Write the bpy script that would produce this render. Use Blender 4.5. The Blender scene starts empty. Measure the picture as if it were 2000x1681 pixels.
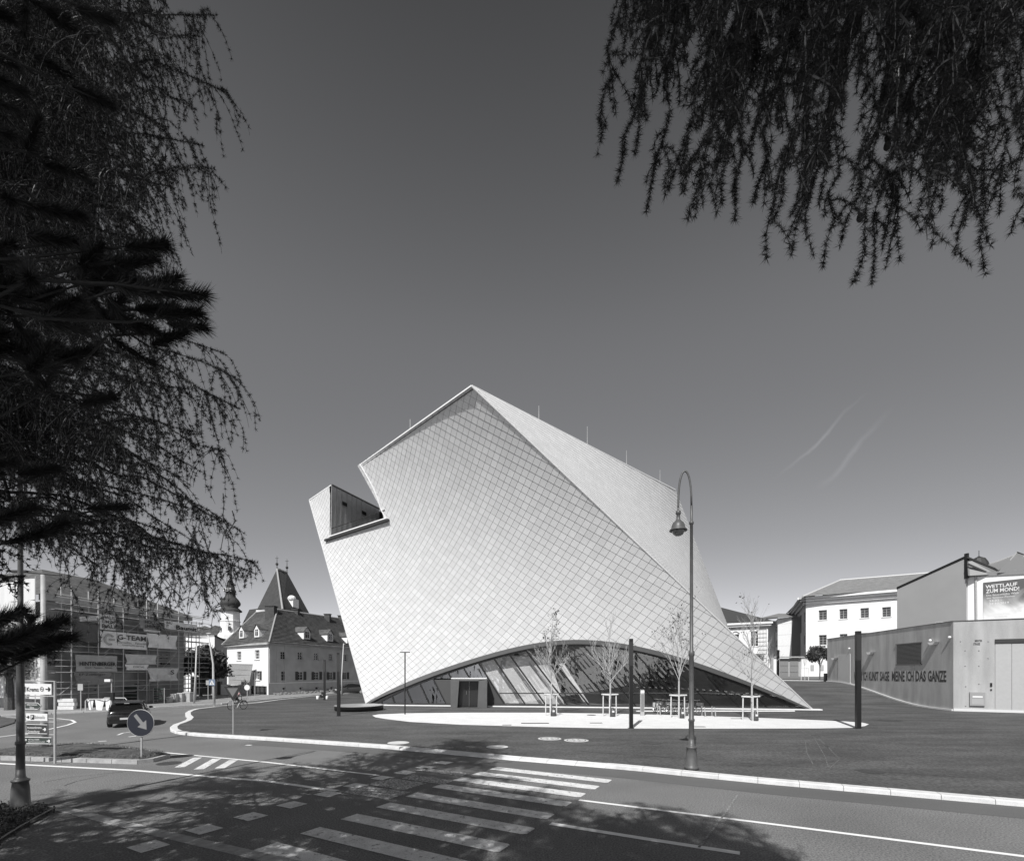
import bpy, bmesh, math, random
import numpy as np
from mathutils import Vector, Matrix
S = bpy.context.scene
COL = S.collection
F, EYE, CX, HY = 950.0, 3.2, 1000.0, 1310.0      # focal length in photo pixels, eye height, principal x, horizon row
random.seed(7)
rng = np.random.default_rng(7)
R = math.radians
# ------------------------------------------------------------------ camera
cam_d = bpy.data.cameras.new('camera'); cam = bpy.data.objects.new('camera', cam_d); COL.objects.link(cam)
cam.location = (0, 0, EYE); cam.rotation_euler = (R(90), 0, 0)
cam_d.sensor_width = 36; cam_d.sensor_fit = 'HORIZONTAL'; cam_d.lens = F / 2000 * 36
cam_d.shift_y = (HY - 840.5) / 2000; cam_d.clip_start = 0.05; cam_d.clip_end = 6000
S.camera = cam
# ------------------------------------------------------------------ light
SUN_EL, SUN_AZ = R(47), math.atan2(-.365, -.931)
sd = bpy.data.lights.new('sun', 'SUN'); sun = bpy.data.objects.new('sun', sd); COL.objects.link(sun)
sd.energy = 5.0; sd.angle = R(.53); sd.color = (1, .995, .985)
sdir = Vector((math.sin(SUN_AZ) * math.cos(SUN_EL), math.cos(SUN_AZ) * math.cos(SUN_EL), math.sin(SUN_EL)))
sun.rotation_euler = sdir.to_track_quat('Z', 'Y').to_euler()
W = bpy.data.worlds.new('World'); S.world = W; W.use_nodes = True
nt = W.node_tree; nt.nodes.clear()
def wn(t, **k):
    n = nt.nodes.new(t)
    for a, b in k.items(): setattr(n, a, b)
    return n
sky = wn('ShaderNodeTexSky', sky_type='NISHITA', sun_disc=False, sun_elevation=SUN_EL, sun_rotation=SUN_AZ,
         altitude=200, air_density=1.0, dust_density=.3, ozone_density=2.0)
sep = wn('ShaderNodeSeparateColor'); comb = wn('ShaderNodeCombineColor')
bg = wn('ShaderNodeBackground'); out = wn('ShaderNodeOutputWorld')
nt.links.new(sky.outputs[0], sep.inputs[0])
# black and white film behind a red filter: the sky is read through its red channel
# and a polariser, which holds the sky high up darker than the sky low down
ml = wn('ShaderNodeMath', operation='MULTIPLY'); nt.links.new(sep.outputs[0], ml.inputs[0])
# two faint high ice-cloud wisps, low in the sky to the right
tc = wn('ShaderNodeTexCoord'); sx = wn('ShaderNodeSeparateXYZ'); nt.links.new(tc.outputs['Generated'], sx.inputs[0])
def mth(op, a, b=None):
    n = wn('ShaderNodeMath', operation=op)
    for i, q in enumerate((a, b)):
        if q is None: continue
        if isinstance(q, (int, float)): n.inputs[i].default_value = q
        else: nt.links.new(q, n.inputs[i])
    return n.outputs[0]
ax = mth('DIVIDE', sx.outputs[0], mth('MAXIMUM', sx.outputs[1], .05)); az = mth('DIVIDE', sx.outputs[2], mth('MAXIMUM', sx.outputs[1], .05))
pol = wn('ShaderNodeValToRGB'); cr = pol.color_ramp; cr.interpolation = 'CARDINAL'; nt.links.new(sx.outputs[2], pol.inputs[0])
for k_, (z_, v_) in enumerate(((0, 1.38), (.18, 1.45), (.26, 1.5), (.42, 1.64), (.6, 1.7), (.81, .95), (1, .35))):
    e_ = cr.elements[k_] if k_ < 1 else (cr.elements.new(z_) if z_ < 1 else cr.elements[-1]); e_.position = z_; e_.color = (v_ / 2, v_ / 2, v_ / 2, 1)
nt.links.new(mth('MULTIPLY', pol.outputs[0], 2.0), ml.inputs[1])
nz = wn('ShaderNodeTexNoise'); nz.inputs['Scale'].default_value = 9; nz.inputs['Detail'].default_value = 5
nt.links.new(tc.outputs['Generated'], nz.inputs['Vector'])
wob = mth('MULTIPLY', mth('SUBTRACT', nz.outputs[0], .5), .05)
def wisp(x0, y0, x1, y1, wd, amt):
    p0 = ((x0 - CX) / F, (HY - y0) / F); p1 = ((x1 - CX) / F, (HY - y1) / F)
    L = math.hypot(p1[0] - p0[0], p1[1] - p0[1]); ux, uz = (p1[0] - p0[0]) / L, (p1[1] - p0[1]) / L
    dx = mth('SUBTRACT', ax, p0[0]); dz = mth('SUBTRACT', az, p0[1])
    t = mth('ADD', mth('MULTIPLY', dx, ux), mth('MULTIPLY', dz, uz))
    d = mth('ADD', mth('SUBTRACT', mth('MULTIPLY', dx, -uz), mth('MULTIPLY', dz, -ux)), wob)
    core = mth('SUBTRACT', 1, mth('MINIMUM', 1, mth('DIVIDE', mth('ABSOLUTE', d), wd)))
    tt = mth('SUBTRACT', 1, mth('MINIMUM', 1, mth('ABSOLUTE', mth('SUBTRACT', mth('DIVIDE', t, L / 2), 1))))
    return mth('MULTIPLY', mth('MULTIPLY', core, tt), amt)
wsum = mth('ADD', wisp(1515, 940, 1700, 765, .005, .06), wisp(1590, 960, 1750, 795, .008, .04))
val = mth('MULTIPLY', ml.outputs[0], mth('ADD', 1, mth('MULTIPLY', wsum, mth('MULTIPLY', nz.outputs[0], 10))))
# faint cool tone of the print
nt.links.new(mth('MULTIPLY', val, .975), comb.inputs[0]); nt.links.new(mth('MULTIPLY', val, .985), comb.inputs[1]); nt.links.new(mth('MULTIPLY', val, 1.03), comb.inputs[2])
nt.links.new(comb.outputs[0], bg.inputs[0]); bg.inputs[1].default_value = .1
nt.links.new(bg.outputs[0], out.inputs[0])
vs = S.view_settings; S.display_settings.display_device = 'sRGB'
vs.view_transform = 'Standard'; vs.look = 'None'; vs.gamma = 1; vs.use_curve_mapping = False; vs.exposure = 0.05
S.cycles.max_bounces = 6; S.cycles.transparent_max_bounces = 12
# ------------------------------------------------------------------ helpers
def PX(x, y, Y): return Vector(((x - CX) * Y / F, Y, EYE - (y - HY) * Y / F))
def G(x, y, g=0.0):
    Y = F * (EYE - g) / (y - HY); return Vector(((x - CX) * Y / F, Y, g))
def proj(p): return (CX + p[0] * F / p[1], HY - (p[2] - EYE) * F / p[1])
MATS = {}
def M(name, c, rough=.8, var=0.0, scale=5.0, bump=0.0, bscale=40.0, metal=0.0, stretch=None, fine=0.0, fscale=120.0, spec=.5, detail=4, worn=None):
    if name in MATS: return MATS[name]
    m = bpy.data.materials.new(name); m.use_nodes = True; t = m.node_tree; b = t.nodes['Principled BSDF']
    if isinstance(c, (int, float)): c = (c, c, c)
    b.inputs['Base Color'].default_value = (*c, 1); b.inputs['Roughness'].default_value = rough
    b.inputs['Metallic'].default_value = metal; b.inputs['Specular IOR Level'].default_value = spec
    g = t.nodes.new('ShaderNodeTexCoord'); vec = g.outputs['Object']
    if stretch:
        mp = t.nodes.new('ShaderNodeMapping'); mp.inputs['Scale'].default_value = stretch
        t.links.new(vec, mp.inputs[0]); vec2 = mp.outputs[0]
    else: vec2 = vec
    fac = None
    def noise(sc, amt, v, det):
        n = t.nodes.new('ShaderNodeTexNoise'); n.inputs['Scale'].default_value = sc; n.inputs['Detail'].default_value = det
        t.links.new(v, n.inputs['Vector'])
        a = t.nodes.new('ShaderNodeMapRange'); a.inputs[1].default_value = .3; a.inputs[2].default_value = .7
        a.inputs[3].default_value = 1 - amt; a.inputs[4].default_value = 1 + amt; t.links.new(n.outputs[0], a.inputs[0]); return a.outputs[0]
    if var: fac = noise(scale, var, vec2, detail)
    if fine:
        f2 = noise(fscale, fine, vec, 2)
        if fac is None: fac = f2
        else:
            q = t.nodes.new('ShaderNodeMath'); q.operation = 'MULTIPLY'; t.links.new(fac, q.inputs[0]); t.links.new(f2, q.inputs[1]); fac = q.outputs[0]
    if fac is not None:
        mx = t.nodes.new('ShaderNodeVectorMath'); mx.operation = 'SCALE'; mx.inputs[0].default_value = c
        t.links.new(fac, mx.inputs['Scale']); t.links.new(mx.outputs[0], b.inputs['Base Color'])
    if worn:      # thin paint worn away in patches down to the asphalt (colour, scale, amount)
        n = t.nodes.new('ShaderNodeTexNoise'); n.inputs['Scale'].default_value = worn[1]; n.inputs['Detail'].default_value = 8; n.inputs['Roughness'].default_value = .7
        t.links.new(vec, n.inputs['Vector'])
        a = t.nodes.new('ShaderNodeMapRange'); a.inputs[1].default_value = worn[2] - .04; a.inputs[2].default_value = worn[2] + .04; t.links.new(n.outputs[0], a.inputs[0])
        mx = t.nodes.new('ShaderNodeMix'); mx.data_type = 'RGBA'; t.links.new(a.outputs[0], mx.inputs['Factor'])
        if b.inputs['Base Color'].links: t.links.new(b.inputs['Base Color'].links[0].from_socket, mx.inputs['B'])
        else: mx.inputs['B'].default_value = (*c, 1)
        mx.inputs['A'].default_value = (worn[0],) * 3 + (1,); t.links.new(mx.outputs['Result'], b.inputs['Base Color'])
    if bump:
        n = t.nodes.new('ShaderNodeTexNoise'); n.inputs['Scale'].default_value = bscale; n.inputs['Detail'].default_value = 5; t.links.new(vec2, n.inputs['Vector'])
        bp = t.nodes.new('ShaderNodeBump'); bp.inputs['Strength'].default_value = bump; bp.inputs['Distance'].default_value = .02
        t.links.new(n.outputs[0], bp.inputs['Height']); t.links.new(bp.outputs[0], b.inputs['Normal'])
    MATS[name] = m; return m
def glass_mat(name, tint, refl=1.0, ior=1.5):
    m = bpy.data.materials.new(name); m.use_nodes = True; t = m.node_tree; t.nodes.clear()
    o = t.nodes.new('ShaderNodeOutputMaterial'); mx = t.nodes.new('ShaderNodeMixShader'); tr = t.nodes.new('ShaderNodeBsdfTransparent'); gl = t.nodes.new('ShaderNodeBsdfGlossy')
    tr.inputs[0].default_value = (tint, tint, tint, 1); gl.inputs['Roughness'].default_value = .01; gl.inputs[0].default_value = (.95, .95, .95, 1)
    fr = t.nodes.new('ShaderNodeLayerWeight'); fr.inputs[0].default_value = .5      # coated glass: Schlick curve from either side
    p5 = t.nodes.new('ShaderNodeMath'); p5.operation = 'POWER'; p5.inputs[1].default_value = 4; t.links.new(fr.outputs['Facing'], p5.inputs[0])
    k = t.nodes.new('ShaderNodeMath'); k.operation = 'MULTIPLY_ADD'; k.inputs[1].default_value = 1 - refl; k.inputs[2].default_value = refl; k.use_clamp = True
    t.links.new(p5.outputs[0], k.inputs[0])
    t.links.new(k.outputs[0], mx.inputs[0]); t.links.new(tr.outputs[0], mx.inputs[1]); t.links.new(gl.outputs[0], mx.inputs[2]); t.links.new(mx.outputs[0], o.inputs[0])
    MATS[name] = m; return m
def wloc(o):
    p = Vector((0, 0, 0))
    while o is not None: p += o.location; o = o.parent
    return p
def link(name, me, mat, parent=None, smooth=False):
    o = bpy.data.objects.new(name, me); COL.objects.link(o)
    if mat is not None and not me.materials: me.materials.append(mat)
    if parent is not None: o.parent = parent
    if smooth: me.polygons.foreach_set('use_smooth', [True] * len(me.polygons))
    return o
def tag(o, label=None, cat=None, group=None, kind=None):
    if label: o['label'] = label
    if cat: o['category'] = cat
    if group: o['group'] = group
    if kind: o['kind'] = kind
    return o
def thing(name, label, cat, loc=(0, 0, 0), rz=0, group=None):
    o = bpy.data.objects.new(name, None); COL.objects.link(o); o.location = loc; o.rotation_euler = (0, 0, rz); o.empty_display_size = .2
    return tag(o, label, cat, group)
def dup(root, loc, rz=0, label=None, group=None, sc=None):
    r = root.copy(); COL.objects.link(r); r.location = loc; r.rotation_euler = (0, 0, rz)
    if sc is not None: r.scale = (sc,) * 3 if isinstance(sc, (int, float)) else sc
    if label: r['label'] = label
    if group: r['group'] = group
    for ch in list(root.children):
        c = ch.copy(); COL.objects.link(c); c.parent = r
        for g in list(ch.children):
            d = g.copy(); COL.objects.link(d); d.parent = c
    return r
class MB:
    def __init__(s): s.v = []; s.f = []
    def add(s, vs, fs):
        k = len(s.v); s.v += [tuple(p) for p in vs]; s.f += [tuple(k + i for i in f) for f in fs]; return s
    def quad(s, a, b, c, d): return s.add([a, b, c, d], [(0, 1, 2, 3)])
    def poly(s, pts): return s.add(pts, [tuple(range(len(pts)))])
    def obox(s, o, a, b, c):
        o, a, b, c = Vector(o), Vector(a), Vector(b), Vector(c)
        if a.cross(b).dot(c) < 0: a, b = b, a
        return s.add([o, o + a, o + a + b, o + b, o + c, o + a + c, o + a + b + c, o + b + c],
                     [(0, 3, 2, 1), (4, 5, 6, 7), (0, 1, 5, 4), (1, 2, 6, 5), (2, 3, 7, 6), (3, 0, 4, 7)])
    def box(s, x0, x1, y0, y1, z0, z1): return s.obox((x0, y0, z0), (x1 - x0, 0, 0), (0, y1 - y0, 0), (0, 0, z1 - z0))
    def prism(s, pts, ext):
        n = len(pts); P = [Vector(p) for p in pts]; e = Vector(ext)
        return s.add(P + [p + e for p in P], [tuple(range(n))[::-1], tuple(range(n, 2 * n))] + [(i, (i + 1) % n, n + (i + 1) % n, n + i) for i in range(n)])
    def tube(s, pts, rad, n=6, cap=True, flat=1.0):
        P = [Vector(p) for p in pts]; m = len(P)
        if not hasattr(rad, '__len__'): rad = [rad] * m
        k = len(s.v); up = None
        for i, p in enumerate(P):
            d = (P[min(i + 1, m - 1)] - P[max(i - 1, 0)])
            if d.length < 1e-9: d = Vector((0, 0, 1))
            d.normalize()
            if up is None: up = d.cross(Vector((0, 0, 1)) if abs(d.z) < .9 else Vector((1, 0, 0))).normalized()
            else:
                up = up - d * up.dot(d)
                if up.length < 1e-6: up = d.cross(Vector((0, 1, 0)))
                up.normalize()
            w = d.cross(up)
            for j in range(n):
                a = 2 * math.pi * j / n; s.v.append(tuple(p + (up * math.cos(a) + w * math.sin(a) * flat) * rad[i]))
        for i in range(m - 1):
            for j in range(n):
                j2 = (j + 1) % n; s.f.append((k + i * n + j, k + i * n + j2, k + (i + 1) * n + j2, k + (i + 1) * n + j))
        if cap: s.f.append(tuple(k + j for j in range(n))[::-1]); s.f.append(tuple(k + (m - 1) * n + j for j in range(n)))
        return s
    def bar(s, a, b, w, h=None):           # rectangular bar
        a, b = Vector(a), Vector(b); d = (b - a); h = h or w
        u = d.cross(Vector((0, 0, 1)))
        if u.length < 1e-6: u = Vector((1, 0, 0))
        u.normalize(); q = u.cross(d).normalized()
        return s.obox(a - u * w / 2 - q * h / 2, u * w, q * h, d)
    def lathe(s, prof, c=(0, 0, 0), n=16, close=False):
        k = len(s.v); c = Vector(c)
        for r, z in prof:
            for j in range(n):
                a = 2 * math.pi * j / n; s.v.append((c.x + r * math.cos(a), c.y + r * math.sin(a), c.z + z))
        for i in range(len(prof) - 1):
            for j in range(n):
                j2 = (j + 1) % n; s.f.append((k + i * n + j, k + i * n + j2, k + (i + 1) * n + j2, k + (i + 1) * n + j))
        if close: s.f.append(tuple(k + j for j in range(n))[::-1]); s.f.append(tuple(k + (len(prof) - 1) * n + j for j in range(n)))
        return s
    def ball(s, c, r, n=10, m=6, sq=(1, 1, 1)):
        k = len(s.v); c = Vector(c)
        for i in range(m + 1):
            t = math.pi * i / m
            for j in range(n):
                a = 2 * math.pi * j / n; s.v.append((c.x + r * sq[0] * math.sin(t) * math.cos(a), c.y + r * sq[1] * math.sin(t) * math.sin(a), c.z + r * sq[2] * math.cos(t)))
        for i in range(m):
            for j in range(n):
                j2 = (j + 1) % n; s.f.append((k + i * n + j, k + (i + 1) * n + j, k + (i + 1) * n + j2, k + i * n + j2))
        return s
    def build(s, name, mat, parent=None, smooth=False, fixn=False):
        off = wloc(parent) if parent is not None else Vector((0, 0, 0))
        me = bpy.data.meshes.new(name)
        vs = s.v if off.length == 0 else [(p[0] - off.x, p[1] - off.y, p[2] - off.z) for p in s.v]
        me.from_pydata(vs, [], s.f); me.update()
        if fixn:
            b = bmesh.new(); b.from_mesh(me); bmesh.ops.recalc_face_normals(b, faces=b.faces); b.to_mesh(me); b.free()
        return link(name, me, mat, parent, smooth)
_tc = {}
def text_geo(st, bold=0.0):
    if (st, bold) in _tc: return _tc[(st, bold)]
    c = bpy.data.curves.new('t', 'FONT'); c.body = st; c.resolution_u = 2; c.offset = bold; c.size = 1; c.fill_mode = 'FRONT'
    o = bpy.data.objects.new('t', c); COL.objects.link(o); bpy.context.view_layer.update()
    me = bpy.data.meshes.new_from_object(o.evaluated_get(bpy.context.evaluated_depsgraph_get()))
    vs = [v.co.copy() for v in me.vertices]; fs = [tuple(p.vertices) for p in me.polygons]
    bpy.data.objects.remove(o); bpy.data.meshes.remove(me); bpy.data.curves.remove(c)
    x0 = min(v.x for v in vs); x1 = max(v.x for v in vs); y0 = min(v.y for v in vs); y1 = max(v.y for v in vs)
    r = ([((v.x - x0) / (x1 - x0), (v.y - y0) / (y1 - y0)) for v in vs], fs); _tc[(st, bold)] = r; return r
def text(mb, st, o, right, up, bold=0.0):       # text fitted into the rectangle o, right, up
    vs, fs = text_geo(st, bold * .42); o, right, up = Vector(o), Vector(right), Vector(up)
    mb.add([o + right * x + up * y for x, y in vs], fs); return mb
def clip_half(poly, n, c):                       # keep n.p <= c  (2-D)
    o = []
    for i in range(len(poly)):
        a, b = poly[i], poly[(i + 1) % len(poly)]; da = n[0] * a[0] + n[1] * a[1] - c; db = n[0] * b[0] + n[1] * b[1] - c
        if da <= 0: o.append(a)
        if (da < 0 < db) or (db < 0 < da):
            t = da / (da - db); o.append((a[0] + (b[0] - a[0]) * t, a[1] + (b[1] - a[1]) * t))
    return o
def tri_mesh(name, V, mat, parent=None, uvs=None):      # V: (n,3,3) loose triangles, fast path
    off = np.array(wloc(parent)) if parent is not None else 0
    V = (np.asarray(V, dtype=np.float32) - off).astype(np.float32); n = len(V)
    me = bpy.data.meshes.new(name); me.vertices.add(n * 3); me.vertices.foreach_set('co', V.reshape(-1))
    me.loops.add(n * 3); me.loops.foreach_set('vertex_index', np.arange(n * 3, dtype=np.int32))
    me.polygons.add(n); me.polygons.foreach_set('loop_start', np.arange(0, n * 3, 3, dtype=np.int32)); me.polygons.foreach_set('loop_total', np.full(n, 3, dtype=np.int32))
    me.update(); me.validate()
    return link(name, me, mat, parent)
# ------------------------------------------------------------------ materials
m_road = M('old_asphalt', .165, .9, var=.16, scale=.35, fine=.5, fscale=30, bump=.25, bscale=70, spec=.3)
m_plaza = M('new_asphalt', .08, .8, var=.3, scale=.8, stretch=(.35, 1.0, 1), detail=9, fine=.4, fscale=14, bump=.3, bscale=50, spec=.35)
m_strip = M('smooth_asphalt', .12, .85, var=.12, scale=.6, stretch=(.3, 1, 1), fine=.15, fscale=40, spec=.3)
m_lens = M('pale_gravel_paving', .66, .9, var=.06, scale=1.2, fine=.12, fscale=30)
m_kerb = M('kerb_granite', .62, .85, var=.12, scale=3, fine=.12, fscale=70, bump=.2)
m_kerb_old = M('old_kerb', .36, .9, var=.2, scale=4, fine=.2, fscale=60)
m_paint = M('road_paint', .66, .7, var=.15, scale=3, fine=.15, fscale=40, worn=(.2, 7, .40))
m_paint_w = M('worn_road_paint', .5, .8, var=.1, scale=6, worn=(.16, 14, .52))
m_paint_l = M('line_paint', .78, .7, var=.05, scale=6, worn=(.25, 16, .3))
m_grass = M('grass', .085, .95, var=.45, scale=3, fine=.5, fscale=30, bump=1, bscale=60)
m_grassblade = M('grass_blades', .13, .8, var=.3, scale=3)
m_cover = M('ground_cover_leaves', .05, .5, var=.3, scale=8)
m_pave = M('pavement', .26, .9, var=.12, scale=1, fine=.15, fscale=40)
m_tile = [M('facade_shingle_%s' % k, c, .55, var=.03, scale=.8, spec=.25) for k, c in (('pale', .61), ('mid', .585), ('soft', .635), ('cool', .6))]
m_under = M('shingle_joint', .3, .8)
m_trim = M('aluminium_trim', .78, .35)
m_dark = M('dark_metal', .035, .45)
m_black = M('black_metal', .012, .35)
m_grey = M('grey_metal', .11, .5)
m_conc = M('concrete', .35, .85, var=.2, scale=1.3, stretch=(1, 1, .22), detail=8, fine=.08, fscale=25, bump=.08, bscale=12)
m_white = M('white_plaster', .8, .9, var=.05, scale=1.5)
m_plaster = M('old_plaster', .42, .9, var=.14, scale=1.2, fine=.1, fscale=18)
m_intwhite = M('interior_white', .7, .9)
m_glass = glass_mat('museum_glass', .88, .2)
m_win = M('window_glass', .03, .08, spec=.9)
m_winl = M('window_glass_pale', .16, .15, spec=.9)
m_steel = M('brushed_steel', .55, .3, metal=.8)
m_lampm = M('lamp_paint', .09, .45, var=.15, scale=6)
m_galv = M('galvanised_steel', .38, .45, var=.1, scale=5)
m_wood = M('pale_wood', .55, .8, var=.12, scale=8)
m_bark = M('bark', .09, .9, var=.4, scale=14, bump=.8, bscale=30)
m_barkw = M('young_bark', .36, .85, var=.3, scale=20)
m_leafd = M('dark_leaf', .055, .6)
m_rooft = M('roof_tiles', .085, .85, var=.35, scale=1.6, fine=.3, fscale=14)
m_roofl = M('pale_roof_tiles', .20, .85, var=.2, scale=1.3, fine=.2, fscale=12)
# ------------------------------------------------------------------ ground
def sheet(name, pts, mat, z=None, parent=None, kind='structure'):
    mb = MB(); P = [Vector(p) if z is None else Vector((p[0], p[1], z)) for p in pts]
    if sum(P[i].x * P[(i + 1) % len(P)].y - P[(i + 1) % len(P)].x * P[i].y for i in range(len(P))) < 0: P = P[::-1]
    mb.poly(P); o = mb.build(name, mat, parent)
    if kind and parent is None: o['kind'] = kind
    return o
sheet('ground', [(-3000, -3000), (3000, -3000), (3000, 3000), (-3000, 3000)], M('earth', .14, .95, var=.3, scale=.05), -.06)
road = sheet('road', [(-90, -14), (70, -14), (70, 44), (0, 130), (-90, 130)], m_road, 0)
PZ = .11
kerb_px = [(760, 1348), (707, 1353), (602, 1361), (540, 1368), (499, 1374), (450, 1378.5), (422, 1381.5), (400, 1384), (380, 1386.5), (368, 1390), (362, 1394), (362, 1399),
           (367, 1403.7), (362, 1409), (350, 1414), (338, 1418), (332, 1423), (333, 1428), (342, 1432), (356, 1434.5), (386, 1437.5), (520, 1445.5), (740, 1460.5),
           (910, 1476), (1000, 1484.5), (1212, 1502), (1255, 1506), (1330, 1514), (1500, 1531), (2000, 1575)]
kp = [G(x, y) for x, y in kerb_px]; d_ = (kp[-1] - kp[-2]).normalized(); kp.append(kp[-1] + d_ * 40)
plaza_pts = [(p.x, p.y) for p in kp] + [(70, -14), (70, 110), (-12, 110)]
# inset of the kerb line, on the plaza side (left of the travel direction is the plaza for this path)
def offs(P, i, d):
    a = P[max(i - 1, 0)]; b = P[min(i + 1, len(P) - 1)]; t = (b - a); t.z = 0; t.normalize(); return P[i] + Vector((-t.y, t.x, 0)) * d
ki = [offs(kp, i, .33) for i in range(len(kp))]
plaza = sheet('plaza', [(p.x, p.y) for p in ki] + [(60, -6), (70, 0), (70, 110), (-12, 110)], m_plaza, PZ)
# kerb stones
kerb = bpy.data.objects.new('kerb', None); COL.objects.link(kerb); kerb['kind'] = 'structure'
dense = []
for i in range(len(kp) - 1):
    a, b = kp[i], kp[i + 1]; n = max(1, int((b - a).length / .25))
    for k in range(n): dense.append((a.lerp(b, k / n), ki[i].lerp(ki[i + 1], k / n)))
acc = 0; seg = [dense[0]]; cnt = 0
for k in range(1, len(dense)):
    L = (dense[k][0] - dense[k - 1][0]).length; acc += L; seg.append(dense[k])
    if acc >= 1.0 or k == len(dense) - 1:
        mid = seg[len(seg) // 2][0]
        lo = -4.9 < mid.x < 3.2 and 15 < mid.y < 21 and k > 100
        far = mid.y > 48
        h = .035 if lo else (PZ + .012)
        mb = MB(); A = [q[0] for q in seg]; B = [q[1] for q in seg]
        t0 = (A[1] - A[0]).normalized() * .012; A = [A[0] + t0] + A[1:]; B = [B[0] + t0] + B[1:]
        top = [Vector((q.x, q.y, h)) for q in A]; tb = [Vector((q.x, q.y, PZ + .012 if not lo else PZ + .002)) for q in B]; bot = [Vector((q.x, q.y, -.02)) for q in A]
        ch = [q + (w - q).normalized() * .03 for q, w in zip(top, tb)]; lip = [Vector((q.x, q.y, max(0.01, h - .02))) for q in A]
        for j in range(len(A) - 1):
            mb.quad(bot[j], bot[j + 1], lip[j + 1], lip[j]); mb.quad(lip[j], lip[j + 1], ch[j + 1], ch[j]); mb.quad(ch[j], ch[j + 1], tb[j + 1], tb[j])
        for j in (0, len(A) - 1): mb.poly([bot[j], lip[j], ch[j], tb[j], Vector((B[j].x, B[j].y, -.02))])
        if mid.x < 26: mb.build('kerb_stone', m_kerb, kerb); cnt += 1
        acc = 0; seg = [dense[k]]
# re-laid smooth strip along the kerb, road side
st = [offs(kp, i, -.04) for i in range(21, len(kp) - 1)]; so = [offs(kp, i, -1.25) for i in range(21, len(kp) - 1)]
sheet('road_edge_strip', [(p.x, p.y) for p in st] + [(p.x, p.y) for p in so[::-1]], m_strip, .004, parent=road)
# pale paving lens on the plaza
lens = [(727, 1396.5), (740, 1394.2), (800, 1392), (900, 1391), (1060, 1391), (1200, 1393), (1330, 1396), (1450, 1400), (1560, 1404), (1650, 1408), (1685, 1410.5), (1697, 1413.5), (1690, 1417),
        (1665, 1420.5), (1600, 1421.7), (1400, 1422.2), (1200, 1421.8), (1060, 1419), (900, 1414.5), (800, 1409), (755, 1403.5), (733, 1400)]
sheet('pale_paving', [G(x, y, PZ + .004) for x, y in lens], m_lens, PZ + .004, parent=plaza)
# ramp up to the yard on the right
def ramp_h(Y):
    t = min(1, max(0, (Y - 40) / 17)); return PZ + .006 + 1.8 * t * t * (3 - 2 * t)
mb = MB(); ys = [39.5 + .75 * k for k in range(26)] + [62, 75, 110]
for a, b in zip(ys[:-1], ys[1:]): mb.quad((14, a, ramp_h(a)), (72, a, ramp_h(a)), (72, b, ramp_h(b)), (14, b, ramp_h(b)))
tag(mb.build('ramp', m_plaza), kind='structure')
# joints and tyre marks on the plaza
mj = M('asphalt_joint', .03, .7); mt = M('tyre_scuff', .17, .9, worn=(.07, 20, .5))
def strip(name, pts, w, mat, z, parent):
    mb = MB(); P = [Vector((p[0], p[1], z)) for p in pts]
    Lf = [offs(P, i, w / 2) for i in range(len(P))]; Rt = [offs(P, i, -w / 2) for i in range(len(P))]
    for i in range(len(P) - 1): mb.quad(Rt[i], Rt[i + 1], Lf[i + 1], Lf[i])
    return mb.build(name, mat, parent)
def gp(l, g=0): return [G(x, y, g) for x, y in l]
strip('asphalt_joint', gp([(640, 1424), (860, 1440), (1000, 1456.5), (1200, 1471), (1500, 1493), (1700, 1505), (2000, 1525)], PZ), .03, mj, PZ + .004, plaza)
for l in ([(1573, 1448), (1576, 1470), (1588, 1492)], [(1590, 1440), (1612, 1478), (1618, 1498)], [(1600, 1442), (1640, 1482), (1620, 1500)], [(1564, 1426), (1600, 1445), (1625, 1465)]):
    strip('tyre_mark', gp(l, PZ), .03, mt, PZ + .006, plaza)
for l in ([(1040, 1452), (1300, 1456)], [(1500, 1448.5), (1580, 1450)], [(1745, 1473), (1760, 1474)], [(1500, 1469), (1575, 1467.5)], [(1430, 1435), (1500, 1433)], [(690, 1419), (720, 1421)]):
    strip('dust_mark', gp(l, PZ), .06, mt, PZ + .005, plaza)
# ------------------------------------------------------------------ painted markings (parts of the road)
def mark(name, c, mat, z=.008): return sheet(name, c, mat, z, parent=road)
e = Vector((.873, -.488, 0)); wv = Vector((.488, .873, 0)) * .47
Ls = [(956, 1502), (922, 1512), (884, 1523.5), (843.5, 1537), (792, 1555), (734, 1576), (665, 1599.5), (586, 1627.5), (495, 1660), (388, 1700)]
for i, (x, y) in enumerate(Ls):
    a = G(x, y); L = 3.96
    q = [a, a + e * (L - .1), a + e * L + wv * .12, a + e * L + wv * .9, a + e * (L - .06) + wv, a + wv]
    mark('crosswalk_stripe', q, m_paint)
for x, y in [(866, 1489), (831, 1498), (791, 1508), (747.5, 1519), (695.5, 1534), (640, 1550), (570, 1571), (490, 1594), (399, 1619), (290, 1652)]:
    c = G(x, y); h = e * .27; w2 = wv * .5; mark('block_marking', [c - h - w2, c + h - w2, c + h + w2, c - h + w2], m_paint)
for x, y, sx_, sy_ in [(865, 1507, .9, .5), (775, 1530, .7, 1.0), (735, 1547, .8, .9), (835, 1522, .8, .6)]:
    c = G(x, y); h = e * sx_; w2 = wv * sy_; mark('worn_marking', [c - h - w2, c + h - w2, c + h + w2, c - h + w2], m_paint_w)
def line(pts, w, mat=m_paint_l): return strip('lane_line', gp(pts), w, mat, .008, road)
line([(-200, 1478), (0, 1490.6), (260, 1504), (520, 1525), (659, 1544)], .17); line([(129, 1455.5), (200, 1460), (330, 1470), (520, 1488), (741, 1514)], .13)
line([(1131, 1562), (1500, 1608), (2000, 1672), (2300, 1712)], .13); line([(1075, 1608), (1250, 1636), (1445, 1666)], .17)
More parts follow.
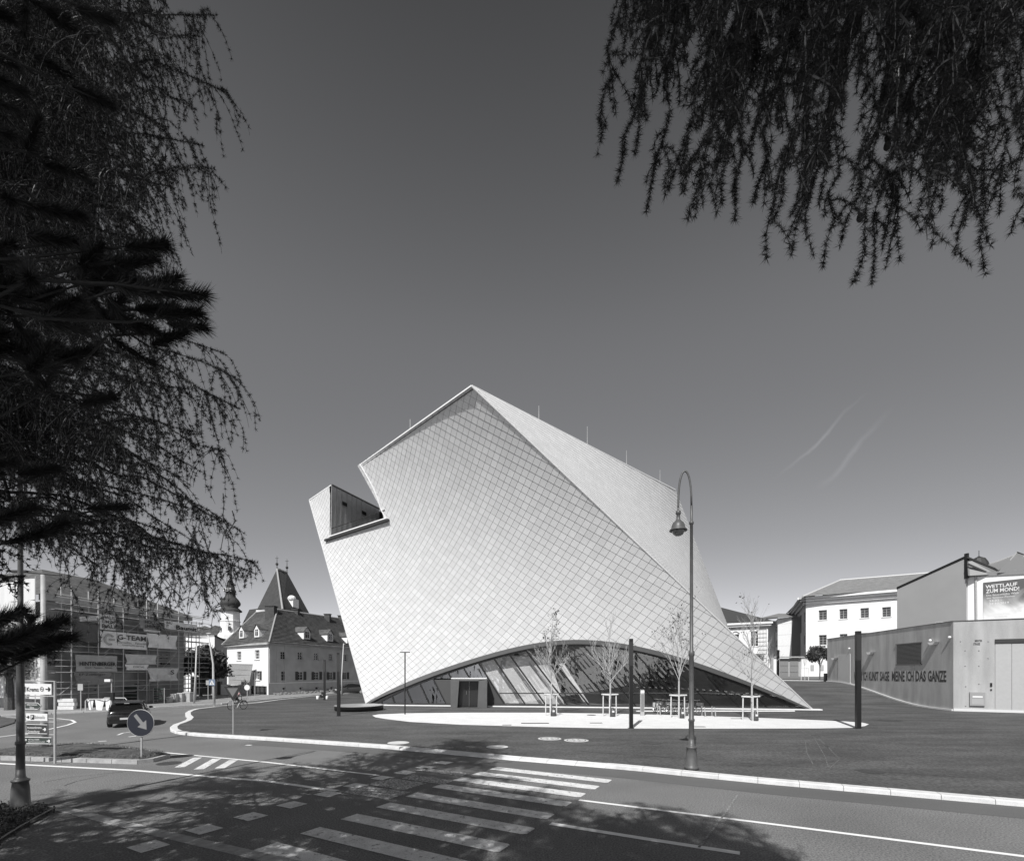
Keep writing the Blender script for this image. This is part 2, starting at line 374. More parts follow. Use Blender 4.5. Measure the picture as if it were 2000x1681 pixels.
for a, b in (((350.5, 1498), (386, 1479)), ((388, 1502), (424, 1481)), ((429, 1500), (456, 1484))): strip('hatch_marking', gp([a, b]), .3, m_paint, .008, road)
for a, b in (((251, 1438.6), (267, 1436.7)), ((192, 1447.7), (208, 1446.5)), ((160, 1453), (185, 1450)), ((480, 1454.5), (491, 1454.8)), ((140, 1456), (152, 1455))): strip('dash_marking', gp([a, b]), .16, m_paint_l, .008, road)
line([(-60, 1446), (0, 1438.6), (32, 1434.5), (96, 1423.8), (132, 1415.5), (147, 1410), (140, 1405.8), (115, 1403), (92, 1402), (0, 1400.5)], .16)
line([(230, 1435), (240, 1431), (262, 1428)], .1)
mc = M('road_crack', .045, .9)
for l in ([(85, 1527), (140, 1517), (240, 1507)], [(125, 1534), (150, 1525), (210, 1513)], [(250, 1450), (300, 1441), (370, 1438)], [(252, 1570), (280, 1582), (300, 1587)], [(1010, 1540), (1000, 1551)]): strip('road_crack', gp(l), .02, mc, .006, road)
strip('road_seam', gp([(1441, 1552), (1410, 1597), (1365, 1655)]), .045, M('seam_paint', .3, .9, worn=(.12, 30, .5)), .012, road)
# flush concrete gutter, near side
gut = [G(x, y) for x, y in ((110, 1583), (230, 1613), (300, 1631), (500, 1678), (700, 1725))]
mb = MB()
for i in range(len(gut) - 1):
    a, b = gut[i], gut[i + 1]; n = max(1, round((b - a).length / .6))
    for k in range(n):
        p, q = a.lerp(b, (k + .02) / n), a.lerp(b, (k + .98) / n); t = (q - p).normalized(); nn = Vector((-t.y, t.x, 0))
        g_ = MB(); g_.obox(p + Vector((0, 0, -.02)), q - p, nn * .26, (0, 0, .032)); g_.build('gutter_stone', M('gutter_concrete', .34, .9, var=.2, scale=6), road)
# covers
def disc(x, y, wpx, mat, name='manhole_cover', parent=plaza, g=PZ, ring=None, dz=.006):
    c = G(x, y, g); r = wpx / 2 * c.y / F; mb = MB(); mb.lathe([(r, 0), (r - .012, .004), (0.001, .004)], (c.x, c.y, g + dz), 28); o = mb.build(name, mat, parent)
    if ring:
        m2 = MB(); m2.lathe([(r * .8, .006), (r * .7, .006)], (c.x, c.y, g + dz), 28)
        for k in range(6):
            a = k * math.pi / 3; m2.bar((c.x + r * .2 * math.cos(a), c.y + r * .2 * math.sin(a), g + dz + .006), (c.x + r * .55 * math.cos(a), c.y + r * .55 * math.sin(a), g + dz + .006), .04, .004)
        m2.build('cover_relief', ring, o)
    return o
m_cov = M('pale_cover', .58, .8, var=.1, scale=4); m_covd = M('iron_cover', .05, .6, var=.3, scale=20)
disc(778, 1450, 42, m_cov); disc(971, 1458, 43, m_cov); disc(1073.5, 1442, 46, m_cov, ring=m_covd); disc(1125.5, 1445.3, 48, m_cov, ring=m_covd)
disc(925, 1432, 32, m_covd); disc(984, 1435.5, 34, m_covd); disc(1740, 1407, 36, m_covd); disc(1700, 1506, 44, m_covd); disc(759, 1420, 30, m_covd); disc(1270, 1450, 40, m_covd)
disc(1155, 1396, 18, m_covd, dz=.012); disc(330, 1490, 42, m_covd, parent=road, g=0); disc(240, 1556, 110, M('cover_patch', .11, .8, var=.15, scale=6), parent=road, g=0)
for x, y, w, dd in ((1045, 1412, 54, .35), (1164, 1411.5, 24, .25), (1366, 1419, 22, .25), (990, 1415.5, 18, .2), (1440, 1403, 24, .2)):
    c = G(x, y, PZ); hw = w / 2 * c.y / F; m2 = MB()
    for k in range(5): m2.box(c.x - hw, c.x + hw, c.y - dd / 2 + k * dd / 5, c.y - dd / 2 + (k + .8) * dd / 5, PZ + .006, PZ + .018)
    m2.build('drain_grate', m_covd, plaza)
# ------------------------------------------------------------------ far pavement and lawns on the left
fp = [(-500, 1420), (0, 1399), (100, 1394), (220, 1388), (300, 1383), (375, 1378.5), (430, 1375.5), (500, 1369), (600, 1359.5), (700, 1350.5), (740, 1347.6)]
FP = [G(x, y) for x, y in fp]
sheet('pavement', [(p.x, p.y) for p in FP] + [(-20, 110), (-120, 110), (-120, 30)], m_pave, .1)
kf = bpy.data.objects.new('far_kerb', None); COL.objects.link(kf); kf['kind'] = 'structure'
for i in range(len(FP) - 1):
    a, b = FP[i], FP[i + 1]; n = max(1, int((b - a).length / 1.6))
    for k in range(n):
        p, q = a.lerp(b, (k + .01) / n), a.lerp(b, (k + .99) / n); t = (q - p).normalized(); nn = Vector((-t.y, t.x, 0))
        if p.x > -75: g_ = MB(); g_.obox(p - nn * .16, q - p, nn * .18, (0, 0, .125)); g_.build('kerb_stone', m_kerb, kf)
sheet('lawn', [G(x, y) for x, y in ((-400, 1440), (-100, 1428), (0, 1421), (28, 1412), (30, 1404), (0, 1400.5), (-300, 1404))], m_grass, .05)
# traffic island
isl = [(-260, 1484), (0, 1484), (120, 1487.5), (268, 1492), (300, 1488), (333, 1479.5), (320, 1474.5), (260, 1466), (190, 1459), (130, 1460), (60, 1466), (0, 1473), (-260, 1476)]
IP = [G(x, y) for x, y in isl]
if sum(IP[i].x * IP[(i + 1) % len(IP)].y - IP[(i + 1) % len(IP)].x * IP[i].y for i in range(len(IP))) < 0: IP = IP[::-1]
ik = bpy.data.objects.new('island_kerb', None); COL.objects.link(ik); ik['kind'] = 'structure'
n_ = len(IP); inn = []
for i in range(n_):
    t = (IP[(i + 1) % n_] - IP[i - 1]).normalized(); inn.append(IP[i] + Vector((-t.y, t.x, 0)) * .16)
for i in range(n_):
    a, b, c, d = IP[i], IP[(i + 1) % n_], inn[(i + 1) % n_], inn[i]; n = max(1, int((b - a).length / .9))
    for k in range(n):
        g_ = MB(); p, q, r_, s_ = a.lerp(b, (k + .01) / n), a.lerp(b, (k + .99) / n), d.lerp(c, (k + .99) / n), d.lerp(c, (k + .01) / n)
        g_.prism([p, q, r_, s_], (0, 0, .14)); g_.build('kerb_stone', m_kerb_old, ik)
mb = MB(); cen = sum(inn, Vector()) / n_
ring2 = [cen.lerp(p, .8) + Vector((0, 0, .24)) for p in inn]
for i in range(n_):
    j = (i + 1) % n_; mb.quad(inn[i] + Vector((0, 0, .13)), inn[j] + Vector((0, 0, .13)), ring2[j], ring2[i])
mb.poly(ring2); tag(mb.build('island_ground', m_grass), kind='structure')
def blades(name, pts_fn, n, h, w, mat, z0=.1, label=None, lean=.4):
    P = np.array([pts_fn() for _ in range(n)]); a = rng.uniform(0, 2 * np.pi, n); hh = h * rng.uniform(.5, 1.2, n)
    dx = np.cos(a) * w; dy = np.sin(a) * w; lx = rng.normal(0, lean, n) * hh; ly = rng.normal(0, lean, n) * hh
    V = np.zeros((n, 3, 3)); V[:, 0] = P - np.stack([dx, dy, 0 * dx], 1); V[:, 1] = P + np.stack([dx, dy, 0 * dx], 1); V[:, 2] = P + np.stack([lx, ly, hh], 1)
    o = tri_mesh(name, V, mat); return tag(o, kind='stuff')
xs_ = [(p.x, p.y) for p in inn]
def inside(x, y, P):
    c = False
    for i in range(len(P)):
        a, b = P[i], P[i - 1]
        if (a[1] > y) != (b[1] > y) and x < (b[0] - a[0]) * (y - a[1]) / (b[1] - a[1]) + a[0]: c = not c
    return c
def isl_pt():
    while 1:
        x = random.uniform(-24, -10.5); y = random.uniform(15.6, 21.2)
        if inside(x, y, xs_): return (x, y, .12 + .08 * random.random())
blades('grass', isl_pt, 16000, .09, .008, m_grassblade)
# planting bed, bottom left, edged with a low rail
bedp = [G(x, y) for x, y in ((-300, 1560), (0, 1572), (60, 1574), (104, 1583), (85, 1597), (40, 1620), (0, 1645), (-60, 1690), (-300, 1750))]
sheet('planting_bed', bedp, M('bed_soil', .03, .95, var=.4, scale=8), .03)
bx = [(p.x, p.y) for p in bedp]
def bed_pt():
    while 1:
        x = random.uniform(-15, -8.4); y = random.uniform(7.5, 11.6)
        if inside(x, y, bx): return (x, y, .03 + .12 * random.random())
n = 9000; P = np.array([bed_pt() for _ in range(n)]); V = np.zeros((n, 3, 3)); V[:, 0] = P
V[:, 1] = P + rng.normal(0, .03, (n, 3)); V[:, 2] = P + rng.normal(0, .03, (n, 3)); tag(tri_mesh('ground_cover', V, m_cover), kind='stuff')
rl = [G(x, y, .12) for x, y in ((107, 1576), (80, 1590), (40, 1612), (0, 1637), (-60, 1680))]
fe = thing('low_rail_fence', 'low dark metal edging rail along the planting bed', 'fence', rl[0])
mb = MB(); mb.tube(rl, .018, 6); mb.build('rail', m_dark, fe)
for p in [rl[0].lerp(rl[1], .05), rl[1], rl[1].lerp(rl[2], .6), rl[2].lerp(rl[3], .3), rl[3], rl[4]]:
    mb = MB(); mb.tube([(p.x, p.y, -.02), (p.x, p.y, .17)], .014, 6); mb.build('stake', m_dark, fe)
# wooded hills behind the town
def hills(name, pts, mat):
    mb = MB(); n = len(pts)
    for i in range(n - 1):
        (x0, y0, Y0), (x1, y1, Y1) = pts[i], pts[i + 1]
        for k in range(8):
            f0, f1 = k / 8, (k + 1) / 8
            a = PX(x0 + (x1 - x0) * f0, y0 + (y1 - y0) * f0 - 3 * math.sin(k * 2.1 + i), Y0); b = PX(x0 + (x1 - x0) * f1, y0 + (y1 - y0) * f1 - 3 * math.sin((k + 1) * 2.1 + i if k < 7 else (i + 1)), Y0)
            mb.quad((a.x, a.y - 90, 0), (b.x, b.y - 90, 0), b, a); mb.quad(a, b, (b.x * 1.3, b.y + 300, 0), (a.x * 1.3, a.y + 300, 0))
    return tag(mb.build(name, mat), kind='structure')
m_wood_h = M('wooded_hill', .06, .95, var=.5, scale=.12, fine=.5, fscale=.9, bump=1, bscale=.6)
hills('hill', [(-300, 1265, 420), (0, 1250, 420), (250, 1235, 420), (400, 1222, 420), (480, 1226, 420), (640, 1222, 420), (700, 1198, 420), (900, 1215, 420), (1200, 1240, 420)], m_wood_h)
# ------------------------------------------------------------------ the museum: twisted block between a square base and a square roof turned by 45 degrees
ZR = EYE + 558 * 35 / F
B1 = PX(715, 1373, 44.0); B2 = Vector((23.9, 38.6, .12)); TA = PX(921.5, 752, 35.0)
TL = PX(604.5, 975.5, 50.0); TR = PX(1319, 955.6, 55.1)
B3 = PX(1466, 1366, 75); B3.z = 1.0
_rn = (TL - TA).cross(TR - TA)
def on_roof(x, y):
    ray = Vector(((x - CX) / F, 1, (HY - y) / F)); return Vector((0, 0, EYE)) + ray * ((TA - Vector((0, 0, EYE))).dot(_rn) / ray.dot(_rn)); B3 = PX(1466, 1366, 75); B3.z = 1.0
B4 = B1 + (B3 - B2); TB = TL + TR - TA; B4.z = .1
def hp(u, v): return (B1.lerp(B2, u)).lerp(TL.lerp(TA, u), v)
def hpn(u, v):
    du = B1.lerp(TL, v) - B2.lerp(TA, v); dv = (TL.lerp(TA, u) - B1.lerp(B2, u)); n = dv.cross(-du).normalized()
    return -n if n.y > 0 else n
def uv_of(x, y, u=.5, v=.4):
    for _ in range(12):
        p = hp(u, v); q = proj(p); e1, e2 = x - q[0], y - q[1]
        a = proj(hp(u + 1e-4, v)); b = proj(hp(u, v + 1e-4))
        A, B, C, D = (a[0] - q[0]) / 1e-4, (b[0] - q[0]) / 1e-4, (a[1] - q[1]) / 1e-4, (b[1] - q[1]) / 1e-4
        det = A * D - B * C; u += (D * e1 - B * e2) / det; v += (A * e2 - C * e1) / det
    return u, v
arch_px = [(757.6, 1350), (791, 1333), (841.6, 1314.4), (896, 1289), (955, 1272.4), (1007.5, 1263), (1058, 1256.5), (1101, 1254), (1155, 1254.6), (1231, 1264), (1294, 1275.5), (1357, 1289), (1420, 1309), (1457.5, 1326), (1491.6, 1343.5), (1535, 1364)]
arch = [(0., 0.)] + [uv_of(x, y) for x, y in arch_px] + [(1., 0.)]
AU = np.array([a[0] for a in arch]); AV = np.array([a[1] for a in arch])
# smooth the arch curve with a cubic fit of its shape
cf = np.polyfit(AU[1:-1], AV[1:-1] / (AU[1:-1] * (1 - AU[1:-1])), 3)
def va(u):
    u = min(1, max(0, u)); return float(np.polyval(cf, u)) * u * (1 - u)
def notch_uv():
    pts = [(647, 946.5), (703.5, 906.7), (719, 932.7), (734, 962.7), (744.5, 993.8), (756.5, 1017), (645.3, 1053)]
    return [uv_of(x, y, .2, .8) for x, y in pts]
NT = notch_uv(); NT[0] = (NT[0][0], 1.03); NT[1] = (NT[1][0], 1.03)
def ccw(P):
    return P if sum(P[i][0] * P[(i + 1) % len(P)][1] - P[(i + 1) % len(P)][0] * P[i][1] for i in range(len(P))) > 0 else P[::-1]
NT = ccw(NT)
def clip_dom(poly, lo=0.0):
    for n, c in (((-1, 0), 0), ((1, 0), 1), ((0, 1), 1)):
        poly = clip_half(poly, n, c)
        if len(poly) < 3: return []
    um = sum(p[0] for p in poly) / len(poly); s = (va(um + .004) - va(um - .004)) / .008; c0 = va(um) + lo
    poly = clip_half(poly, (s, -1), -(c0 - s * um))       # v >= va
    if len(poly) < 3: return []
    if max(p[0] for p in poly) < min(q[0] for q in NT) or min(p[0] for p in poly) > max(q[0] for q in NT) or max(p[1] for p in poly) < min(q[1] for q in NT): return [poly]
    outp = []
    for i in range(len(NT)):
        a, b = NT[i], NT[(i + 1) % len(NT)]; nx, ny = (b[1] - a[1]), -(b[0] - a[0]); c = nx * a[0] + ny * a[1]   # outward normal, inside <= c
        o = clip_half(poly, (-nx, -ny), -c)
        if len(o) >= 3 and abs(sum(o[k][0] * o[(k + 1) % len(o)][1] - o[(k + 1) % len(o)][0] * o[k][1] for k in range(len(o)))) > 1e-7: outp.append(o)
        poly = clip_half(poly, (nx, ny), c)
        if len(poly) < 3: break
    return outp
# lattice of the shingles: two measured tile-edge directions at points across the facade, fitted by smooth functions p(u,v), q(u,v)
LAT = [((925, 775), (11.1, 6), (-3.2, 14.7)), ((908, 896), (10.6, 6), (-3.75, 12.5)), ((1089, 925), (12.5, 6.6), (-6.2, 14)), ((1172, 1016), (13.1, 7.4), (-8.5, 13.5)), ((1230, 1088), (13.8, 7.5), (-9, 12.9)),
       ((1380, 1225), (14.6, 8), (-11, 12.4)), ((810, 930), (7.9, 5.4), (-3.1, 12.1)), ((750, 1150), (5.7, 6.05), (-6.4, 8.2)), ((930, 1100), (9.2, 6.25), (-6.6, 10.9)), ((1100, 1150), (11.1, 7.5), (-8, 11.3)),
       ((770, 1280), (6.7, 6.3), (-8.2, 7.2)), ((970, 1220), (9.6, 7), (-8.2, 9.4)), ((1500, 1340), (15.3, 9.1), (-11.3, 11.9)), ((1250, 1200), (13.2, 7.6), (-9.4, 11.8)), ((1050, 1010), (11.7, 6.65), (-6.5, 12.8)),
       ((670, 1100), (4.2, 5.2), (-5.3, 7.4)), ((730, 930), (5.6, 4.5), (-2.5, 10.2)),
       ((812, 838), (8.9, 5.6), (-2.3, 12.8)), ((860, 800), (9.9, 5.9), (-2.6, 13.7)), ((655, 975), (3.9, 4.2), (-3.1, 8.2)), ((610, 985), (2.9, 3.9), (-3.4, 7.2)), ((700, 1250), (4.6, 5.6), (-7.4, 6.6))]
EX = [(1, 0), (0, 1), (2, 0), (1, 1), (0, 2), (2, 1), (1, 2)]
rows, rp, rq = [], [], []
for (x, y), a, b in LAT:
    for vec, tp, tq in ((a, 1, 0), (b, 0, 1)):
        w0 = uv_of(x - vec[0] / 2, y - vec[1] / 2); w1 = uv_of(x + vec[0] / 2, y + vec[1] / 2)
        rows.append([w1[0] ** i * w1[1] ** j - w0[0] ** i * w0[1] ** j for i, j in EX]); rp.append(tp); rq.append(tq)
cp = np.linalg.lstsq(np.array(rows), np.array(rp), rcond=None)[0]; cq = np.linalg.lstsq(np.array(rows), np.array(rq), rcond=None)[0]
print('lat res', np.abs(np.array(rows) @ cp - rp).max(), np.abs(np.array(rows) @ cq - rq).max())
def PQ(u, v):
    p = sum(c * u ** i * v ** j for c, (i, j) in zip(cp, EX)); q = sum(c * u ** i * v ** j for c, (i, j) in zip(cq, EX)); return p, q
def lattice_nodes(pqf, lo=-.06, hi=1.06):
    g = np.linspace(lo, hi, 130); U, Vv = np.meshgrid(g, g); P_, Q_ = pqf(U, Vv)
    p0, p1, q0, q1 = int(P_.min()), int(P_.max()) + 1, int(Q_.min()), int(Q_.max()) + 1
    uf, vf = U.ravel(), Vv.ravel(); pf, qf = P_.ravel(), Q_.ravel(); nodes = {}
    from collections import defaultdict
    bins = {}
    for k in range(len(uf)): bins[(int(round(pf[k])), int(round(qf[k])))] = k
    for (i, j), k in bins.items():
        u, v = uf[k], vf[k]
        for _ in range(5):
            a, b = pqf(u, v); a1, b1 = pqf(u + 1e-4, v); a2, b2 = pqf(u, v + 1e-4)
            A, B, C, D = (a1 - a) / 1e-4, (a2 - a) / 1e-4, (b1 - b) / 1e-4, (b2 - b) / 1e-4
            det = A * D - B * C
            if abs(det) < 1e-6: break
            e1, e2 = i - a, j - b; u += (D * e1 - B * e2) / det; v += (A * e2 - C * e1) / det
        if lo - .06 < u < hi + .06 and lo - .06 < v < hi + .06: nodes[(i, j)] = (u, v)
    return nodes
museum = thing('museum', 'tall white twisted museum clad in pale metal shingles above a long glazed arch', 'museum', B1.lerp(B2, .5))
museum.location.z = .1
def make_tiles(nodes, clipf, sf, nf, gap=.958, lift=.02, sk=.004):
    out = []
    for (i, j), c0 in nodes.items():
        ks = [(i, j), (i + 1, j), (i + 1, j + 1), (i, j + 1)]
        if any(k not in nodes for k in ks): continue
        q = [nodes[k] for k in ks]; cx = sum(p[0] for p in q) / 4; cy = sum(p[1] for p in q) / 4
        q2 = [(cx + (p[0] - cx) * gap, cy + (p[1] - cy) * gap) for p in q]
        top, bot = q2[0], q2[2]
        # little curve on the two upper edges, as folded shingles have
        if (q2[1][0] - q2[0][0]) * (q2[2][1] - q2[0][1]) - (q2[2][0] - q2[0][0]) * (q2[1][1] - q2[0][1]) < 0: q2 = q2[::-1]
        d2 = (bot[0] - top[0], bot[1] - top[1]); L2 = d2[0] ** 2 + d2[1] ** 2
        for pc in clipf(q2):
            n = nf(cx, cy); V3 = []; Lw = []
            for p in pc:
                t = ((p[0] - top[0]) * d2[0] + (p[1] - top[1]) * d2[1]) / L2
                s = sf(p[0], p[1]); V3.append(s + n * (.012 + lift * t)); Lw.append(s - n * sk)
            out.append((V3, Lw, n))
    return out
tiles = make_tiles(lattice_nodes(PQ), clip_dom, hp, hpn)
def area_px(V3):
    q = [proj(p) for p in V3]; return abs(sum(q[i][0] * q[(i + 1) % len(q)][1] - q[(i + 1) % len(q)][0] * q[i][1] for i in range(len(q)))) / 2
tiles.sort(key=lambda t: -area_px(t[0]))
def tile_mb(mb, t):
    V3, Lw, n = t; k = len(V3)
    nn = (V3[1] - V3[0]).cross(V3[2] - V3[0])
    if nn.dot(n) < 0: V3, Lw = V3[::-1], Lw[::-1]
    mb.add(list(V3) + list(Lw), [tuple(range(k))] + [(i, k + i, k + (i + 1) % k, (i + 1) % k) for i in range(k)])
print('front tiles', len(tiles))
random.seed(3)
for t in tiles[:298]:
    mb = MB(); tile_mb(mb, t); mb.build('shingle', random.choice(m_tile), museum)
# right-hand face
def hpR(u, v): return (B2.lerp(B3, u)).lerp(TA.lerp(TR, u), v)
def nR(u, v):
    du = (B3.lerp(TR, v) - B2.lerp(TA, v)); dv = (TA.lerp(TR, u) - B2.lerp(B3, u)); n = du.cross(dv).normalized()
    return n if n.x > 0 else -n
def PQR(u, v): return 62 * u + 11 * (1 - v) - 4 * u * v, 60 * (1 - v) - 14 * u + 3 * u * v
def clipR(poly):
    for n, c in (((-1, 0), 0), ((1, 0), 1), ((0, 1), 1), ((0, -1), 0)):
        poly = clip_half(poly, n, c)
        if len(poly) < 3: return []
    return [poly]
tR = make_tiles(lattice_nodes(PQR), clipR, hpR, nR, gap=.95, lift=.02)
print('right tiles', len(tR))
fam = [MB() for _ in m_tile]
for k, t in enumerate(tiles[298:] + tR): tile_mb(random.choice(fam), t)
# one joined part for the rest, four plate tones kept as material slots
allm = MB(); idx = []
for k, f in enumerate(fam):
    idx += [k] * len(f.f); allm.add(f.v, f.f)
o = allm.build('shingle', m_tile[0], museum)
for m in m_tile[1:]: o.data.materials.append(m)
o.data.polygons.foreach_set('material_index', idx); o['kind'] = 'stuff'
# backing shell behind the shingles
def shell(sf, nf, clipf, N=36, off=-.07):
    mb = MB()
    for i in range(N):
        for j in range(N):
            for pc in clipf([(i / N, j / N), ((i + 1) / N, j / N), ((i + 1) / N, (j + 1) / N), (i / N, (j + 1) / N)]):
                P = [sf(p[0], p[1]) + nf(p[0], p[1]) * off for p in pc]; mb.poly(P)
    return mb
shell(hp, hpn, clip_dom, 44).build('facade_shell', m_under, museum)
shell(hpR, nR, clipR, 24).build('facade_shell', m_under, museum)
def plainface(a, b, c, d, name='rear_facade'):
    mb = MB(); N = 16
    for i in range(N):
        for j in range(N):
            f = lambda u, v: a.lerp(b, u).lerp(d.lerp(c, u), v)
            mb.quad(f(i / N, j / N), f((i + 1) / N, j / N), f((i + 1) / N, (j + 1) / N), f(i / N, (j + 1) / N))
    mb.build(name, m_tile[0], museum)
plainface(B3, B4, TB, TR); plainface(B4, B1, TL, TB)
# edge trims
mb = MB()
def trim(a, b, r=.09): mb.tube([a, b], r, 5)
Nn = on_roof(647, 946.5); Nr = on_roof(703.5, 906.7)
outn = Vector((-.2, -1, 0)).normalized() * .1
for a, b in ((TA, Nr), (Nn, TL), (TA, TR), (TR, TB), (TB, TL)): mb.bar(a + Vector((0, 0, -.05)), b + Vector((0, 0, -.05)), .12, .1)
mb.build('roof_edge', m_trim, museum)
mb = MB(); mb.tube([TA - Vector((0, 0, .1)), B2], .05, 5); mb.tube([TL - Vector((0, 0, .1)), B1], .06, 5); mb.build('corner_trim', m_tile[2], museum)
# roof with the terrace cut open
W1 = on_roof(740.5, 993.5); W1b = on_roof(752, 999)
mb = MB(); dz = Vector((0, 0, -.25)); pts = [TL, Nn, W1, W1b, Nr, TA, TR, TB]
mb.poly([p + dz for p in pts][::-1]); mb.build('roof', m_grey, museum)
# terrace: wall of tall panels, floor, sill, rail
S0 = hp(*uv_of(645.3, 1053, .2, .8)); S1 = hp(*uv_of(756.5, 1017, .2, .8))
W1f = Vector((W1.x, W1.y, S1.z - .05)); n_in = (W1 - Nn).cross(Vector((0, 0, 1))).normalized()
if n_in.y > 0: n_in = -n_in
mb = MB(); ww = -n_in * .12
Nt = Nn.copy(); base0 = Vector((S0.x, S0.y, S0.z - .4))
def wall_pt(t, top): # t along the wall
    a = Nt.lerp(W1, t); zb = base0.z + (W1f.z - base0.z) * t
    b0 = base0.lerp(Vector((W1.x, W1.y, zb)), t)
    return a if top else Vector((b0.x, b0.y, zb - .2))
mb.add([wall_pt(0, 0) + ww, wall_pt(1, 0) + ww, wall_pt(1, 1) + ww, wall_pt(0, 1) + ww], [(0, 1, 2, 3)]); mb.build('terrace_backing', m_black, museum)
m_pan = M('terrace_panel', .5, .5, var=.08, scale=3)
NP = 10
for k in range(NP):
    t0, t1 = (k + .04) / NP, (k + .96) / NP; mb = MB()
    q = [wall_pt(t0, 0), wall_pt(t1, 0), wall_pt(t1, 1), wall_pt(t0, 1)]; mb.prism(q, -n_in * -.04); o = mb.build('terrace_panel', m_pan, museum)
    if k in (2, 6):
        m2 = MB(); A = wall_pt(t0, 1) + Vector((0, 0, -1.1)); Bq = wall_pt(t1, 1) + Vector((0, 0, -1.1)); m2.obox(A + n_in * .05, Bq - A, n_in * .02, (0, 0, -.35)); m2.build('vent_slot', m_black, o)
mb = MB(); mb.bar(Nt, W1, .25, .12); mb.build('terrace_coping', m_grey, museum)
mb = MB(); mb.poly([S0 + Vector((0, .3, -.02)), S1 + Vector((0, .3, -.02)), W1f, Vector((W1f.x - .5, W1f.y, W1f.z))]); mb.build('terrace_floor', m_grey, museum)
mb = MB(); nrm = hpn(.2, .8); mb.bar(S0 + nrm * .12 - (S1 - S0).normalized() * .6, S1 + nrm * .12 + (S1 - S0).normalized() * .3, .3, .18); mb.build('terrace_sill', m_dark, museum)
mb = MB(); mb.bar(S0 + nrm * .1 + Vector((0, 0, .25)), S1 + nrm * .1 + Vector((0, 0, .22)), .2, .1); mb.build('sill_cap', m_trim, museum)
mb = MB(); mb.tube([hp(*uv_of(x, y, .2, .8)) + nrm * .05 for x, y in ((648, 1032), (690, 1018), (752, 996))], .035, 5); mb.build('terrace_rail', m_dark, museum)
# reveal along the curved cut
cut = [hp(*uv_of(x, y, .2, .8)) for x, y in ((703.5, 906.7), (711, 919), (719, 932.7), (727, 947.5), (734, 962.7), (740, 978), (744.5, 993.8), (751, 1006), (756.5, 1017))]
mb = MB()
back = (W1 - Nt).normalized() * .5 + Vector((.35, 0, 0))
for a, b in zip(cut[:-1], cut[1:]): mb.quad(a, b, b + back, a + back)
mb.build('terrace_reveal', m_tile[1], museum)
mb = MB(); mb.tube([c + nrm * .06 for c in cut], .06, 5); mb.build('terrace_cut_trim', m_trim, museum)
# lightning rods
for x, y, h in ((1052.5, 820.5, 27), (1147, 868.5, 35), (1223.6, 907, 27), (1289, 941, 23)):
    t = (x - 921.5) / (1319 - 921.5); lo, hi = 0, 1
    for _ in range(40):
        md = (lo + hi) / 2
        if proj(TA.lerp(TR, md))[0] < x: lo = md
        else: hi = md
    p = TA.lerp(TR, lo); L = h * p.y / F; mb = MB(); mb.tube([p - Vector((0, 0, .1)), p + Vector((0, 0, L))], [.035, .02], 5); mb.build('lightning_rod', m_galv, museum)
p = TA.lerp(TL, .30); mb = MB(); mb.tube([p, p + Vector((0, 0, .75))], .03, 5); mb.build('lightning_rod', m_galv, museum)
# arch frame
mb = MB(); m2 = MB(); NS = 90; m3 = MB()
DV = .014; vin = []
FR = .36
def down(u, v, d):      # point on the facade, d metres below the arch edge, measured square to the curve
    s = (va(u + .003) - va(u - .003)) / .006; a = hp(u + .003, va(u + .003)) - hp(u - .003, va(u - .003)); a.normalize(); n = hpn(u, v); w = a.cross(n)
    if w.z > 0: w = -w
    return hp(u, v) + w * d, n
prev = None
for k in range(NS + 1):
    u = .002 + .996 * k / NS; v = va(u); p, n = down(u, v, 0); fr = FR * min(1, .35 + 6 * u, .35 + 6 * (1 - u)); q, _ = down(u, v, fr)
    cur = (p + n * .07, q + n * .05, q - n * .45, p - n * .45, q - n * .02, q + n * .0)
    if prev:
        mb.quad(prev[0], prev[1], cur[1], cur[0]); mb.quad(prev[1], prev[2], cur[2], cur[1]); mb.quad(prev[0], cur[0], cur[3], prev[3])
    prev = cur
mb.build('arch_frame', m_grey, museum)
mb = MB(); prev = None
for k in range(NS + 1):
    u = .01 + .98 * k / NS; v = va(u); q, n = down(u, v, FR); r_, _ = down(u, v, FR + .2)
    cur = (q - n * .06, r_ - n * .08, r_ - n * .5)
    if prev: mb.quad(prev[0], prev[1], cur[1], cur[0]); mb.quad(prev[1], prev[2], cur[2], cur[1])
    prev = cur
mb.build('arch_gasket', m_black, museum)
# mullions along the rulings and the panes between them
xb = [745, 770, 805, 838, 871, 909, 948, 987, 1027, 1067, 1110, 1152, 1197, 1244, 1291, 1341, 1394, 1447, 1502, 1550]
def u_bottom(x):
    lo, hi = 0., 1.
    for _ in range(40):
        md = (lo + hi) / 2
        if proj(hp(md, 0))[0] < x: lo = md
        else: hi = md
    return lo
ub = [u_bottom(x) for x in xb]
def vtop(u): return max(.0005, va(u) - .014)
def inset(u, v, d): return hp(u, v) - hpn(u, v) * d
GI = .16
door_u = (ub[4], ub[7])
vdoor = uv_of(900, 1326, .2, .05)[1]
us = [.012] + ub + [.988]
for k, u in enumerate(ub):
    if vtop(u) < .004: continue
    v0 = 0 if not (ub[4] < u < ub[7]) else vdoor + .004
    a, b = inset(u, v0, GI), inset(u, vtop(u), GI); n = hpn(u, .05); w = (b - a).cross(n).normalized()
    mb = MB(); mb.obox(a - w * .05 + n * .1, w * .1, -n * .36, b - a); mb.build('mullion', m_black, museum)
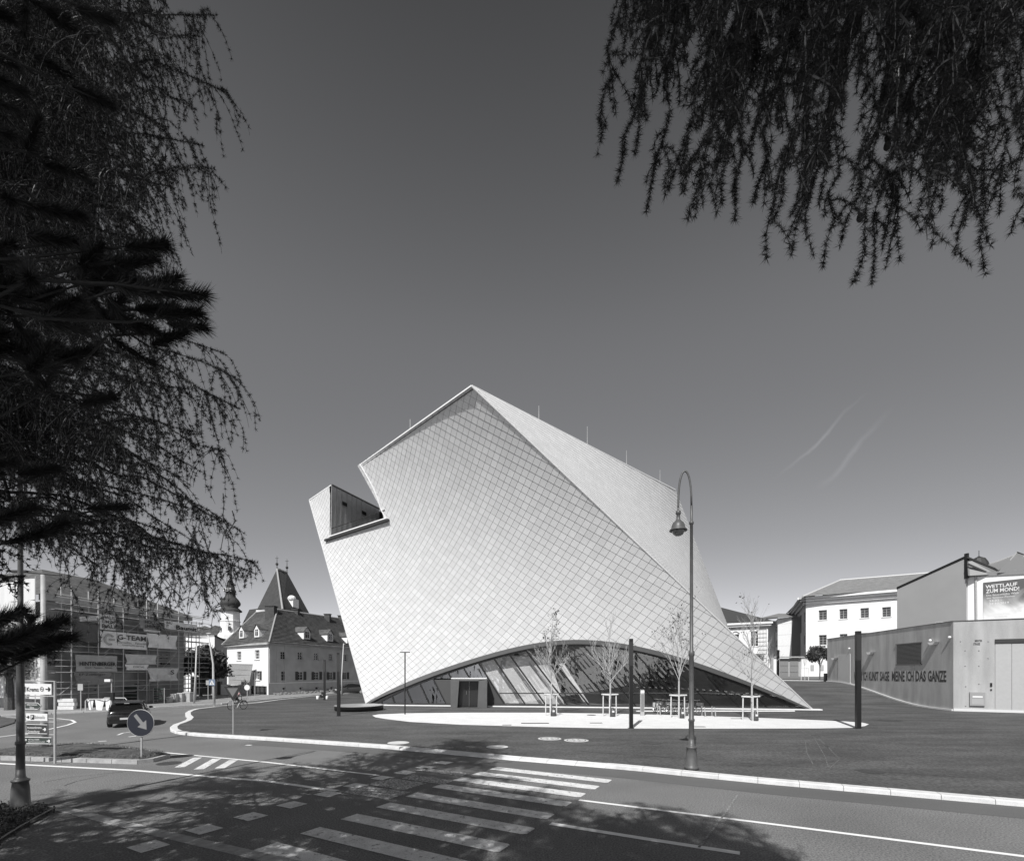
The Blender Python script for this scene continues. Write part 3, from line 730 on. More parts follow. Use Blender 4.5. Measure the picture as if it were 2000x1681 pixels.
for k in range(len(us) - 1):
    u0, u1 = us[k], us[k + 1]; dd = .0012
    v0 = vdoor + .004 if (u0 >= ub[4] - 1e-6 and u1 <= ub[7] + 1e-6) else .0
    u0 += dd; u1 -= dd; mb = MB(); nseg = 4
    P0 = [inset(u0 + (u1 - u0) * i / nseg, v0, GI) for i in range(nseg + 1)]; P1 = [inset(u0 + (u1 - u0) * i / nseg, max(v0 + .0003, vtop(u0 + (u1 - u0) * i / nseg)), GI) for i in range(nseg + 1)]
    for i in range(nseg): mb.quad(P0[i], P0[i + 1], P1[i + 1], P1[i])
    mb.build('pane', m_glass, museum)
# transom and sill
mb = MB(); uT0 = uv_of(975, 1353.5, .3, .05); uT1 = uv_of(1452, 1354, .8, .05)
mb.bar(inset(uT0[0], uT0[1], GI - .03), inset(uT1[0], uT1[1], GI - .03), .1, .09); mb.build('transom', m_dark, museum)
sv = (B2 - B1); sv.z = 0; sv.normalize(); sn = Vector((sv.y, -sv.x, 0))
mb = MB(); a = Vector((B1.x, B1.y, PZ - .02)) + sv * .5; b = Vector((B2.x, B2.y, PZ - .02)) + sv * .6; mb.obox(a - sn * .35, b - a, sn * .55, (0, 0, .1)); mb.build('plinth', M('pale_stone_kerb', .75, .85, var=.06, scale=2), museum)
mb = MB(); mb.obox(a - sn * .35 + Vector((0, 0, .1)) + sv * 1.5, (b - a) - sv * 2.4, sn * .3, (0, 0, .16)); mb.build('glazing_base', m_dark, museum)
mb = MB(); a = G(1285, 1391.5, PZ); mb.obox((9.5, 37.15, PZ), (12.2, .15, 0), (0, .16, 0), (0, 0, .07)); mb.build('threshold_strip', M('pale_stone_kerb', .75), museum)
# entrance: dark infill panels, projecting portal with door leaves
def fp_(x, y, Y): return PX(x, y, Y)
YD = 41.0
mb = MB()
c = [(847.5, 1326.5), (880, 1326.5), (880, 1377), (870.5, 1376.5)]
q = [inset(*uv_of(x, y, .2, .03), GI - .02) for x, y in c]; mb.prism(q, (0, .1, 0)); mb.build('infill_panel', M('dark_infill', .05, .5), museum)
mb = MB(); c = [(948, 1326.5), (951.5, 1326.5), (987, 1378), (948, 1378.5)]
q = [inset(*uv_of(x, y, .2, .03), GI - .02) for x, y in c]; mb.prism(q, (0, .1, 0)); mb.build('infill_panel', M('dark_infill', .05, .5), museum)
m_port = M('portal_metal', .10, .5, var=.06, scale=2)
def pq(x, y): return PX(x, y, YD)
gz = PZ
mb = MB(); mb.prism([pq(880, 1326.5), pq(897, 1326.5), pq(893, 1381.5), pq(880, 1381.5)], (0, 1.6, 0)); mb.build('portal_jamb', m_port, museum)
mb = MB(); mb.prism([pq(935, 1328), pq(951, 1326.5), pq(951, 1381.5), pq(932.5, 1381.5)], (0, 1.6, 0)); mb.build('portal_jamb', m_port, museum)
mb = MB(); mb.prism([pq(897.2, 1326.5), pq(950.8, 1326.5), pq(934.8, 1329.2), pq(897, 1329.2)], (0, 1.6, 0)); mb.build('portal_head', m_port, museum)
mb = MB(); a = inset(*uv_of(881.5, 1324.2, .2, .03), -.05); b = inset(*uv_of(951, 1324.2, .3, .03), -.05); mb.bar(a, b, .1, .1); mb.build('portal_canopy', m_intwhite, museum)
m_door = M('door_dark', .02, .25, spec=.6)
for x0, x1 in ((895, 916.2), (916.8, 934)):
    mb = MB(); mb.prism([PX(x0, 1329.5, YD + .7), PX(x1, 1329.5, YD + .7), PX(x1, 1379.5, YD + .7), PX(x0, 1379.5, YD + .7)], (0, .06, 0)); o = mb.build('door', m_door, museum)
    m2 = MB(); xx = x1 - 4 if x0 < 900 else x0 + 1; m2.tube([PX(916.4 if x0 > 900 else 911, 1331 if x0 > 900 else 1349, YD + .62), PX(916.4 if x0 > 900 else 911, 1379 if x0 > 900 else 1356, YD + .62)], .02, 6); m2.build('handle', m_steel, o)
# interior
mb = MB(); mb.poly([(-11.5, 44.6, .2), (22, 40.2, .2), (26, 64, .2), (-1, 72, .2)]); mb.build('interior_floor', M('interior_floor', .3, .5), museum)
mb = MB(); mb.poly([(-13, 47.5, 5.6), (20, 42.5, 5.6), (24, 64, 5.6), (-3, 72, 5.6)][::-1]); mb.build('interior_ceiling', m_intwhite, museum)
mb = MB(); mb.prism([(-1.5, 43.35, .2), (4.6, 42.5, .2), (3.2, 42.55, 4.5), (-2.9, 43.4, 4.5)], (.05, .35, 0)); mb.build('interior_wall', m_intwhite, museum)
mb = MB(); mb.box(4.3, 12.5, 45.0, 47.4, .2, 5.3); mb.build('stair_core', M('dark_core', .03, .4), museum)
mb = MB(); mb.box(-8, 25, 62, 62.3, .2, 5.58); mb.build('interior_wall', M('inner_grey', .2, .8), museum)
mb = MB(); mb.box(-9, -6.5, 48.5, 49, .2, 2.6); mb.box(14.5, 21, 45.4, 46.2, .2, 1.15); mb.build('reception_desk', M('dark_core', .03), museum)
for x0, x1, xt in ((6.4, 6.8, 4.0),):
    mb = MB(); mb.prism([(x0, 42.6 - x0 * .1, .2), (x1, 42.6 - x0 * .1, .2), (xt + x1 - x0, 43.0 - x0 * .1, 4.0), (xt, 43.0 - x0 * .1, 4.0)], (0, .4, 0)); mb.build('interior_column', m_intwhite, museum)
# ------------------------------------------------------------------ street furniture on and around the plaza
def lamp_post(name_loc, label, aim, hgt=8.9):
    t = thing('street_lamp', label, 'street lamp', name_loc, 0, 'arched street lamps')
    o = Vector(name_loc); L = lambda r, z: (r, z)
    mb = MB(); mb.lathe([(.22, 0), (.22, .08), (.2, .1), (.18, .13), (.165, .5), (.145, .66), (.17, .68), (.17, .71), (.12, .73), (.095, .78), (.085, .95)], o, 12, True); mb.build('base', m_lampm, t, True)
    mb = MB(); mb.lathe([(.085, .9), (.078, 1.5), (.098, 1.52), (.098, 1.58), (.076, 1.6), (.072, 3.55), (.095, 3.58), (.095, 3.7), (.056, 3.75), (.045, 7.7), (.07, 7.72), (.07, 7.79), (.04, 7.81), (.036, 8.3)], o, 12); mb.build('shaft', m_lampm, t, True)
    a = Vector((math.cos(aim), math.sin(aim), 0)); P = []
    for k in range(15):
        th = math.pi * k / 14; r = .2; P.append(o + a * (r - r * math.cos(th)) * 1.0 + Vector((0, 0, 8.3 + 1.1 * math.sin(th) ** .8 if 0 < k < 14 else 8.3)))
    P.append(P[-1] - Vector((0, 0, .05)))
    mb = MB(); mb.tube(P, .032, 8); mb.build('arm', m_lampm, t, True)
    c = P[-1]
    mb = MB(); mb.lathe([(.03, .02), (.03, -.08), (.075, -.1), (.08, -.2), (.055, -.22), (.06, -.36), (.1, -.42), (.16, -.47), (.2, -.56), (.215, -.64), (.27, -.7), (.275, -.73), (.2, -.7), (.19, -.62), (.1, -.5)], c, 20); s = mb.build('lamp_shade', m_lampm, t, True)
    mb = MB(); mb.lathe([(.195, -.68), (.19, -.76), (.15, -.84), (.08, -.885), (.001, -.895)], c, 20); mb.build('globe', M('lamp_glass', .2, .15, spec=.9), t, True)
    return t
l1 = G(1350.5, 1501.5, PZ)
lamp_post(tuple(l1), 'green grey arched street lamp on the plaza, bell shaped shade hanging before the museum', R(172))
l2 = G(40, 1582, 0)
lamp_post(tuple(l2), 'dark arched street lamp rising from the planting bed into the larch foliage', R(30))
# black light columns
def column(x, y, top, w, label, g=PZ, wide=.19):
    p = G(x, y, g); h = (y - top) * p.y / F
    t = thing('light_column', label, 'light column', p, 0, 'slim black light columns')
    mb = MB(); mb.box(p.x - wide / 2, p.x + wide / 2, p.y - .09, p.y + .09, p.z, p.z + h); mb.build('shaft', m_black, t)
    mb = MB(); mb.box(p.x - wide / 2 - .004, p.x + wide / 2 + .004, p.y - .096, p.y + .094, p.z + h * .70, p.z + h * .965); o = mb.build('light_panel', m_dark, t)
    mb = MB(); mb.box(p.x - wide / 2 - .06, p.x + wide / 2 + .06, p.y - .15, p.y + .15, p.z, p.z + .012); mb.build('base_plate', m_dark, t)
column(661.5, 1398, 1274, 6, 'black light column standing in front of the round bench')
column(634, 1366.5, 1288, 4, 'thin black light column behind the round bench, crouching person at its foot')
column(1232.5, 1421.5, 1247, 7, 'tall black light column in the middle of the pale paving')
column(1676, 1422, 1232, 8, 'tall black light column at the right tip of the pale paving', wide=.23)
p = G(1519.5, 1331, 1.9); p = PX(1519.5, 1330.5, 58.0); p.z = ramp_h(58)
t = thing('light_column', 'distant black light column before the yard gate', 'light column', p, 0, 'slim black light columns')
mb = MB(); mb.box(p.x - .13, p.x + .13, p.y - .1, p.y + .1, p.z, p.z + 3.8); mb.build('shaft', m_black, t)
# T-shaped lamp
p = G(791, 1394.5, PZ); h = (1394.5 - 1274) * p.y / F
t = thing('t_shaped_lamp', 'slim black T shaped lamp at the left end of the pale paving', 'lamp', p)
mb = MB(); mb.tube([p, p + Vector((0, 0, h))], .045, 8); mb.build('pole', m_black, t)
mb = MB(); mb.box(p.x - .33, p.x + .33, p.y - .12, p.y + .12, p.z + h, p.z + h + .05); mb.build('lamp_head', m_black, t)
# round bench
c = G(701.5, 1386, PZ); r = 46 * c.y / F
t = thing('round_bench', 'low dark round bench at the left corner of the museum', 'bench', c)
mb = MB(); mb.lathe([(r - .1, 0), (r - .1, .06), (r, .06), (r, .36)], c, 40); mb.build('drum', m_black, t, True)
mb = MB(); mb.lathe([(r + .02, .36), (r + .02, .4), (.001, .4)], c, 40); mb.build('seat', M('bench_top', .3, .35, var=.1, scale=2), t)
# info pillar
p = G(1254.5, 1397, PZ); t = thing('info_pillar', 'grey steel information pillar with rounded top left of the bicycles', 'information pillar', p)
mb = MB(); mb.prism([(p.x - .13, p.y - .06, p.z), (p.x + .13, p.y - .06, p.z), (p.x + .13, p.y - .06, p.z + 1.72), (p.x + .11, p.y - .06, p.z + 1.8), (p.x - .11, p.y - .06, p.z + 1.8), (p.x - .13, p.y - .06, p.z + 1.72)], (0, .16, 0)); mb.build('body', m_galv, t)
mb = MB(); mb.box(p.x - .1, p.x + .1, p.y - .075, p.y - .062, p.z + .3, p.z + 1.5); mb.build('display_panel', M('panel_grey', .18, .4), t)
mb = MB(); mb.box(p.x - .12, p.x + .12, p.y - .075, p.y - .062, p.z + 1.58, p.z + 1.72); mb.build('lamp', M('lamp_white', .8, .5), t)
# young trees with stakes and watering bags
def young_tree(x, y, ytop, seed, label, spread, lvl=4, leaves=0, split=.42, lean=.3):
    rnd = random.Random(seed); p = G(x, y, PZ); H_ = (y - ytop) * p.y / F
    t = thing('young_tree', label, 'tree', p, 0, 'young trees on the pale paving')
    mb = MB(); tips = []
    def grow(a, d, L, r, depth):
        b = a + d * L; m = (a + b) / 2 + Vector((rnd.gauss(0, .03), rnd.gauss(0, .03), 0)) * L
        mb.tube([a, m, b], [r * .8, r * .65, r * .5], 5 if depth < 2 else 3, cap=False)
        if depth >= 3: tips.append((m, b))
        if depth >= lvl: return
        n = 3 if depth else 7
        for k in range(n):
            s = rnd.uniform(.25, 1) if depth else rnd.uniform(0, 1)
            q = a.lerp(b, s); az = rnd.uniform(0, 2 * math.pi); tl = rnd.uniform(.35, .75) * (spread if depth == 0 else .8)
            dd = (d + Vector((math.cos(az), math.sin(az), 0)) * tl + Vector((0, 0, .25))).normalized()
            grow(q, dd, L * rnd.uniform(.5, .75) * (1 if depth else .8), r * .6, depth + 1)
    trunkH = H_ * split * .75
    mb.tube([p, p + Vector((0, 0, trunkH))], [.065, .055], 7, cap=False); top = p + Vector((0, 0, trunkH))
    grow(top, Vector((rnd.gauss(0, .03), 0, 1)).normalized(), (H_ - trunkH) * .62, .045, 0)
    for k in range(5):
        az = k * 1.257 + rnd.uniform(0, .6); d = Vector((math.cos(az) * spread, math.sin(az) * spread, 1.0)).normalized(); grow(top + Vector((0, 0, rnd.uniform(-.2, .6))), d, (H_ - trunkH) * .36, .032, 1)
    mb.build('trunk', m_barkw, t)
    if leaves:
        lv = MB()
        for k in range(leaves):
            a, b = rnd.choice(tips); q = a.lerp(b, rnd.random()) + Vector((rnd.gauss(0, .04), rnd.gauss(0, .04), rnd.gauss(0, .04))); s = rnd.uniform(.04, .075)
            u = Vector((rnd.gauss(0, 1), rnd.gauss(0, 1), rnd.gauss(0, 1))).normalized(); w = u.cross(Vector((rnd.gauss(0, 1), .3, 1))).normalized()
            lv.add([q - u * s, q + w * s * .7, q + u * s, q - w * s * .7], [(0, 1, 2, 3)])
        o = lv.build('crown', m_leafd, t); o['kind'] = 'stuff'
    return p
def stakes(p, label, w=.45, h=1.35, bag=True, blabel=''):
    t = thing('tree_stakes', label, 'tree support', p, 0, 'wooden tree supports')
    for dx, dy in ((-w, .25), (w, .2), (-w * .3, -.4)):
        mb = MB(); mb.tube([(p.x + dx, p.y + dy, p.z), (p.x + dx * .96, p.y + dy, p.z + h + .04)], .04, 7); mb.build('stake', m_wood, t)
    mb = MB(); mb.tube([(p.x - w - .12, p.y + .18, p.z + h), (p.x + w + .12, p.y + .13, p.z + h)], .045, 7); mb.build('crossbar', m_wood, t)
    mb = MB(); mb.tube([(p.x - w, p.y + .25, p.z + h * .98), (p.x - w * .3, p.y - .4, p.z + h * .98), (p.x + w, p.y + .2, p.z + h * .98)], .035, 6); mb.build('crossbar', m_wood, t)
    if bag:
        b = MB(); b.lathe([(.18, 0), (.2, .1), (.16, .35), (.1, .55), (.06, .62)], (p.x + .12, p.y - .18, p.z), 9, True); o = b.build('watering_bag', M('bag_green', .06, .5, bump=.4, bscale=8), None, True); tag(o, blabel, 'watering bag', 'tree watering bags')
        b = MB(); b.box(p.x + .05, p.x + .2, p.y - .37, p.y - .34, p.z + .3, p.z + .42); b.build('label_patch', M('patch_white', .6), o)
d = [(1077, 1397.5, 1212, 5, 'young tree with sparse dark leaves, leftmost on the pale paving', .62, 4, 420, .46),
     (1192, 1398.5, 1197, 9, 'bare young tree with a wide fan of pale twigs left of the black column', .85, 4, 0, .42),
     (1326, 1401.5, 1161, 14, 'tallest young tree, narrow with few leaves, behind the parked bicycles', .42, 4, 300, .40),
     (1468.5, 1406.5, 1180, 23, 'bare young tree, rightmost on the pale paving, before the museum tip', .8, 4, 60, .40)]
sl = ['wooden stakes and crossbar around the leftmost young tree', 'wooden stakes and crossbar around the bare fan shaped tree', 'wooden stakes and crossbar around the tree by the bicycles', 'wooden stakes and crossbar around the rightmost young tree']
bl = ['dark watering bag at the foot of the leftmost young tree', 'dark watering bag at the foot of the bare fan shaped tree', 'dark watering bag at the foot of the tree by the bicycles', 'dark watering bag at the foot of the rightmost young tree']
for k, a in enumerate(d):
    p = young_tree(*a[:6], lvl=a[6], leaves=a[7], split=a[8]); stakes(p, sl[k], h=1.5, blabel=bl[k], w=.38 if k == 0 else .45)
# bicycles: one bike, copied
m_tyre = M('tyre_rubber', .02, .8); m_frame = M('bike_frame', .06, .35); m_red = M('faded_red', (.5, .3, .3), .7)
def ring(mb, c, R_, r, axis='y', n=22, k=5):
    P = []
    for i in range(n + 1):
        a = 2 * math.pi * i / n; P.append((c[0] + R_ * math.cos(a), c[1], c[2] + R_ * math.sin(a)))
    mb.tube(P, r, k, cap=False)
def make_bike(panel=True):
    t = thing('bicycle', 'x', 'bicycle')
    for x in (-.53, .53):
        mb = MB(); ring(mb, (x, 0, .34), .325, .02); w = mb.build('wheel', m_tyre, t)
        mb = MB(); ring(mb, (x, 0, .34), .3, .012)
        for k in range(8): a = k * math.pi / 8; mb.bar((x - .3 * math.cos(a), 0, .34 - .3 * math.sin(a)), (x + .3 * math.cos(a), 0, .34 + .3 * math.sin(a)), .005)
        mb.build('rim', m_steel, w)
        mb = MB(); mb.tube([(x + .36 * math.cos(a), 0, .34 + .36 * math.sin(a)) for a in [R(20 + 14 * k) for k in range(11)]], .02, 4, flat=1.5); mb.build('mudguard', m_frame, t)
    mb = MB(); bb = (-.05, 0, .3); hd = (.36, 0, .85); st = (-.2, 0, .8)
    for a, b, r in ((bb, hd, .025), (bb, st, .02), (st, (.34, 0, .72), .022), ((-.53, 0, .34), bb, .013), ((-.53, 0, .34), st, .012), (hd, (.42, 0, .6), .022), ((.42, .05, .6), (.53, .05, .34), .012), ((.42, -.05, .6), (.53, -.05, .34), .012), (hd, (.32, 0, 1.02), .018), (st, (-.25, 0, .95), .016)): mb.tube([a, b], r, 6)
    mb.build('frame', m_frame, t)
    mb = MB(); mb.tube([(.2, -.28, 1.05), (.3, -.2, 1.06), (.33, 0, 1.03), (.3, .2, 1.06), (.2, .28, 1.05)], .014, 6); mb.build('handlebar', m_steel, t)
    mb = MB(); mb.ball((-.27, 0, .99), .14, 8, 5, (1, .55, .3)); mb.build('saddle', m_tyre, t, True)
    mb = MB(); mb.tube([(-.05, -.1, .3), (.0, -.12, .18)], .012, 4); mb.box(-.04, .06, -.2, -.12, .16, .19); mb.tube([(-.05, .1, .3), (-.1, .12, .42)], .012, 4); mb.build('pedals', m_steel, t)
    mb = MB()
    for z in (.72, .8, .88):
        mb.tube([(.5, -.16, z), (.8, -.16, z), (.8, .16, z), (.5, .16, z), (.5, -.16, z)], .007, 4)
    for x, y in ((.5, -.16), (.8, -.16), (.8, .16), (.5, .16), (.65, -.16), (.65, .16), (.8, 0)): mb.tube([(x, y, .7), (x, y, .9)], .006, 4)
    mb.build('basket', m_steel, t)
    if panel:
        mb = MB(); mb.box(-.78, -.32, -.05, -.03, .42, .74); mb.box(-.78, -.32, .03, .05, .42, .74); mb.build('advert_panel', M('advert_white', .75), t)
    return t
bk = make_bike(); gb = 'bicycles parked in the row by the information pillar'
bl_ = [(1283, 1392, 62, 'pale bicycle with white advert panel, leftmost of the parked row'), (1296, 1394, 78, 'parked bicycle, second from the left, wheel turned to the camera'), (1309, 1394.5, 60, 'parked bicycle in the middle of the row, left of the tree'),
       (1318, 1395, 74, 'parked bicycle directly behind the staked tree'), (1334, 1396, 66, 'parked bicycle just right of the staked tree'), (1357, 1395.5, 70, 'parked bicycle half hidden by the street lamp, rightmost of the row')]
for k, (x, y, a, lb) in enumerate(bl_):
    p = G(x, y, PZ)
    if k == 0: bk.location = p; bk.rotation_euler = (0, 0, R(a - 150)); bk['label'] = lb; bk['group'] = gb
    else: dup(bk, p, R(a - 150), lb, gb)
def hoop(x, y, lb, first=[None]):
    p = G(x, y, PZ)
    if first[0]: return dup(first[0], p, 0, lb)
    t = thing('bike_stand', lb, 'bicycle stand', (0, 0, 0), 0, 'tilted steel bicycle stands')
    mb = MB(); mb.tube([(0, 0, 0), (-.06, 0, .62), (-.06, .5, .66), (-.0, .62, 0)], .035, 7); mb.build('hoop', m_galv, t)
    mb = MB(); mb.box(-.1, .1, -.08, .08, 0, .012); mb.box(-.1, .1, .54, .7, 0, .012); mb.build('foot_plate', m_galv, t); first[0] = t; t.location = p
for x, y, lb in ((1398, 1399.5, 'empty steel bicycle stand, right one, before the glazing'), (1378, 1399, 'empty steel bicycle stand, left one, nearest the parked bicycles'), (1345, 1398, 'steel bicycle stand behind the street lamp'), (1290, 1396, 'steel bicycle stand under the leftmost bicycles')): hoop(x, y, lb)
# ------------------------------------------------------------------ signs
m_sblue = M('sign_blue', (.014, .016, .024), .4); m_sarr = M('sign_arrow', .2, .5); m_swhite = M('sign_white', .72, .5); m_sgreen = M('sign_dark_green', (.045, .055, .05), .5); m_sbrown = M('sign_brown', .04, .5); m_ink = M('sign_ink', .015, .6)
p = G(276.5, 1481, .12); c = PX(277, 1411, p.y); rr = 26 * p.y / F
t = thing('keep_right_sign', 'round dark blue sign with a diagonal arrow on the traffic island', 'road sign', p)
mb = MB(); mb.tube([p - Vector((0, 0, .1)), (c.x, p.y, c.z + .3)], .032, 8); mb.build('post', m_galv, t)
mb = MB(); q = []
for k in range(33): a = 2 * math.pi * k / 32; q.append((c.x + rr * math.cos(a), p.y - .06, c.z + rr * math.sin(a)))
mb.prism(q[:-1], (0, .02, 0)); o = mb.build('plate', m_sblue, t)
mb = MB(); mb.tube([(x_, p.y - .055, z_) for x_, y_, z_ in q], .012, 4, cap=False); mb.build('rim', m_galv, o)
u = Vector((.62, 0, -.785)).normalized(); w = Vector((u.z, 0, -u.x)); cc = Vector((c.x, p.y - .066, c.z)) + Vector((.02, 0, .02))
def U(a, b): return cc + u * a * rr + w * b * rr
mb = MB(); mb.prism([U(-.72, -.13), U(.1, -.13), U(.1, -.42), U(.68, 0), U(.1, .42), U(.1, .13), U(-.72, .13)], (0, .004, 0)); mb.build('arrow', m_sarr, o)
p = G(455.5, 1433, PZ); c = PX(455.5, 1348, p.y)
t = thing('give_way_sign', 'triangular give way sign on a thin post at the kerb of the plaza', 'road sign', p)
mb = MB(); mb.tube([p, (c.x, p.y, c.z + .2)], .03, 8); mb.build('post', m_galv, t)
def tri(s, y): return [(c.x - s, y, c.z + s * .45), (c.x, y, c.z - s * 1.15), (c.x + s, y, c.z + s * .45)]
mb = MB(); mb.prism(tri(.43, p.y - .05), (0, .015, 0)); o = mb.build('plate', M('sign_red_dark', .02, .5), t)
mb = MB(); mb.prism(tri(.27, p.y - .056), (0, .004, 0)); mb.build('plate_centre', M('sign_centre_grey', .14, .6), o)
# direction sign frame on the island
Yf = G(108, 1486, .12).y
def fq(x, y): return PX(x, y, Yf)
t = thing('direction_sign_frame', 'tall frame of stacked direction signs, Krems on top, on the traffic island', 'direction sign', fq(80, 1483))
t.location.z = .1
for x in (107.5, 40.5):
    mb = MB(); a = fq(x, 1329); mb.tube([(a.x, Yf, .05), (a.x, Yf, a.z)], .038, 8); mb.build('post', m_galv, t)
for y in (1330, 1359.5, 1388, 1409.5, 1434.5):
    mb = MB(); mb.tube([fq(40.5, y - 1.0), fq(107.5, y)], .02, 6); mb.build('crossbar', m_galv, t)
def plate(x0, y0, x1, y1, mat, rim=None, arrow=False, skew=1.2):
    q = [(x0, y1 - skew * .7), (x1, y1), (x1 + (0 if not arrow else 0), y0 + skew), (x0, y0)]
    if arrow: q = [(x0, y1 - skew * .5), (x1 - 7, y1), (x1, (y0 + y1) / 2 + .5), (x1 - 7, y0 + .7), (x0, y0)]
    P = [Vector(fq(a, b)) - Vector((0, .05, 0)) for a, b in q]
    mb = MB(); mb.prism(P, (0, .025, 0)); o = mb.build('sign_plate', mat, t)
    if rim is not None: m2 = MB(); m2.tube([v - Vector((0, .01, 0)) for v in P + [P[0]]], .011, 4, cap=False); m2.build('sign_rim', rim, o)
    return o
def ftext(o, st, x0, y0, x1, y1, mat, bold=.01, dy=.062):
    mb = MB(); a = fq(x0, y1) - Vector((0, dy, 0)); text(mb, st, a, fq(x1, y1 + .3) - fq(x0, y1), fq(x0, y0) - fq(x0, y1), bold); return mb.build('lettering', mat, o)
def farrow(o, x0, x1, y, mat, hh=4.2, dy=.062):
    P = [(x0, y - .9), (x1 - hh, y - .9), (x1 - hh - 1, y - hh), (x1 - hh + 1.6, y - hh), (x1, y), (x1 - hh + 1.6, y + hh), (x1 - hh - 1, y + hh), (x1 - hh, y + .9), (x0, y + .9)]
    mb = MB(); mb.poly([Vector(fq(a, b)) - Vector((0, dy, 0)) for a, b in P]); mb.build('arrow', mat, o)
o = plate(42, 1334, 103, 1356, m_swhite); ftext(o, 'Krems', 55.5, 1341, 78.5, 1349.5, m_ink, .02); farrow(o, 92, 101.5, 1345.2, m_ink, 4)
mb = MB(); cx_ = fq(85, 1345)
for r_ in (.055, .0):
    if r_: mb.tube([(cx_.x + r_ * math.cos(a), Yf - .062, cx_.z + r_ * 1.25 * math.sin(a)) for a in [math.pi * k / 10 for k in range(21)]], .007, 4, cap=False)
mb.ball((cx_.x, Yf - .062, cx_.z), .018, 8, 5); mb.build('symbol', m_ink, o)
mb = MB(); q = [fq(47.5, 1340), fq(52.5, 1340), fq(52.5, 1350), fq(47.5, 1350), fq(47.5, 1340)]; mb.tube([v - Vector((0, .062, 0)) for v in q], .008, 4); mb.build('symbol', m_ink, o); ftext(o, '5', 49, 1342, 51.5, 1348.5, m_ink, .03)
o = plate(38, 1371.5, 84, 1384, m_sgreen, m_swhite, True); ftext(o, 'Information', 56, 1373, 76, 1376.8, m_swhite, .01); ftext(o, '50m', 61.5, 1378.8, 70, 1382.5, m_swhite, .01)
mb = MB(); q = [fq(52.6, 1372), fq(52.6, 1383.5)]; mb.tube([v - Vector((0, .06, 0)) for v in q], .008, 4); mb.build('divider', m_swhite, o); ftext(o, 'i', 47.5, 1373.5, 49.5, 1382, m_swhite, .04)
o = plate(53.5, 1392, 95, 1407, m_swhite); farrow(o, 55, 60.5, 1399.3, m_ink, 2.6); ftext(o, 'Bahnzeile', 70.5, 1396, 90.5, 1402.5, M('sign_ochre', .28), .01)
mb = MB(); mb.poly([Vector(fq(a, b)) - Vector((0, .06, 0)) for a, b in ((63, 1395), (69.5, 1395), (69.5, 1404), (63, 1404))]); mb.build('parking_symbol', m_ink, o); ftext(o, 'P', 64.7, 1396.2, 68.3, 1402.8, m_swhite, .03, .066)
o = plate(55, 1413.5, 95.5, 1432, m_sbrown, m_swhite); ftext(o, 'museumkrems', 56.7, 1417, 84.5, 1422, m_swhite, .01); ftext(o, 'Gozzoburg', 57, 1424.5, 80.5, 1431, m_swhite, .015); farrow(o, 87, 93.3, 1423.5, m_swhite, 3)
o = plate(50.5, 1438.5, 103.5, 1451.5, m_sgreen, m_swhite); ftext(o, 'NÖ Haus KREMS', 59, 1441, 80, 1444.3, m_swhite, .01); ftext(o, 'Bezirkshauptmannschaft', 59, 1446, 91, 1449, m_swhite, .005); farrow(o, 94.5, 101.2, 1446, m_swhite, 2.8); ftext(o, 'P', 53, 1441.5, 56, 1448.5, m_swhite, .02)
# tall mast behind the frame
p = G(87, 1464, .12); t = thing('lighting_mast', 'tall grey lighting mast with a flat arm behind the stacked direction signs', 'lamp post', p)
zt = EYE + (HY - 1122) * p.y / F
mb = MB(); mb.tube([(p.x, p.y, .05), (p.x - .02, p.y, 1.9), (p.x - .06, p.y, zt)], [.14, .11, .075], 10); mb.build('pole', m_galv, t, True)
mb = MB(); a = PX(26, 1115, p.y); b = PX(120, 1123, p.y); mb.tube([(a.x, p.y, a.z), (b.x, p.y, b.z)], .035, 6); mb.build('arm', m_dark, t)
mb = MB(); mb.box(a.x - .1, a.x + .6, p.y - .12, p.y + .12, a.z - .05, a.z + .02); mb.build('lamp_head', m_dark, t)
# leaning lamp with crossing sign, thin lamp beside it
p = G(418.5, 1382, 0); t = thing('street_light', 'slender leaning street light carrying a pedestrian crossing sign', 'street light', p)
P = [Vector((p.x, p.y, 0))] + [PX(x, y, p.y) for x, y in ((417, 1330), (416.4, 1296), (411, 1262), (406, 1238))]
mb = MB(); mb.tube(P, [.12, .1, .08, .07, .05], 8); mb.build('pole', M('pale_pole', .5, .5), t, True)
mb = MB(); mb.ball(PX(408, 1237, p.y), .28, 8, 5, (1, .5, .3)); mb.build('lamp_head', m_galv, t, True)
mb = MB(); c = PX(416.4, 1332, p.y); s = .27; mb.prism([(c.x - s, p.y - .18, c.z - s), (c.x + s, p.y - .18, c.z - s), (c.x + s, p.y - .18, c.z + s), (c.x - s, p.y - .18, c.z + s)], (0, .02, 0)); o = mb.build('crossing_sign', M('crossing_blue', (.16, .2, .27), .5), t)
mb = MB(); mb.poly([(c.x - s * .75, p.y - .186, c.z - s * .7), (c.x + s * .75, p.y - .186, c.z - s * .7), (c.x, p.y - .186, c.z + s * .75)]); mb.build('white_triangle', m_swhite, o)
mb = MB(); mb.tube([(c.x, p.y - .19, c.z + .08), (c.x, p.y - .19, c.z - .02), (c.x - .05, p.y - .19, c.z - .15)], .018, 4); mb.tube([(c.x, p.y - .19, c.z - .02), (c.x + .06, p.y - .19, c.z - .15)], .018, 4); mb.build('walking_figure', m_ink, o)
p = G(379, 1375, 0); t = thing('street_light', 'thin straight street light with a drop shaped head left of the leaning one', 'street light', p)
mb = MB(); mb.tube([Vector((p.x, p.y, 0)), PX(382, 1320, p.y), PX(384, 1260, p.y)], [.1, .08, .05], 8); mb.tube([PX(384, 1262, p.y), PX(392, 1258, p.y)], .03, 5); mb.build('pole', M('pale_pole', .5), t, True)
mb = MB(); mb.ball(PX(400, 1257.5, p.y), .4, 8, 5, (1, .4, .25)); mb.build('lamp_head', m_galv, t, True)
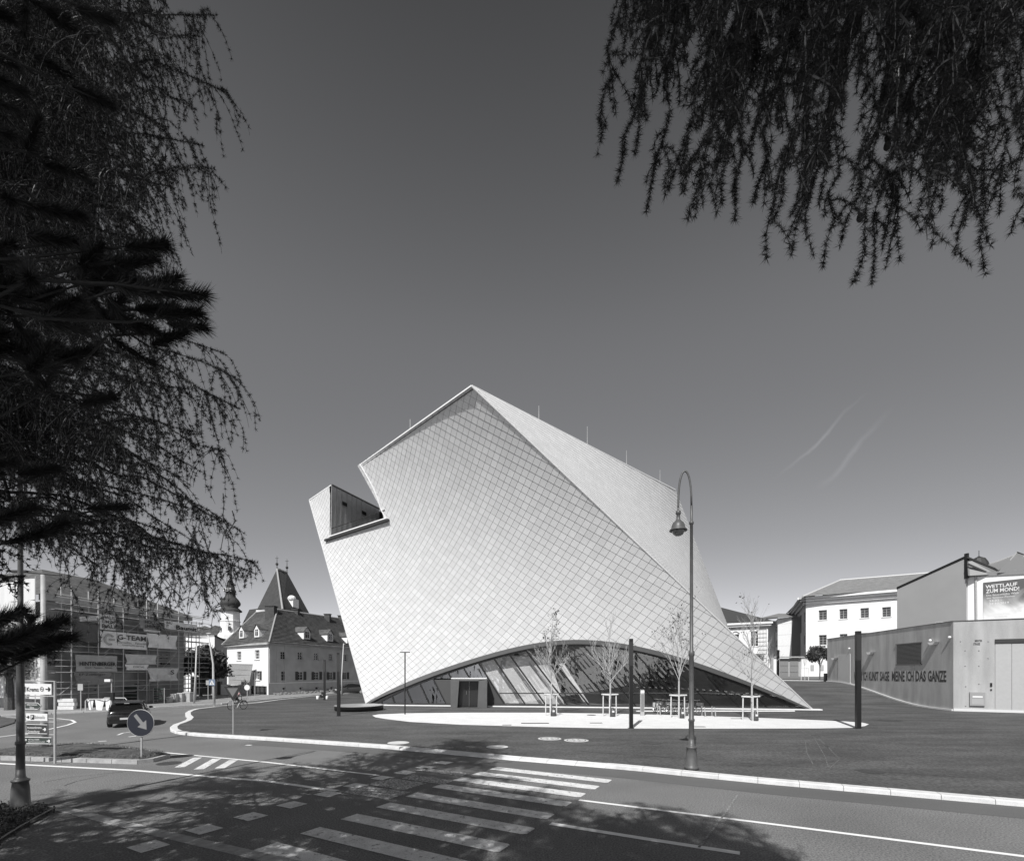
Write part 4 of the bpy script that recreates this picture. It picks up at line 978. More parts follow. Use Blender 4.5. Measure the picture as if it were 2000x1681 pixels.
p = G(668, 1352, .1); p = PX(668, 1351, 62.); p.z = .1; t = thing('street_light', 'thin pale street light behind the second black column, before the old house', 'street light', p)
mb = MB(); mb.tube([p, PX(667.5, 1320, 62), PX(671, 1256, 62)], [.1, .08, .05], 7); mb.tube([PX(671, 1258, 62), PX(674, 1257, 62)], .03, 5); mb.build('pole', M('pale_pole', .5), t, True)
# small posts along the far street
for x, y, yt, lb, disc_ in ((406.5, 1366, 1328, 'short sign post with a small plate near the garage wall', 0), (498, 1362, 1312, 'thin bare sign post before the old house', 0), (483, 1366, 1342, 'low post with a round sign before the dark garage', 1), (158, 1388, 1335, 'thin grey post before the scaffold', 0), (218, 1387, 1327, 'traffic post with a white signal hood beside the sheeted cage', 2)):
    p = G(x, y, .1); h = (y - yt) * p.y / F; t = thing('sign_post', lb, 'post', p)
    mb = MB(); mb.tube([p, p + Vector((0, 0, h))], .04, 6); mb.build('pole', m_galv, t)
    if disc_ == 1:
        mb = MB(); q = [(p.x + .3 * math.cos(a), p.y - .06, p.z + h + .3 * math.sin(a)) for a in [math.pi * k / 8 for k in range(16)]]; mb.prism(q, (0, .02, 0)); mb.build('plate', m_swhite, t)
    elif disc_ == 2:
        mb = MB(); mb.box(p.x - .45, p.x, p.y - .15, p.y + .1, p.z + h - .15, p.z + h + .05); mb.build('signal_hood', m_swhite, t); mb = MB(); mb.box(p.x - .02, p.x + .2, p.y - .12, p.y + .08, p.z + h - 1.6, p.z + h - 1.0); mb.build('signal_box', m_black, t)
    elif x < 410: mb = MB(); mb.box(p.x - .2, p.x + .2, p.y - .06, p.y - .03, p.z + h - .5, p.z + h); mb.build('plate', m_galv, t)
# utility cabinets
for k, (x0, x1, yt, yb, lb) in enumerate(((325, 331, 1360.5, 1372, 'smallest grey utility cabinet, left end of the row'), (333, 343.5, 1354.5, 1371, 'grey utility cabinet, second from the left'), (344.5, 355.5, 1353, 1370.5, 'pale utility cabinet with two doors, third in the row'), (357, 371, 1351.5, 1370, 'largest pale utility cabinet, right end of the row'))):
    p = G((x0 + x1) / 2, yb, .1); w_ = (x1 - x0) * p.y / F; h = (yb - yt) * p.y / F; t = thing('utility_cabinet', lb, 'utility cabinet', p, 0, 'utility cabinets before the scaffold')
    mb = MB(); mb.box(p.x - w_ / 2, p.x + w_ / 2, p.y, p.y + .5, p.z, p.z + h - .06); mb.build('body', M('cabinet_grey', .42, .6), t)
    mb = MB(); mb.box(p.x - w_ / 2 - .03, p.x + w_ / 2 + .03, p.y - .03, p.y + .53, p.z + h - .06, p.z + h); mb.build('lid', M('cabinet_lid', .55, .6), t)
    for q0, q1 in ((.04, .48), (.52, .96)) if k > 1 else ((.06, .94),):
        mb = MB(); mb.box(p.x - w_ / 2 + w_ * q0, p.x - w_ / 2 + w_ * q1, p.y - .02, p.y - .002, p.z + .12, p.z + h - .12); mb.build('door', M('cabinet_grey', .42), t)
# distant stacked direction boards before the scaffold
for x0, x1, yt, yb, n, lb in ((241, 269, 1340, 1368, 4, 'dark stack of direction boards before the scaffold, left one'), (300, 321, 1343, 1366, 5, 'dark stack of direction boards before the scaffold, right one')):
    p = G((x0 + x1) / 2, 1373, .1); t = thing('direction_boards', lb, 'direction sign', p)
    for x in (x0, x1): a = PX(x, yt, p.y); mb = MB(); mb.tube([(a.x, p.y, .1), (a.x, p.y, a.z)], .035, 6); mb.build('post', m_galv, t)
    for k in range(n):
        y0 = yt + (yb - yt) * (k + .1) / n; y1 = yt + (yb - yt) * (k + .85) / n; a = PX(x0 + 1, y1, p.y); b = PX(x1 - 1, y0, p.y); mb = MB(); mb.box(a.x, b.x, p.y - .06, p.y - .03, a.z, b.z); mb.build('board', m_sbrown if k % 2 else m_sgreen, t)
# ------------------------------------------------------------------ buildings
UPZ = Vector((0, 0, 1))
def vpl(A, B, x, y):
    k = (x - CX) / F; dx, dy = B[0] - A[0], B[1] - A[1]; s = (k * A[1] - A[0]) / (dx - k * dy); Y = A[1] + s * dy
    return s, EYE - (y - HY) * Y / F
def facade(parent, A, B, z0, z1, wins=(), mat=None, depth=.22, name='wall', fm=None, gm=None, sills=True):
    A = Vector((A[0], A[1], 0)); B = Vector((B[0], B[1], 0)); d = B - A; L = d.length; u = d / L; n = Vector((u.y, -u.x, 0))
    ops = []
    for w in wins:
        x0, x1, yt, yb = w[:4]; s0, _ = vpl(A, B, x0, yt); s1, _ = vpl(A, B, x1, yt); sm = (s0 + s1) / 2 ; Ym = A.y + sm * d.y
        a, b = EYE - (yb - HY) * Ym / F, EYE - (yt - HY) * Ym / F
        ops.append((max(.02, s0 * L), min(L - .02, s1 * L), max(z0 + .02, a), min(z1 - .02, b), w))
    xs = sorted({0., L} | {o[0] for o in ops} | {o[1] for o in ops}); zs = sorted({z0, z1} | {o[2] for o in ops} | {o[3] for o in ops})
    mb = MB(); P = lambda s, z, q=0: A + u * s + UPZ * z - n * q
    for i in range(len(xs) - 1):
        for j in range(len(zs) - 1):
            cx, cz = (xs[i] + xs[i + 1]) / 2, (zs[j] + zs[j + 1]) / 2
            if any(o[0] < cx < o[1] and o[2] < cz < o[3] for o in ops): continue
            mb.quad(P(xs[i], zs[j]), P(xs[i + 1], zs[j]), P(xs[i + 1], zs[j + 1]), P(xs[i], zs[j + 1]))
    for a, b, c, e, _ in ops:
        for p, q in (((a, c), (b, c)), ((b, c), (b, e)), ((b, e), (a, e)), ((a, e), (a, c))): mb.quad(P(*p), P(*p, depth), P(*q, depth), P(*q))
    mb.build(name, mat, parent)
    for a, b, c, e, w in ops:
        nx, nz_ = (w[4], w[5]) if len(w) > 5 else (2, 2); opt = w[6] if len(w) > 6 else {}
        t = .07; m2 = MB(); D = depth - .03
        def bar(s0, s1, za, zb): m2.obox(P(s0, za, D), u * (s1 - s0), n * .05, UPZ * (zb - za))
        bar(a, b, c, c + t); bar(a, b, e - t, e); bar(a, a + t, c + t, e - t); bar(b - t, b, c + t, e - t)
        for k in range(1, nx): s = a + (b - a) * k / nx; bar(s - .025, s + .025, c + t, e - t)
        for k in range(1, nz_): z = c + (e - c) * k / nz_; bar(a + t, b - t, z - .018, z + .018)
        o = m2.build('window', opt.get('fm', fm or m_swhite), parent)
        m3 = MB(); m3.quad(P(a + .03, c + .03, depth - .004), P(b - .03, c + .03, depth - .004), P(b - .03, e - .03, depth - .004), P(a + .03, e - .03, depth - .004)); m3.build('pane', opt.get('gm', gm or m_win), o)
        if sills: m4 = MB(); m4.obox(P(a - .12, c - .1, -.1), u * (b - a + .24), -n * .16, UPZ * .09); m4.build('sill', mat, o)
        if opt.get('shut'):
            for s0, s1 in ((a - (b - a) * .5, a - .02), (b + .02, b + (b - a) * .5)):
                m5 = MB(); m5.obox(P(s0, c, -.03), u * (s1 - s0), n * .04, UPZ * (e - c)); m5.build('shutter', M('shutter_dark', .05, .7), o)
    return P, u, n, L
def cornice(parent, A, B, z, h, out_, mat, name='cornice'):
    A = Vector((A[0], A[1], z)); B = Vector((B[0], B[1], z)); u = (B - A).normalized(); n = Vector((u.y, -u.x, 0))
    mb = MB(); mb.obox(A - u * out_ - n * .02, (B - A) + u * 2 * out_, n * (out_ + .02), UPZ * h); mb.build(name, mat, parent)
# --- concrete depot
depot = thing('concrete_depot', 'low concrete building with a line of black lettering and grey double doors', 'building', (34.3, 37.8, .1))
CA, CB, CC = Vector((38.3, 59.1, 0)), Vector((34.3, 37.8, 0)), Vector((58, 25.0, 0))
TZ = 7.06
P1, u1, n1, L1 = facade(depot, CA, CB, 0, TZ, [], m_conc)
P2, u2, n2, L2 = facade(depot, CB, CC, 0, TZ, [], m_conc)
mb = MB(); mb.poly([(38.3, 59.1, TZ), (34.3, 37.8, TZ), (58, 25, TZ), (70, 60, TZ)]); mb.build('roof', m_grey, depot)
mb = MB(); mb.obox(CA + UPZ * TZ - n1 * .1, CB - CA, n1 * .16, UPZ * .05); mb.obox(CB + UPZ * TZ - n2 * .1, CC - CB, n2 * .16, UPZ * .05); mb.build('coping', m_grey, depot)
mb = MB()
for k in range(30):
    s0 = L1 * k / 30; s1 = L1 * (k + 1) / 30; a = P1(s0, 0); b = P1(s1, 0); mb.obox(Vector((a.x, a.y, ramp_h(a.y) - .1)) + n1 * 0, b - a + UPZ * (ramp_h(b.y) - ramp_h(a.y)), n1 * .12, UPZ * .22)
mb.obox(CB + UPZ * .0, (CC - CB) * .6, n2 * .08, UPZ * .3); mb.build('plinth', M('pale_plinth', .6, .8), depot)
def on1(x, y):
    s, z = vpl(CA, CB, x, y); return s * L1, z
def on2(x, y):
    s, z = vpl(CB, CC, x, y); return s * L2, z
mb = MB()      # formwork joints, recessed lines of the panels
for s in (4.2, 8.4, 12.6, 16.8): mb.obox(P1(s, 1.0, -.002), u1 * .03, n1 * .004, UPZ * 6)
mb.build('formwork_joint', M('joint_grey', .27, .9), depot)
for (x0, x1, st_) in ((1668, 1706, 'WENN ICH'), (1706.5, 1759, ' KUNST SAGE'), (1742, 1848.5, 'MEINE ICH DAS GANZE')): pass
mb = MB()
def sz(x, y): return on1(x, y)
for st_, x0, x1 in (('WENN', 1668, 1683.5), ('ICH', 1686.5, 1694.5), ('KUNST', 1697, 1716), ('SAGE', 1719, 1737), ('MEINE', 1742, 1767), ('ICH', 1770.5, 1784.5), ('DAS', 1788.5, 1808.5), ('GANZE', 1812.5, 1848.5)):
    s0, _ = sz(x0, 1310); s1, _ = sz(x1, 1310)
    yb = 1328.6 + (x0 - 1668) * .013; yt = 1311.3 - (x0 - 1668) * .017
    z0_ = sz((x0), yb)[1]; z1_ = sz((x0), yt)[1]
    mb = MB(); text(mb, st_, P1(s0, z0_, -.01), u1 * (s1 - s0), UPZ * (z1_ - z0_), .07); mb.build('lettering', m_black, depot)
def onw(x0, x1, yt, yb, name, mat, th=.05, w=1):
    f, P, u, n = (on1, P1, u1, n1) if w == 1 else (on2, P2, u2, n2); s0, zt = f(x0, yt); s1, _ = f(x1, yt); zb = f(x0, yb)[1]
    mb = MB(); mb.obox(P(s0, zb, -.004), u * (s1 - s0), n * th, UPZ * (zt - zb)); return mb.build(name, mat, depot), P, u, n, s0, s1, zb, zt
o, P, u, n, s0, s1, zb, zt = onw(1752, 1799.5, 1259, 1297, 'louvre_vent', M('vent_back', .03, .8), .01)
mb = MB()
for k in range(16): z = zb + (zt - zb) * (k + .2) / 16; mb.obox(P(s0 + .05, z, -.03), u * (s1 - s0 - .1), n * .03 , UPZ * (zt - zb) / 30)
mb.obox(P(s0 - .1, zb - .08, -.0), u * (s1 - s0 + .2), n * .09, UPZ * .08); mb.obox(P(s0 - .1, zt, 0), u * (s1 - s0 + .2), n * .09, UPZ * .08); mb.build('slats', m_grey, o)
onw(1638, 1661.5, 1278, 1335, 'side_door', M('door_concrete_grey', .42, .6), .06)
for x, y in ((1704, 1275), (1828, 1256), (1633, 1286)):
    s, z = on1(x, y); mb = MB(); mb.prism([P1(s - .45, z + .1, -.02), P1(s + .45, z + .1, -.02), P1(s + .2, z - .12, -.02), P1(s - .2, z - .12, -.02)], n1 * .35); mb.build('wall_lamp', M('lamp_pale', .7, .4), depot)
for x, y in ((1820, 1250), (1858, 1244), (1661, 1266)): s, z = on1(x, y); mb = MB(); mb.ball(P1(s, z, -.12), .11, 8, 6); mb.build('camera_dome', m_swhite, depot)
# front: gate doors, frame, mailbox, intercom
m_gate = M('gate_grey', .40, .55, var=.03)
for a, b in ((1943.5, 1975), (1976, 2010)):
    o, P, u, n, s0, s1, zb, zt = onw(a, b, 1256, 1388.6, 'gate_leaf', m_gate, .04, 2)
onw(1943, 2012, 1248, 1255.5, 'gate_lintel', m_dark, .12, 2)
o, P, u, n, s0, s1, zb, zt = onw(1893, 1923, 1351, 1377, 'mailbox', M('mailbox_steel', .3, .45), .14, 2)
mb = MB(); mb.obox(P(s0 + .15, zb + .62, -.15), u * (s1 - s0 - .3), n * .01, UPZ * .12); mb.build('mail_slot', m_swhite, o)
mb = MB(); mb.obox(P(s0 + .1, zb + .1, -.145), u * (s1 - s0 - .2), n * .01, UPZ * .42); mb.build('mailbox_flap', M('mailbox_flap', .36, .5), o)
onw(1933.5, 1937.5, 1333, 1340, 'intercom', m_black, .06, 2); onw(1934, 1937, 1345, 1348, 'key_switch', m_black, .05, 2)
mb = MB()
for st_, x0, x1, yt, yb in (('MEISTER', 1904, 1918, 1249, 1253), ('STRASSE', 1901, 1914, 1255, 1259.5)):
    s0, z1_ = on2(x0, yt); s1, _ = on2(x1, yt); z0_ = on2(x0, yb)[1]; mb = MB(); text(mb, st_, P2(s0, z0_, -.02), u2 * (s1 - s0), UPZ * (z1_ - z0_), .03); mb.build('wall_lettering', m_dark, depot)
mb = MB()
for x, y in ((1885, 1270), (1885, 1300), (1912, 1270), (1912, 1300), (1886, 1340), (1886, 1378), (1912, 1335), (1930, 1252), (1930, 1285), (1876, 1252)): s, z = on2(x, y); mb.ball(P2(s, z, .0), .05, 6, 4, (1, 1, 1))
mb.build('tie_hole', M('joint_grey', .27), depot)
# --- exhibition hall behind the depot: grey wall with sloping roof, white wall with poster
hall = thing('exhibition_hall', 'grey walled hall with a steep black roof edge and folded glass roofs', 'building', (52, 62, 1.9))
HA, HB = Vector((.792 * 66, 66, 0)), Vector((.9389 * 60, 60, 0))       # px 1752 .. 1892
k_ = lambda x: (x - CX) / F
HA = Vector((k_(1752) * 66, 66, 0)); HB = Vector((k_(1890) * 58, 58, 0)); HC = Vector((k_(2160) * 50, 50, 0))
def onp(A, B, x, y): s, z = vpl(A, B, x, y); return Vector((A.x + (B.x - A.x) * s, A.y + (B.y - A.y) * s, z))
m_hall = M('hall_grey_render', .36, .85, var=.04, scale=.4)
mb = MB(); q = [onp(HA, HB, 1752, 1150), onp(HA, HB, 1887, 1090)]; mb.prism([Vector((HA.x, HA.y, 1)), Vector((q[1].x, q[1].y, 1)), q[1], q[0]], (6.5, 6, 0)); mb.build('wall', m_hall, hall)
a0 = onp(HA, HB, 1750, 1151); a1 = onp(HA, HB, 1888.5, 1088.5); mb = MB(); mb.obox(a0 + Vector((0, -.1, 0)), a1 - a0, (6.8, 6.4, 0), (0, 0, .32)); mb.build('roof_edge', m_black, hall)
mb = MB(); mb.obox(Vector((a1.x - .1, a1.y - .15, EYE + (HY - 1129) * a1.y / F)), (.22, 0, 0), (0, .4, 0), (0, 0, a1.z + .5 - (EYE + (HY - 1129) * a1.y / F))); mb.build('corner_flashing', m_black, hall)
mb = MB(); W0 = Vector((k_(1890.5) * 58.3, 58.3, 0)); W2 = HC; q = [onp(W0, W2, 1890.5, 1127), onp(W0, W2, 2150, 1114)]; mb.prism([Vector((W0.x, W0.y, 1)), Vector((q[1].x, q[1].y, 1)), q[1], q[0]], (0, .3, 0)); mb.build('white_wall', M('white_wall', .8, .9), hall)
mb = MB(); mb.obox(q[0] + Vector((0, -.2, 0)), q[1] - q[0], (0, 1.2, 0), (0, 0, .5)); mb.build('gutter', M('gutter_zinc', .26, .5, metal=.3), hall)
m_rg = M('glass_roof_grey', .22, .3, spec=.8)
def rp_(x, y, Y): return PX(x, y, Y)
for pts in ([(1890, 1090, 58), (1945, 1112, 58), (1945, 1121, 56.5), (1892, 1124, 57.5)], [(1957, 1117, 57.5), (1987, 1079, 62), (2040, 1092, 60), (2040, 1113, 54), (1950, 1118, 56)], [(1925, 1105, 66), (1980, 1084, 66), (1957, 1118, 62)]):
    mb = MB(); mb.prism([rp_(*p) for p in pts], (0, .1, .05)); mb.build('glass_roof', m_rg, hall)
mb = MB()
for a, b in (((1889, 1088, 57.8), (1942, 1110, 57.8)), ((1890, 1101, 57.6), (1927, 1117.5, 57)), ((1986, 1078.5, 61.8), (2030, 1095, 59.5)), ((1942, 1110, 57.8), (1950, 1116, 57.4)), ((1950, 1116, 57.4), (1956, 1112, 57.3))): mb.bar(rp_(*a), rp_(*b), .12, .2)
mb.build('roof_bar', m_dark, hall)['kind'] = 'stuff'
mb = MB()
for a, b in (((1955, 1115, 57), (1986, 1079, 61.7)), ((1975, 1112, 56.5), (2002, 1084, 60.5)), ((1932, 1101, 66), (1979, 1084, 66))): mb.bar(rp_(*a), rp_(*b), .1)
mb.build('roof_rib', m_galv, hall)
mb = MB(); a = onp(W0, W2, 1903.5, 1125); b = onp(W0, W2, 1904.5, 1215); mb.tube([a + Vector((0, -.15, 0)), Vector((b.x, b.y - .15, b.z))], .11, 8); mb.build('downpipe', m_galv, hall)
# poster
pa = onp(W0, W2, 1920.5, 1212); pb = onp(W0, W2, 2070, 1205); pt_ = onp(W0, W2, 1920.5, 1137.5); uu = (pb - pa); uu.z = 0; Lp = uu.length; uu.normalize(); nn_ = Vector((uu.y, -uu.x, 0)); Hp = pt_.z - pa.z
poster = thing('poster', 'large dark exhibition poster with white lettering on the white wall', 'poster', pa)
mb = MB(); mb.obox(pa, uu * Lp, nn_ * .06, UPZ * Hp)
pm = M('poster_print', .2, .6)
t_ = pm.node_tree; b_ = t_.nodes['Principled BSDF']; nz_ = t_.nodes.new('ShaderNodeTexNoise'); nz_.inputs['Scale'].default_value = .35; nz_.inputs['Detail'].default_value = 7; nz_.inputs['Distortion'].default_value = 1.2
tcn = t_.nodes.new('ShaderNodeTexCoord'); rmp = t_.nodes.new('ShaderNodeValToRGB'); sxp = t_.nodes.new('ShaderNodeSeparateXYZ'); t_.links.new(tcn.outputs['Object'], nz_.inputs[0]); t_.links.new(tcn.outputs['Object'], sxp.inputs[0])
gz_ = t_.nodes.new('ShaderNodeMath'); gz_.operation = 'MULTIPLY_ADD'; gz_.inputs[1].default_value = -.16; gz_.inputs[2].default_value = .42; t_.links.new(sxp.outputs[2], gz_.inputs[0])
gx_ = t_.nodes.new('ShaderNodeMath'); gx_.operation = 'MULTIPLY_ADD'; gx_.inputs[1].default_value = .03; t_.links.new(sxp.outputs[0], gx_.inputs[0]); t_.links.new(gz_.outputs[0], gx_.inputs[2])
ad_ = t_.nodes.new('ShaderNodeMath'); ad_.operation = 'ADD'; t_.links.new(nz_.outputs[0], ad_.inputs[0]); t_.links.new(gx_.outputs[0], ad_.inputs[1]); t_.links.new(ad_.outputs[0], rmp.inputs[0])
rmp.color_ramp.elements[0].position = .45; rmp.color_ramp.elements[0].color = (.10, .10, .10, 1); rmp.color_ramp.elements[1].position = .85; rmp.color_ramp.elements[1].color = (.75, .75, .75, 1); t_.links.new(rmp.outputs[0], b_.inputs['Base Color'])
po = mb.build('print', pm, poster)
mb = MB()
sc_ = pa.y / F
for st_, x0, x1, yt, yb, bd in (('WETTLAUF', 1925, 1987, 1143.5, 1149.5, .05), ('ZUM MOND!', 1926, 1991, 1152, 1158.5, .05), ('Die fantastische Welt', 1927, 1990, 1161.5, 1164.5, .01), ('der Science-Fiction', 1927, 1982, 1167, 1169.5, .01), ('24.02.-', 1932, 1957, 1172.5, 1175.5, .03), ('27.10.2019', 1932, 1971, 1178, 1181.5, .03), ('KARIKATUR', 1942, 1973, 1199, 1202, .04), ('MUSEUM', 1942, 1967, 1204, 1207, .04)):
    a = onp(W0, W2, x0, yb - (x0 - 1925) * .06); b = onp(W0, W2, x1, yb); u_ = (b - a); u_.z = 0; h = (yb - yt) * a.y / F; mb = MB(); text(mb, st_, Vector((a.x, a.y, a.z)) + nn_ * .075, u_, UPZ * h * 1.15, bd); mb.build('lettering', m_swhite, po)
# small flood lamp and fan cowl on the depot roof
mb = MB(); p = PX(1762, 1226, 52); mb.lathe([(.12, 0), (.12, .25), (.2, .3), (.12, .55), (.001, .6)], (p.x, p.y, TZ), 10); tag(mb.build('vent_cowl', m_black), 'small black vent cowl on the flat depot roof', 'vent')
rt = thing('roof_railing', 'pale metal frame standing on the flat depot roof', 'railing', PX(1845, 1215, 47)); rt.location.z = TZ
mb = MB(); a, b = PX(1827, 1215, 46), PX(1863, 1215, 46)
for z in (TZ + .35, TZ + .75): mb.tube([(a.x, a.y, z), (b.x, b.y, z)], .04, 5)
mb.build('rail', m_galv, rt); mb = MB()
for f_ in (0, .15, .85, 1): q = a.lerp(b, f_); mb.tube([(q.x, q.y, TZ), (q.x, q.y, TZ + .75)], .04, 5)
mb.build('post', m_galv, rt)
# dome turret far behind the hall
t = thing('roof_turret', 'distant dark dome with a thin finial above the hall roof', 'turret', PX(1912, 1100, 90))
mb = MB(); c = PX(1912, 1098, 90); mb.lathe([(1.6, -1), (1.3, 0), (.9, .7), (.3, 1.0), (.05, 1.2), (.05, 2.2)], c, 12); mb.box(c.x - 1.9, c.x + 1.9, c.y - 1.9, c.y + 1.9, c.z - 8, c.z - .9); mb.build('dome', m_dark, t)
# --- large white barred-window house
pri = thing('white_court_building', 'large white building with small barred windows and a pale hipped tiled roof', 'building', (52, 84, 1.9))
A = Vector((k_(1574) * 86, 86, 0)); B = Vector((k_(1800) * 76, 76, 0)); C0 = Vector((k_(1548) * 112, 112, 0))
ez = EYE + (HY - 1181) * 86 / F
WN = [(1599, 1615, 1191, 1210, 2, 4), (1639.5, 1655, 1189, 1208, 2, 4), (1680.5, 1697, 1187, 1206, 2, 4), (1723, 1740, 1185, 1204, 2, 4), (1599.5, 1614.5, 1239.5, 1259, 2, 4), (1640, 1655, 1237.5, 1257, 2, 4), (1681, 1697, 1235.5, 1254, 2, 4)]
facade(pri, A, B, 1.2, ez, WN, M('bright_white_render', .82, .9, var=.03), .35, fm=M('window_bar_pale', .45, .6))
facade(pri, C0, A, 1.2, ez, [(1553, 1556, 1212, 1228, 1, 2), (1562.5, 1565.5, 1201, 1236, 1, 3), (1570.5, 1573, 1195, 1214, 1, 2), (1553, 1556, 1248, 1268, 1, 2), (1570.5, 1573, 1241, 1258, 1, 2)], M('shade_toned_render', .42, .9, var=.06), .3, sills=False)  # side wall of the same white building, its shade put into the render colour
for k, (h, o_) in enumerate(((.5, .35), (.35, .75), (.4, 1.1))):
    z = ez + (0, .52, .9)[k]; cornice(pri, A, B, z, h - .02, o_, m_white); cornice(pri, C0, A, z, h - .02, o_, M('shade_toned_render', .42))
mb = MB(); z = ez + 1.32
e0 = A + Vector((-1.3, -1.2, z)); e1 = B + Vector((1, -1.5, z)); e2 = C0 + Vector((-1.3, 1, z)); R0 = PX(1640, 1133, 96); R1 = PX(1900, 1112, 88)
mb.poly([e0, e1, R1, R0]); mb.poly([e2, e0, R0]); mb.poly([R0, R1, R1 + Vector((10, 30, -8)), e2 + Vector((10, 14, 0))]); mb.build('roof', m_roofl, pri)
mb = MB(); mb.tube([e0, R0], .18, 5); mb.tube([R0, R1], .2, 5); mb.build('ridge_tiles', M('ridge_pale', .5, .8), pri)
# --- middle house with cream facade, left wing with arched windows
mid = thing('cream_house', 'pale three storey house block behind the gate', 'building', (50, 100, 1.9))
A = Vector((k_(1519) * 98, 98, 0)); B = Vector((k_(1546) * 96, 96, 0)); A2 = Vector((k_(1478) * 118, 118, 0)); A1 = Vector((k_(1519) * 100, 100, 0))
zt = EYE + (HY - 1207) * 98 / F
facade(mid, A, B, 1.2, zt, [], M('bright_white_render', .82), name='wall'); facade(mid, B, (B.x + 1.5, B.y - .8), 1.2, zt, [], M('panel_grey2', .2, .6), name='panelled_bay')
facade(mid, (k_(1480) * 106, 106, 0), (k_(1515.5) * 106, 106, 0), 1.2, zt + .3, [], M('bright_white_render', .82), name='wall')
facade(mid, (k_(1513.5) * 106, 105.9, 0), (k_(1519) * 98, 98.02, 0), 1.2, zt, [(1515, 1517.5, 1221, 1234, 1, 2), (1515, 1517.5, 1250, 1264, 1, 2)], M('shade_toned_render', .42), .2, sills=False)  # narrow return wall, shade put into its colour likewise
mb = MB()
for k in range(5): z = zt - 2.2 * (k + 1) + 1; mb.obox((A.x, A.y - .02, z), B - A, (0, .02, 0), (0, 0, .05))
mb.build('facade_joint', M('joint_soft', .55), mid)
mb = MB(); mb.poly([PX(1478, 1208, 108), PX(1519, 1206, 97), PX(1556, 1204, 95), PX(1550, 1198, 110), PX(1521, 1197.5, 112)]); mb.obox(PX(1478, 1210, 106.5), PX(1519, 1207, 98.5) - PX(1478, 1210, 106.5), (0, .4, 0), (0, 0, .3)); mb.build('roof', M('roof_metal', .2, .6), mid)
arc = thing('arched_window_house', 'white house with tall arched windows and a dark roof behind the museum tip', 'building', (42, 84, 1.9))
A = Vector((k_(1405) * 84, 84, 0)); B = Vector((k_(1500) * 80, 80, 0)); zt = EYE + (HY - 1228) * 82 / F
P, u, n, L = facade(arc, A, B, 1.2, zt, [(1430, 1443.5, 1238, 1262, 3, 4), (1466, 1480.5, 1232, 1262, 3, 5), (1466, 1480.5, 1277, 1290, 2, 2)], M('bright_white_render', .82), .25, fm=m_swhite)
cornice(arc, A, B, zt, .35, .15, m_plaster); cornice(arc, A, B, zt + .37, .3, .5, m_white); cornice(arc, A, B, zt + .7, .3, .75, m_white)
for x0, x1, yt in ((1429, 1444.5, 1237), (1465, 1481.5, 1231)):
    s0, z = vpl(A, B, x0, yt); s1, _ = vpl(A, B, x1, yt); a = P(s0 * L, z, -.05); b = P(s1 * L, z, -.05); mb = MB()
    mb.tube([a.lerp(b, t) + UPZ * .35 * math.sin(math.pi * t) for t in [i / 8 for i in range(9)]], .1, 5); mb.build('window_arch', m_plaster, arc)
mb = MB(); s0, z = vpl(A, B, 1462, 1276); s1, _ = vpl(A, B, 1493, 1276); mb.obox(P(s0 * L, z - .4, 0), u * ((s1 - s0) * L), n * .8, UPZ * .35); mb.build('balcony', m_grey, arc)
mb = MB(); q = [A + Vector((-.6, -.7, zt + 1.02)), B + Vector((.9, -.7, zt + 1.02)), PX(1390, 1181, 96), PX(1300, 1150, 100)]; mb.poly([q[0], q[1], q[2], q[3]]); mb.poly([q[1], B + Vector((2, 14, zt + 1)), q[2]]); mb.build('roof', M('slate_roof', .05, .7, var=.1, scale=3), arc)
mb = MB()
for k in range(7): s = L * .80 + L * .17 * k / 6; mb.obox(P(s, 4.0, -.05), u * .04, n * .03, UPZ * (zt - 4.2))
for k in range(10): mb.obox(P(L * .8, 4 + (zt - 4.2) * k / 9, -.05), u * L * .17, n * .03, UPZ * .04)
mb.build('climbing_trellis', m_grey, arc)
# gate, wall with red sign, low wall in the yard
gw = thing('yard_gate', 'grey panelled yard gate between white gate piers', 'gate', PX(1545, 1326, 82)); gw.location.z = 1.9
Yg = 82.0
def gq(x, y): return PX(x, y, Yg)
for a, b in ((1523.5, 1539.5), (1543, 1559.5)):
    for k in range(3):
        y0 = 1287.5 + k * 12.7; p0 = gq(a, y0 + 11.8); p1 = gq(b, y0); mb = MB(); mb.box(p0.x, p1.x, Yg, Yg + .06, p0.z, p1.z); mb.build('gate_panel', M('gate_panel_grey', .22, .6), gw)
mb = MB(); p0 = gq(1521, 1326.5); p1 = gq(1563, 1285.5); mb.box(p0.x, p1.x, Yg + .07, Yg + .15, p0.z, p1.z); mb.build('gate_frame', m_galv, gw)
for a, b in ((1563.5, 1575), (1509, 1521)):
    mb = MB(); p0 = gq(a, 1330); p1 = gq(b, 1284); mb.box(p0.x, p1.x, Yg - .3, Yg + .5, p0.z, p1.z); mb.build('gate_pier', M('bright_white_render', .82), gw)
mb = MB(); p0 = gq(1509, 1284); p1 = gq(1575, 1281.5); mb.box(p0.x, p1.x, Yg - .5, Yg + .5, p0.z, p1.z); mb.build('gate_beam', m_galv, gw)
yw = thing('yard_wall', 'white yard wall with a dark plinth and small posters behind the little tree', 'wall', PX(1600, 1326, 81)); yw.location.z = 1.9
mb = MB(); p0 = PX(1575.3, 1326, 81.5); p1 = PX(1640, 1286, 81.5); mb.box(p0.x, p1.x, 81.5, 81.8, 1.2, p1.z); mb.build('wall_panel', M('bright_white_render', .82), yw)
mb = MB(); p0 = PX(1523, 1330, 80.5); p1 = PX(1640, 1326, 80.5); mb.box(p0.x, p1.x, 80.4, 81.4, 1.2, 2.3); mb.build('plinth', M('panel_grey2', .2), yw)
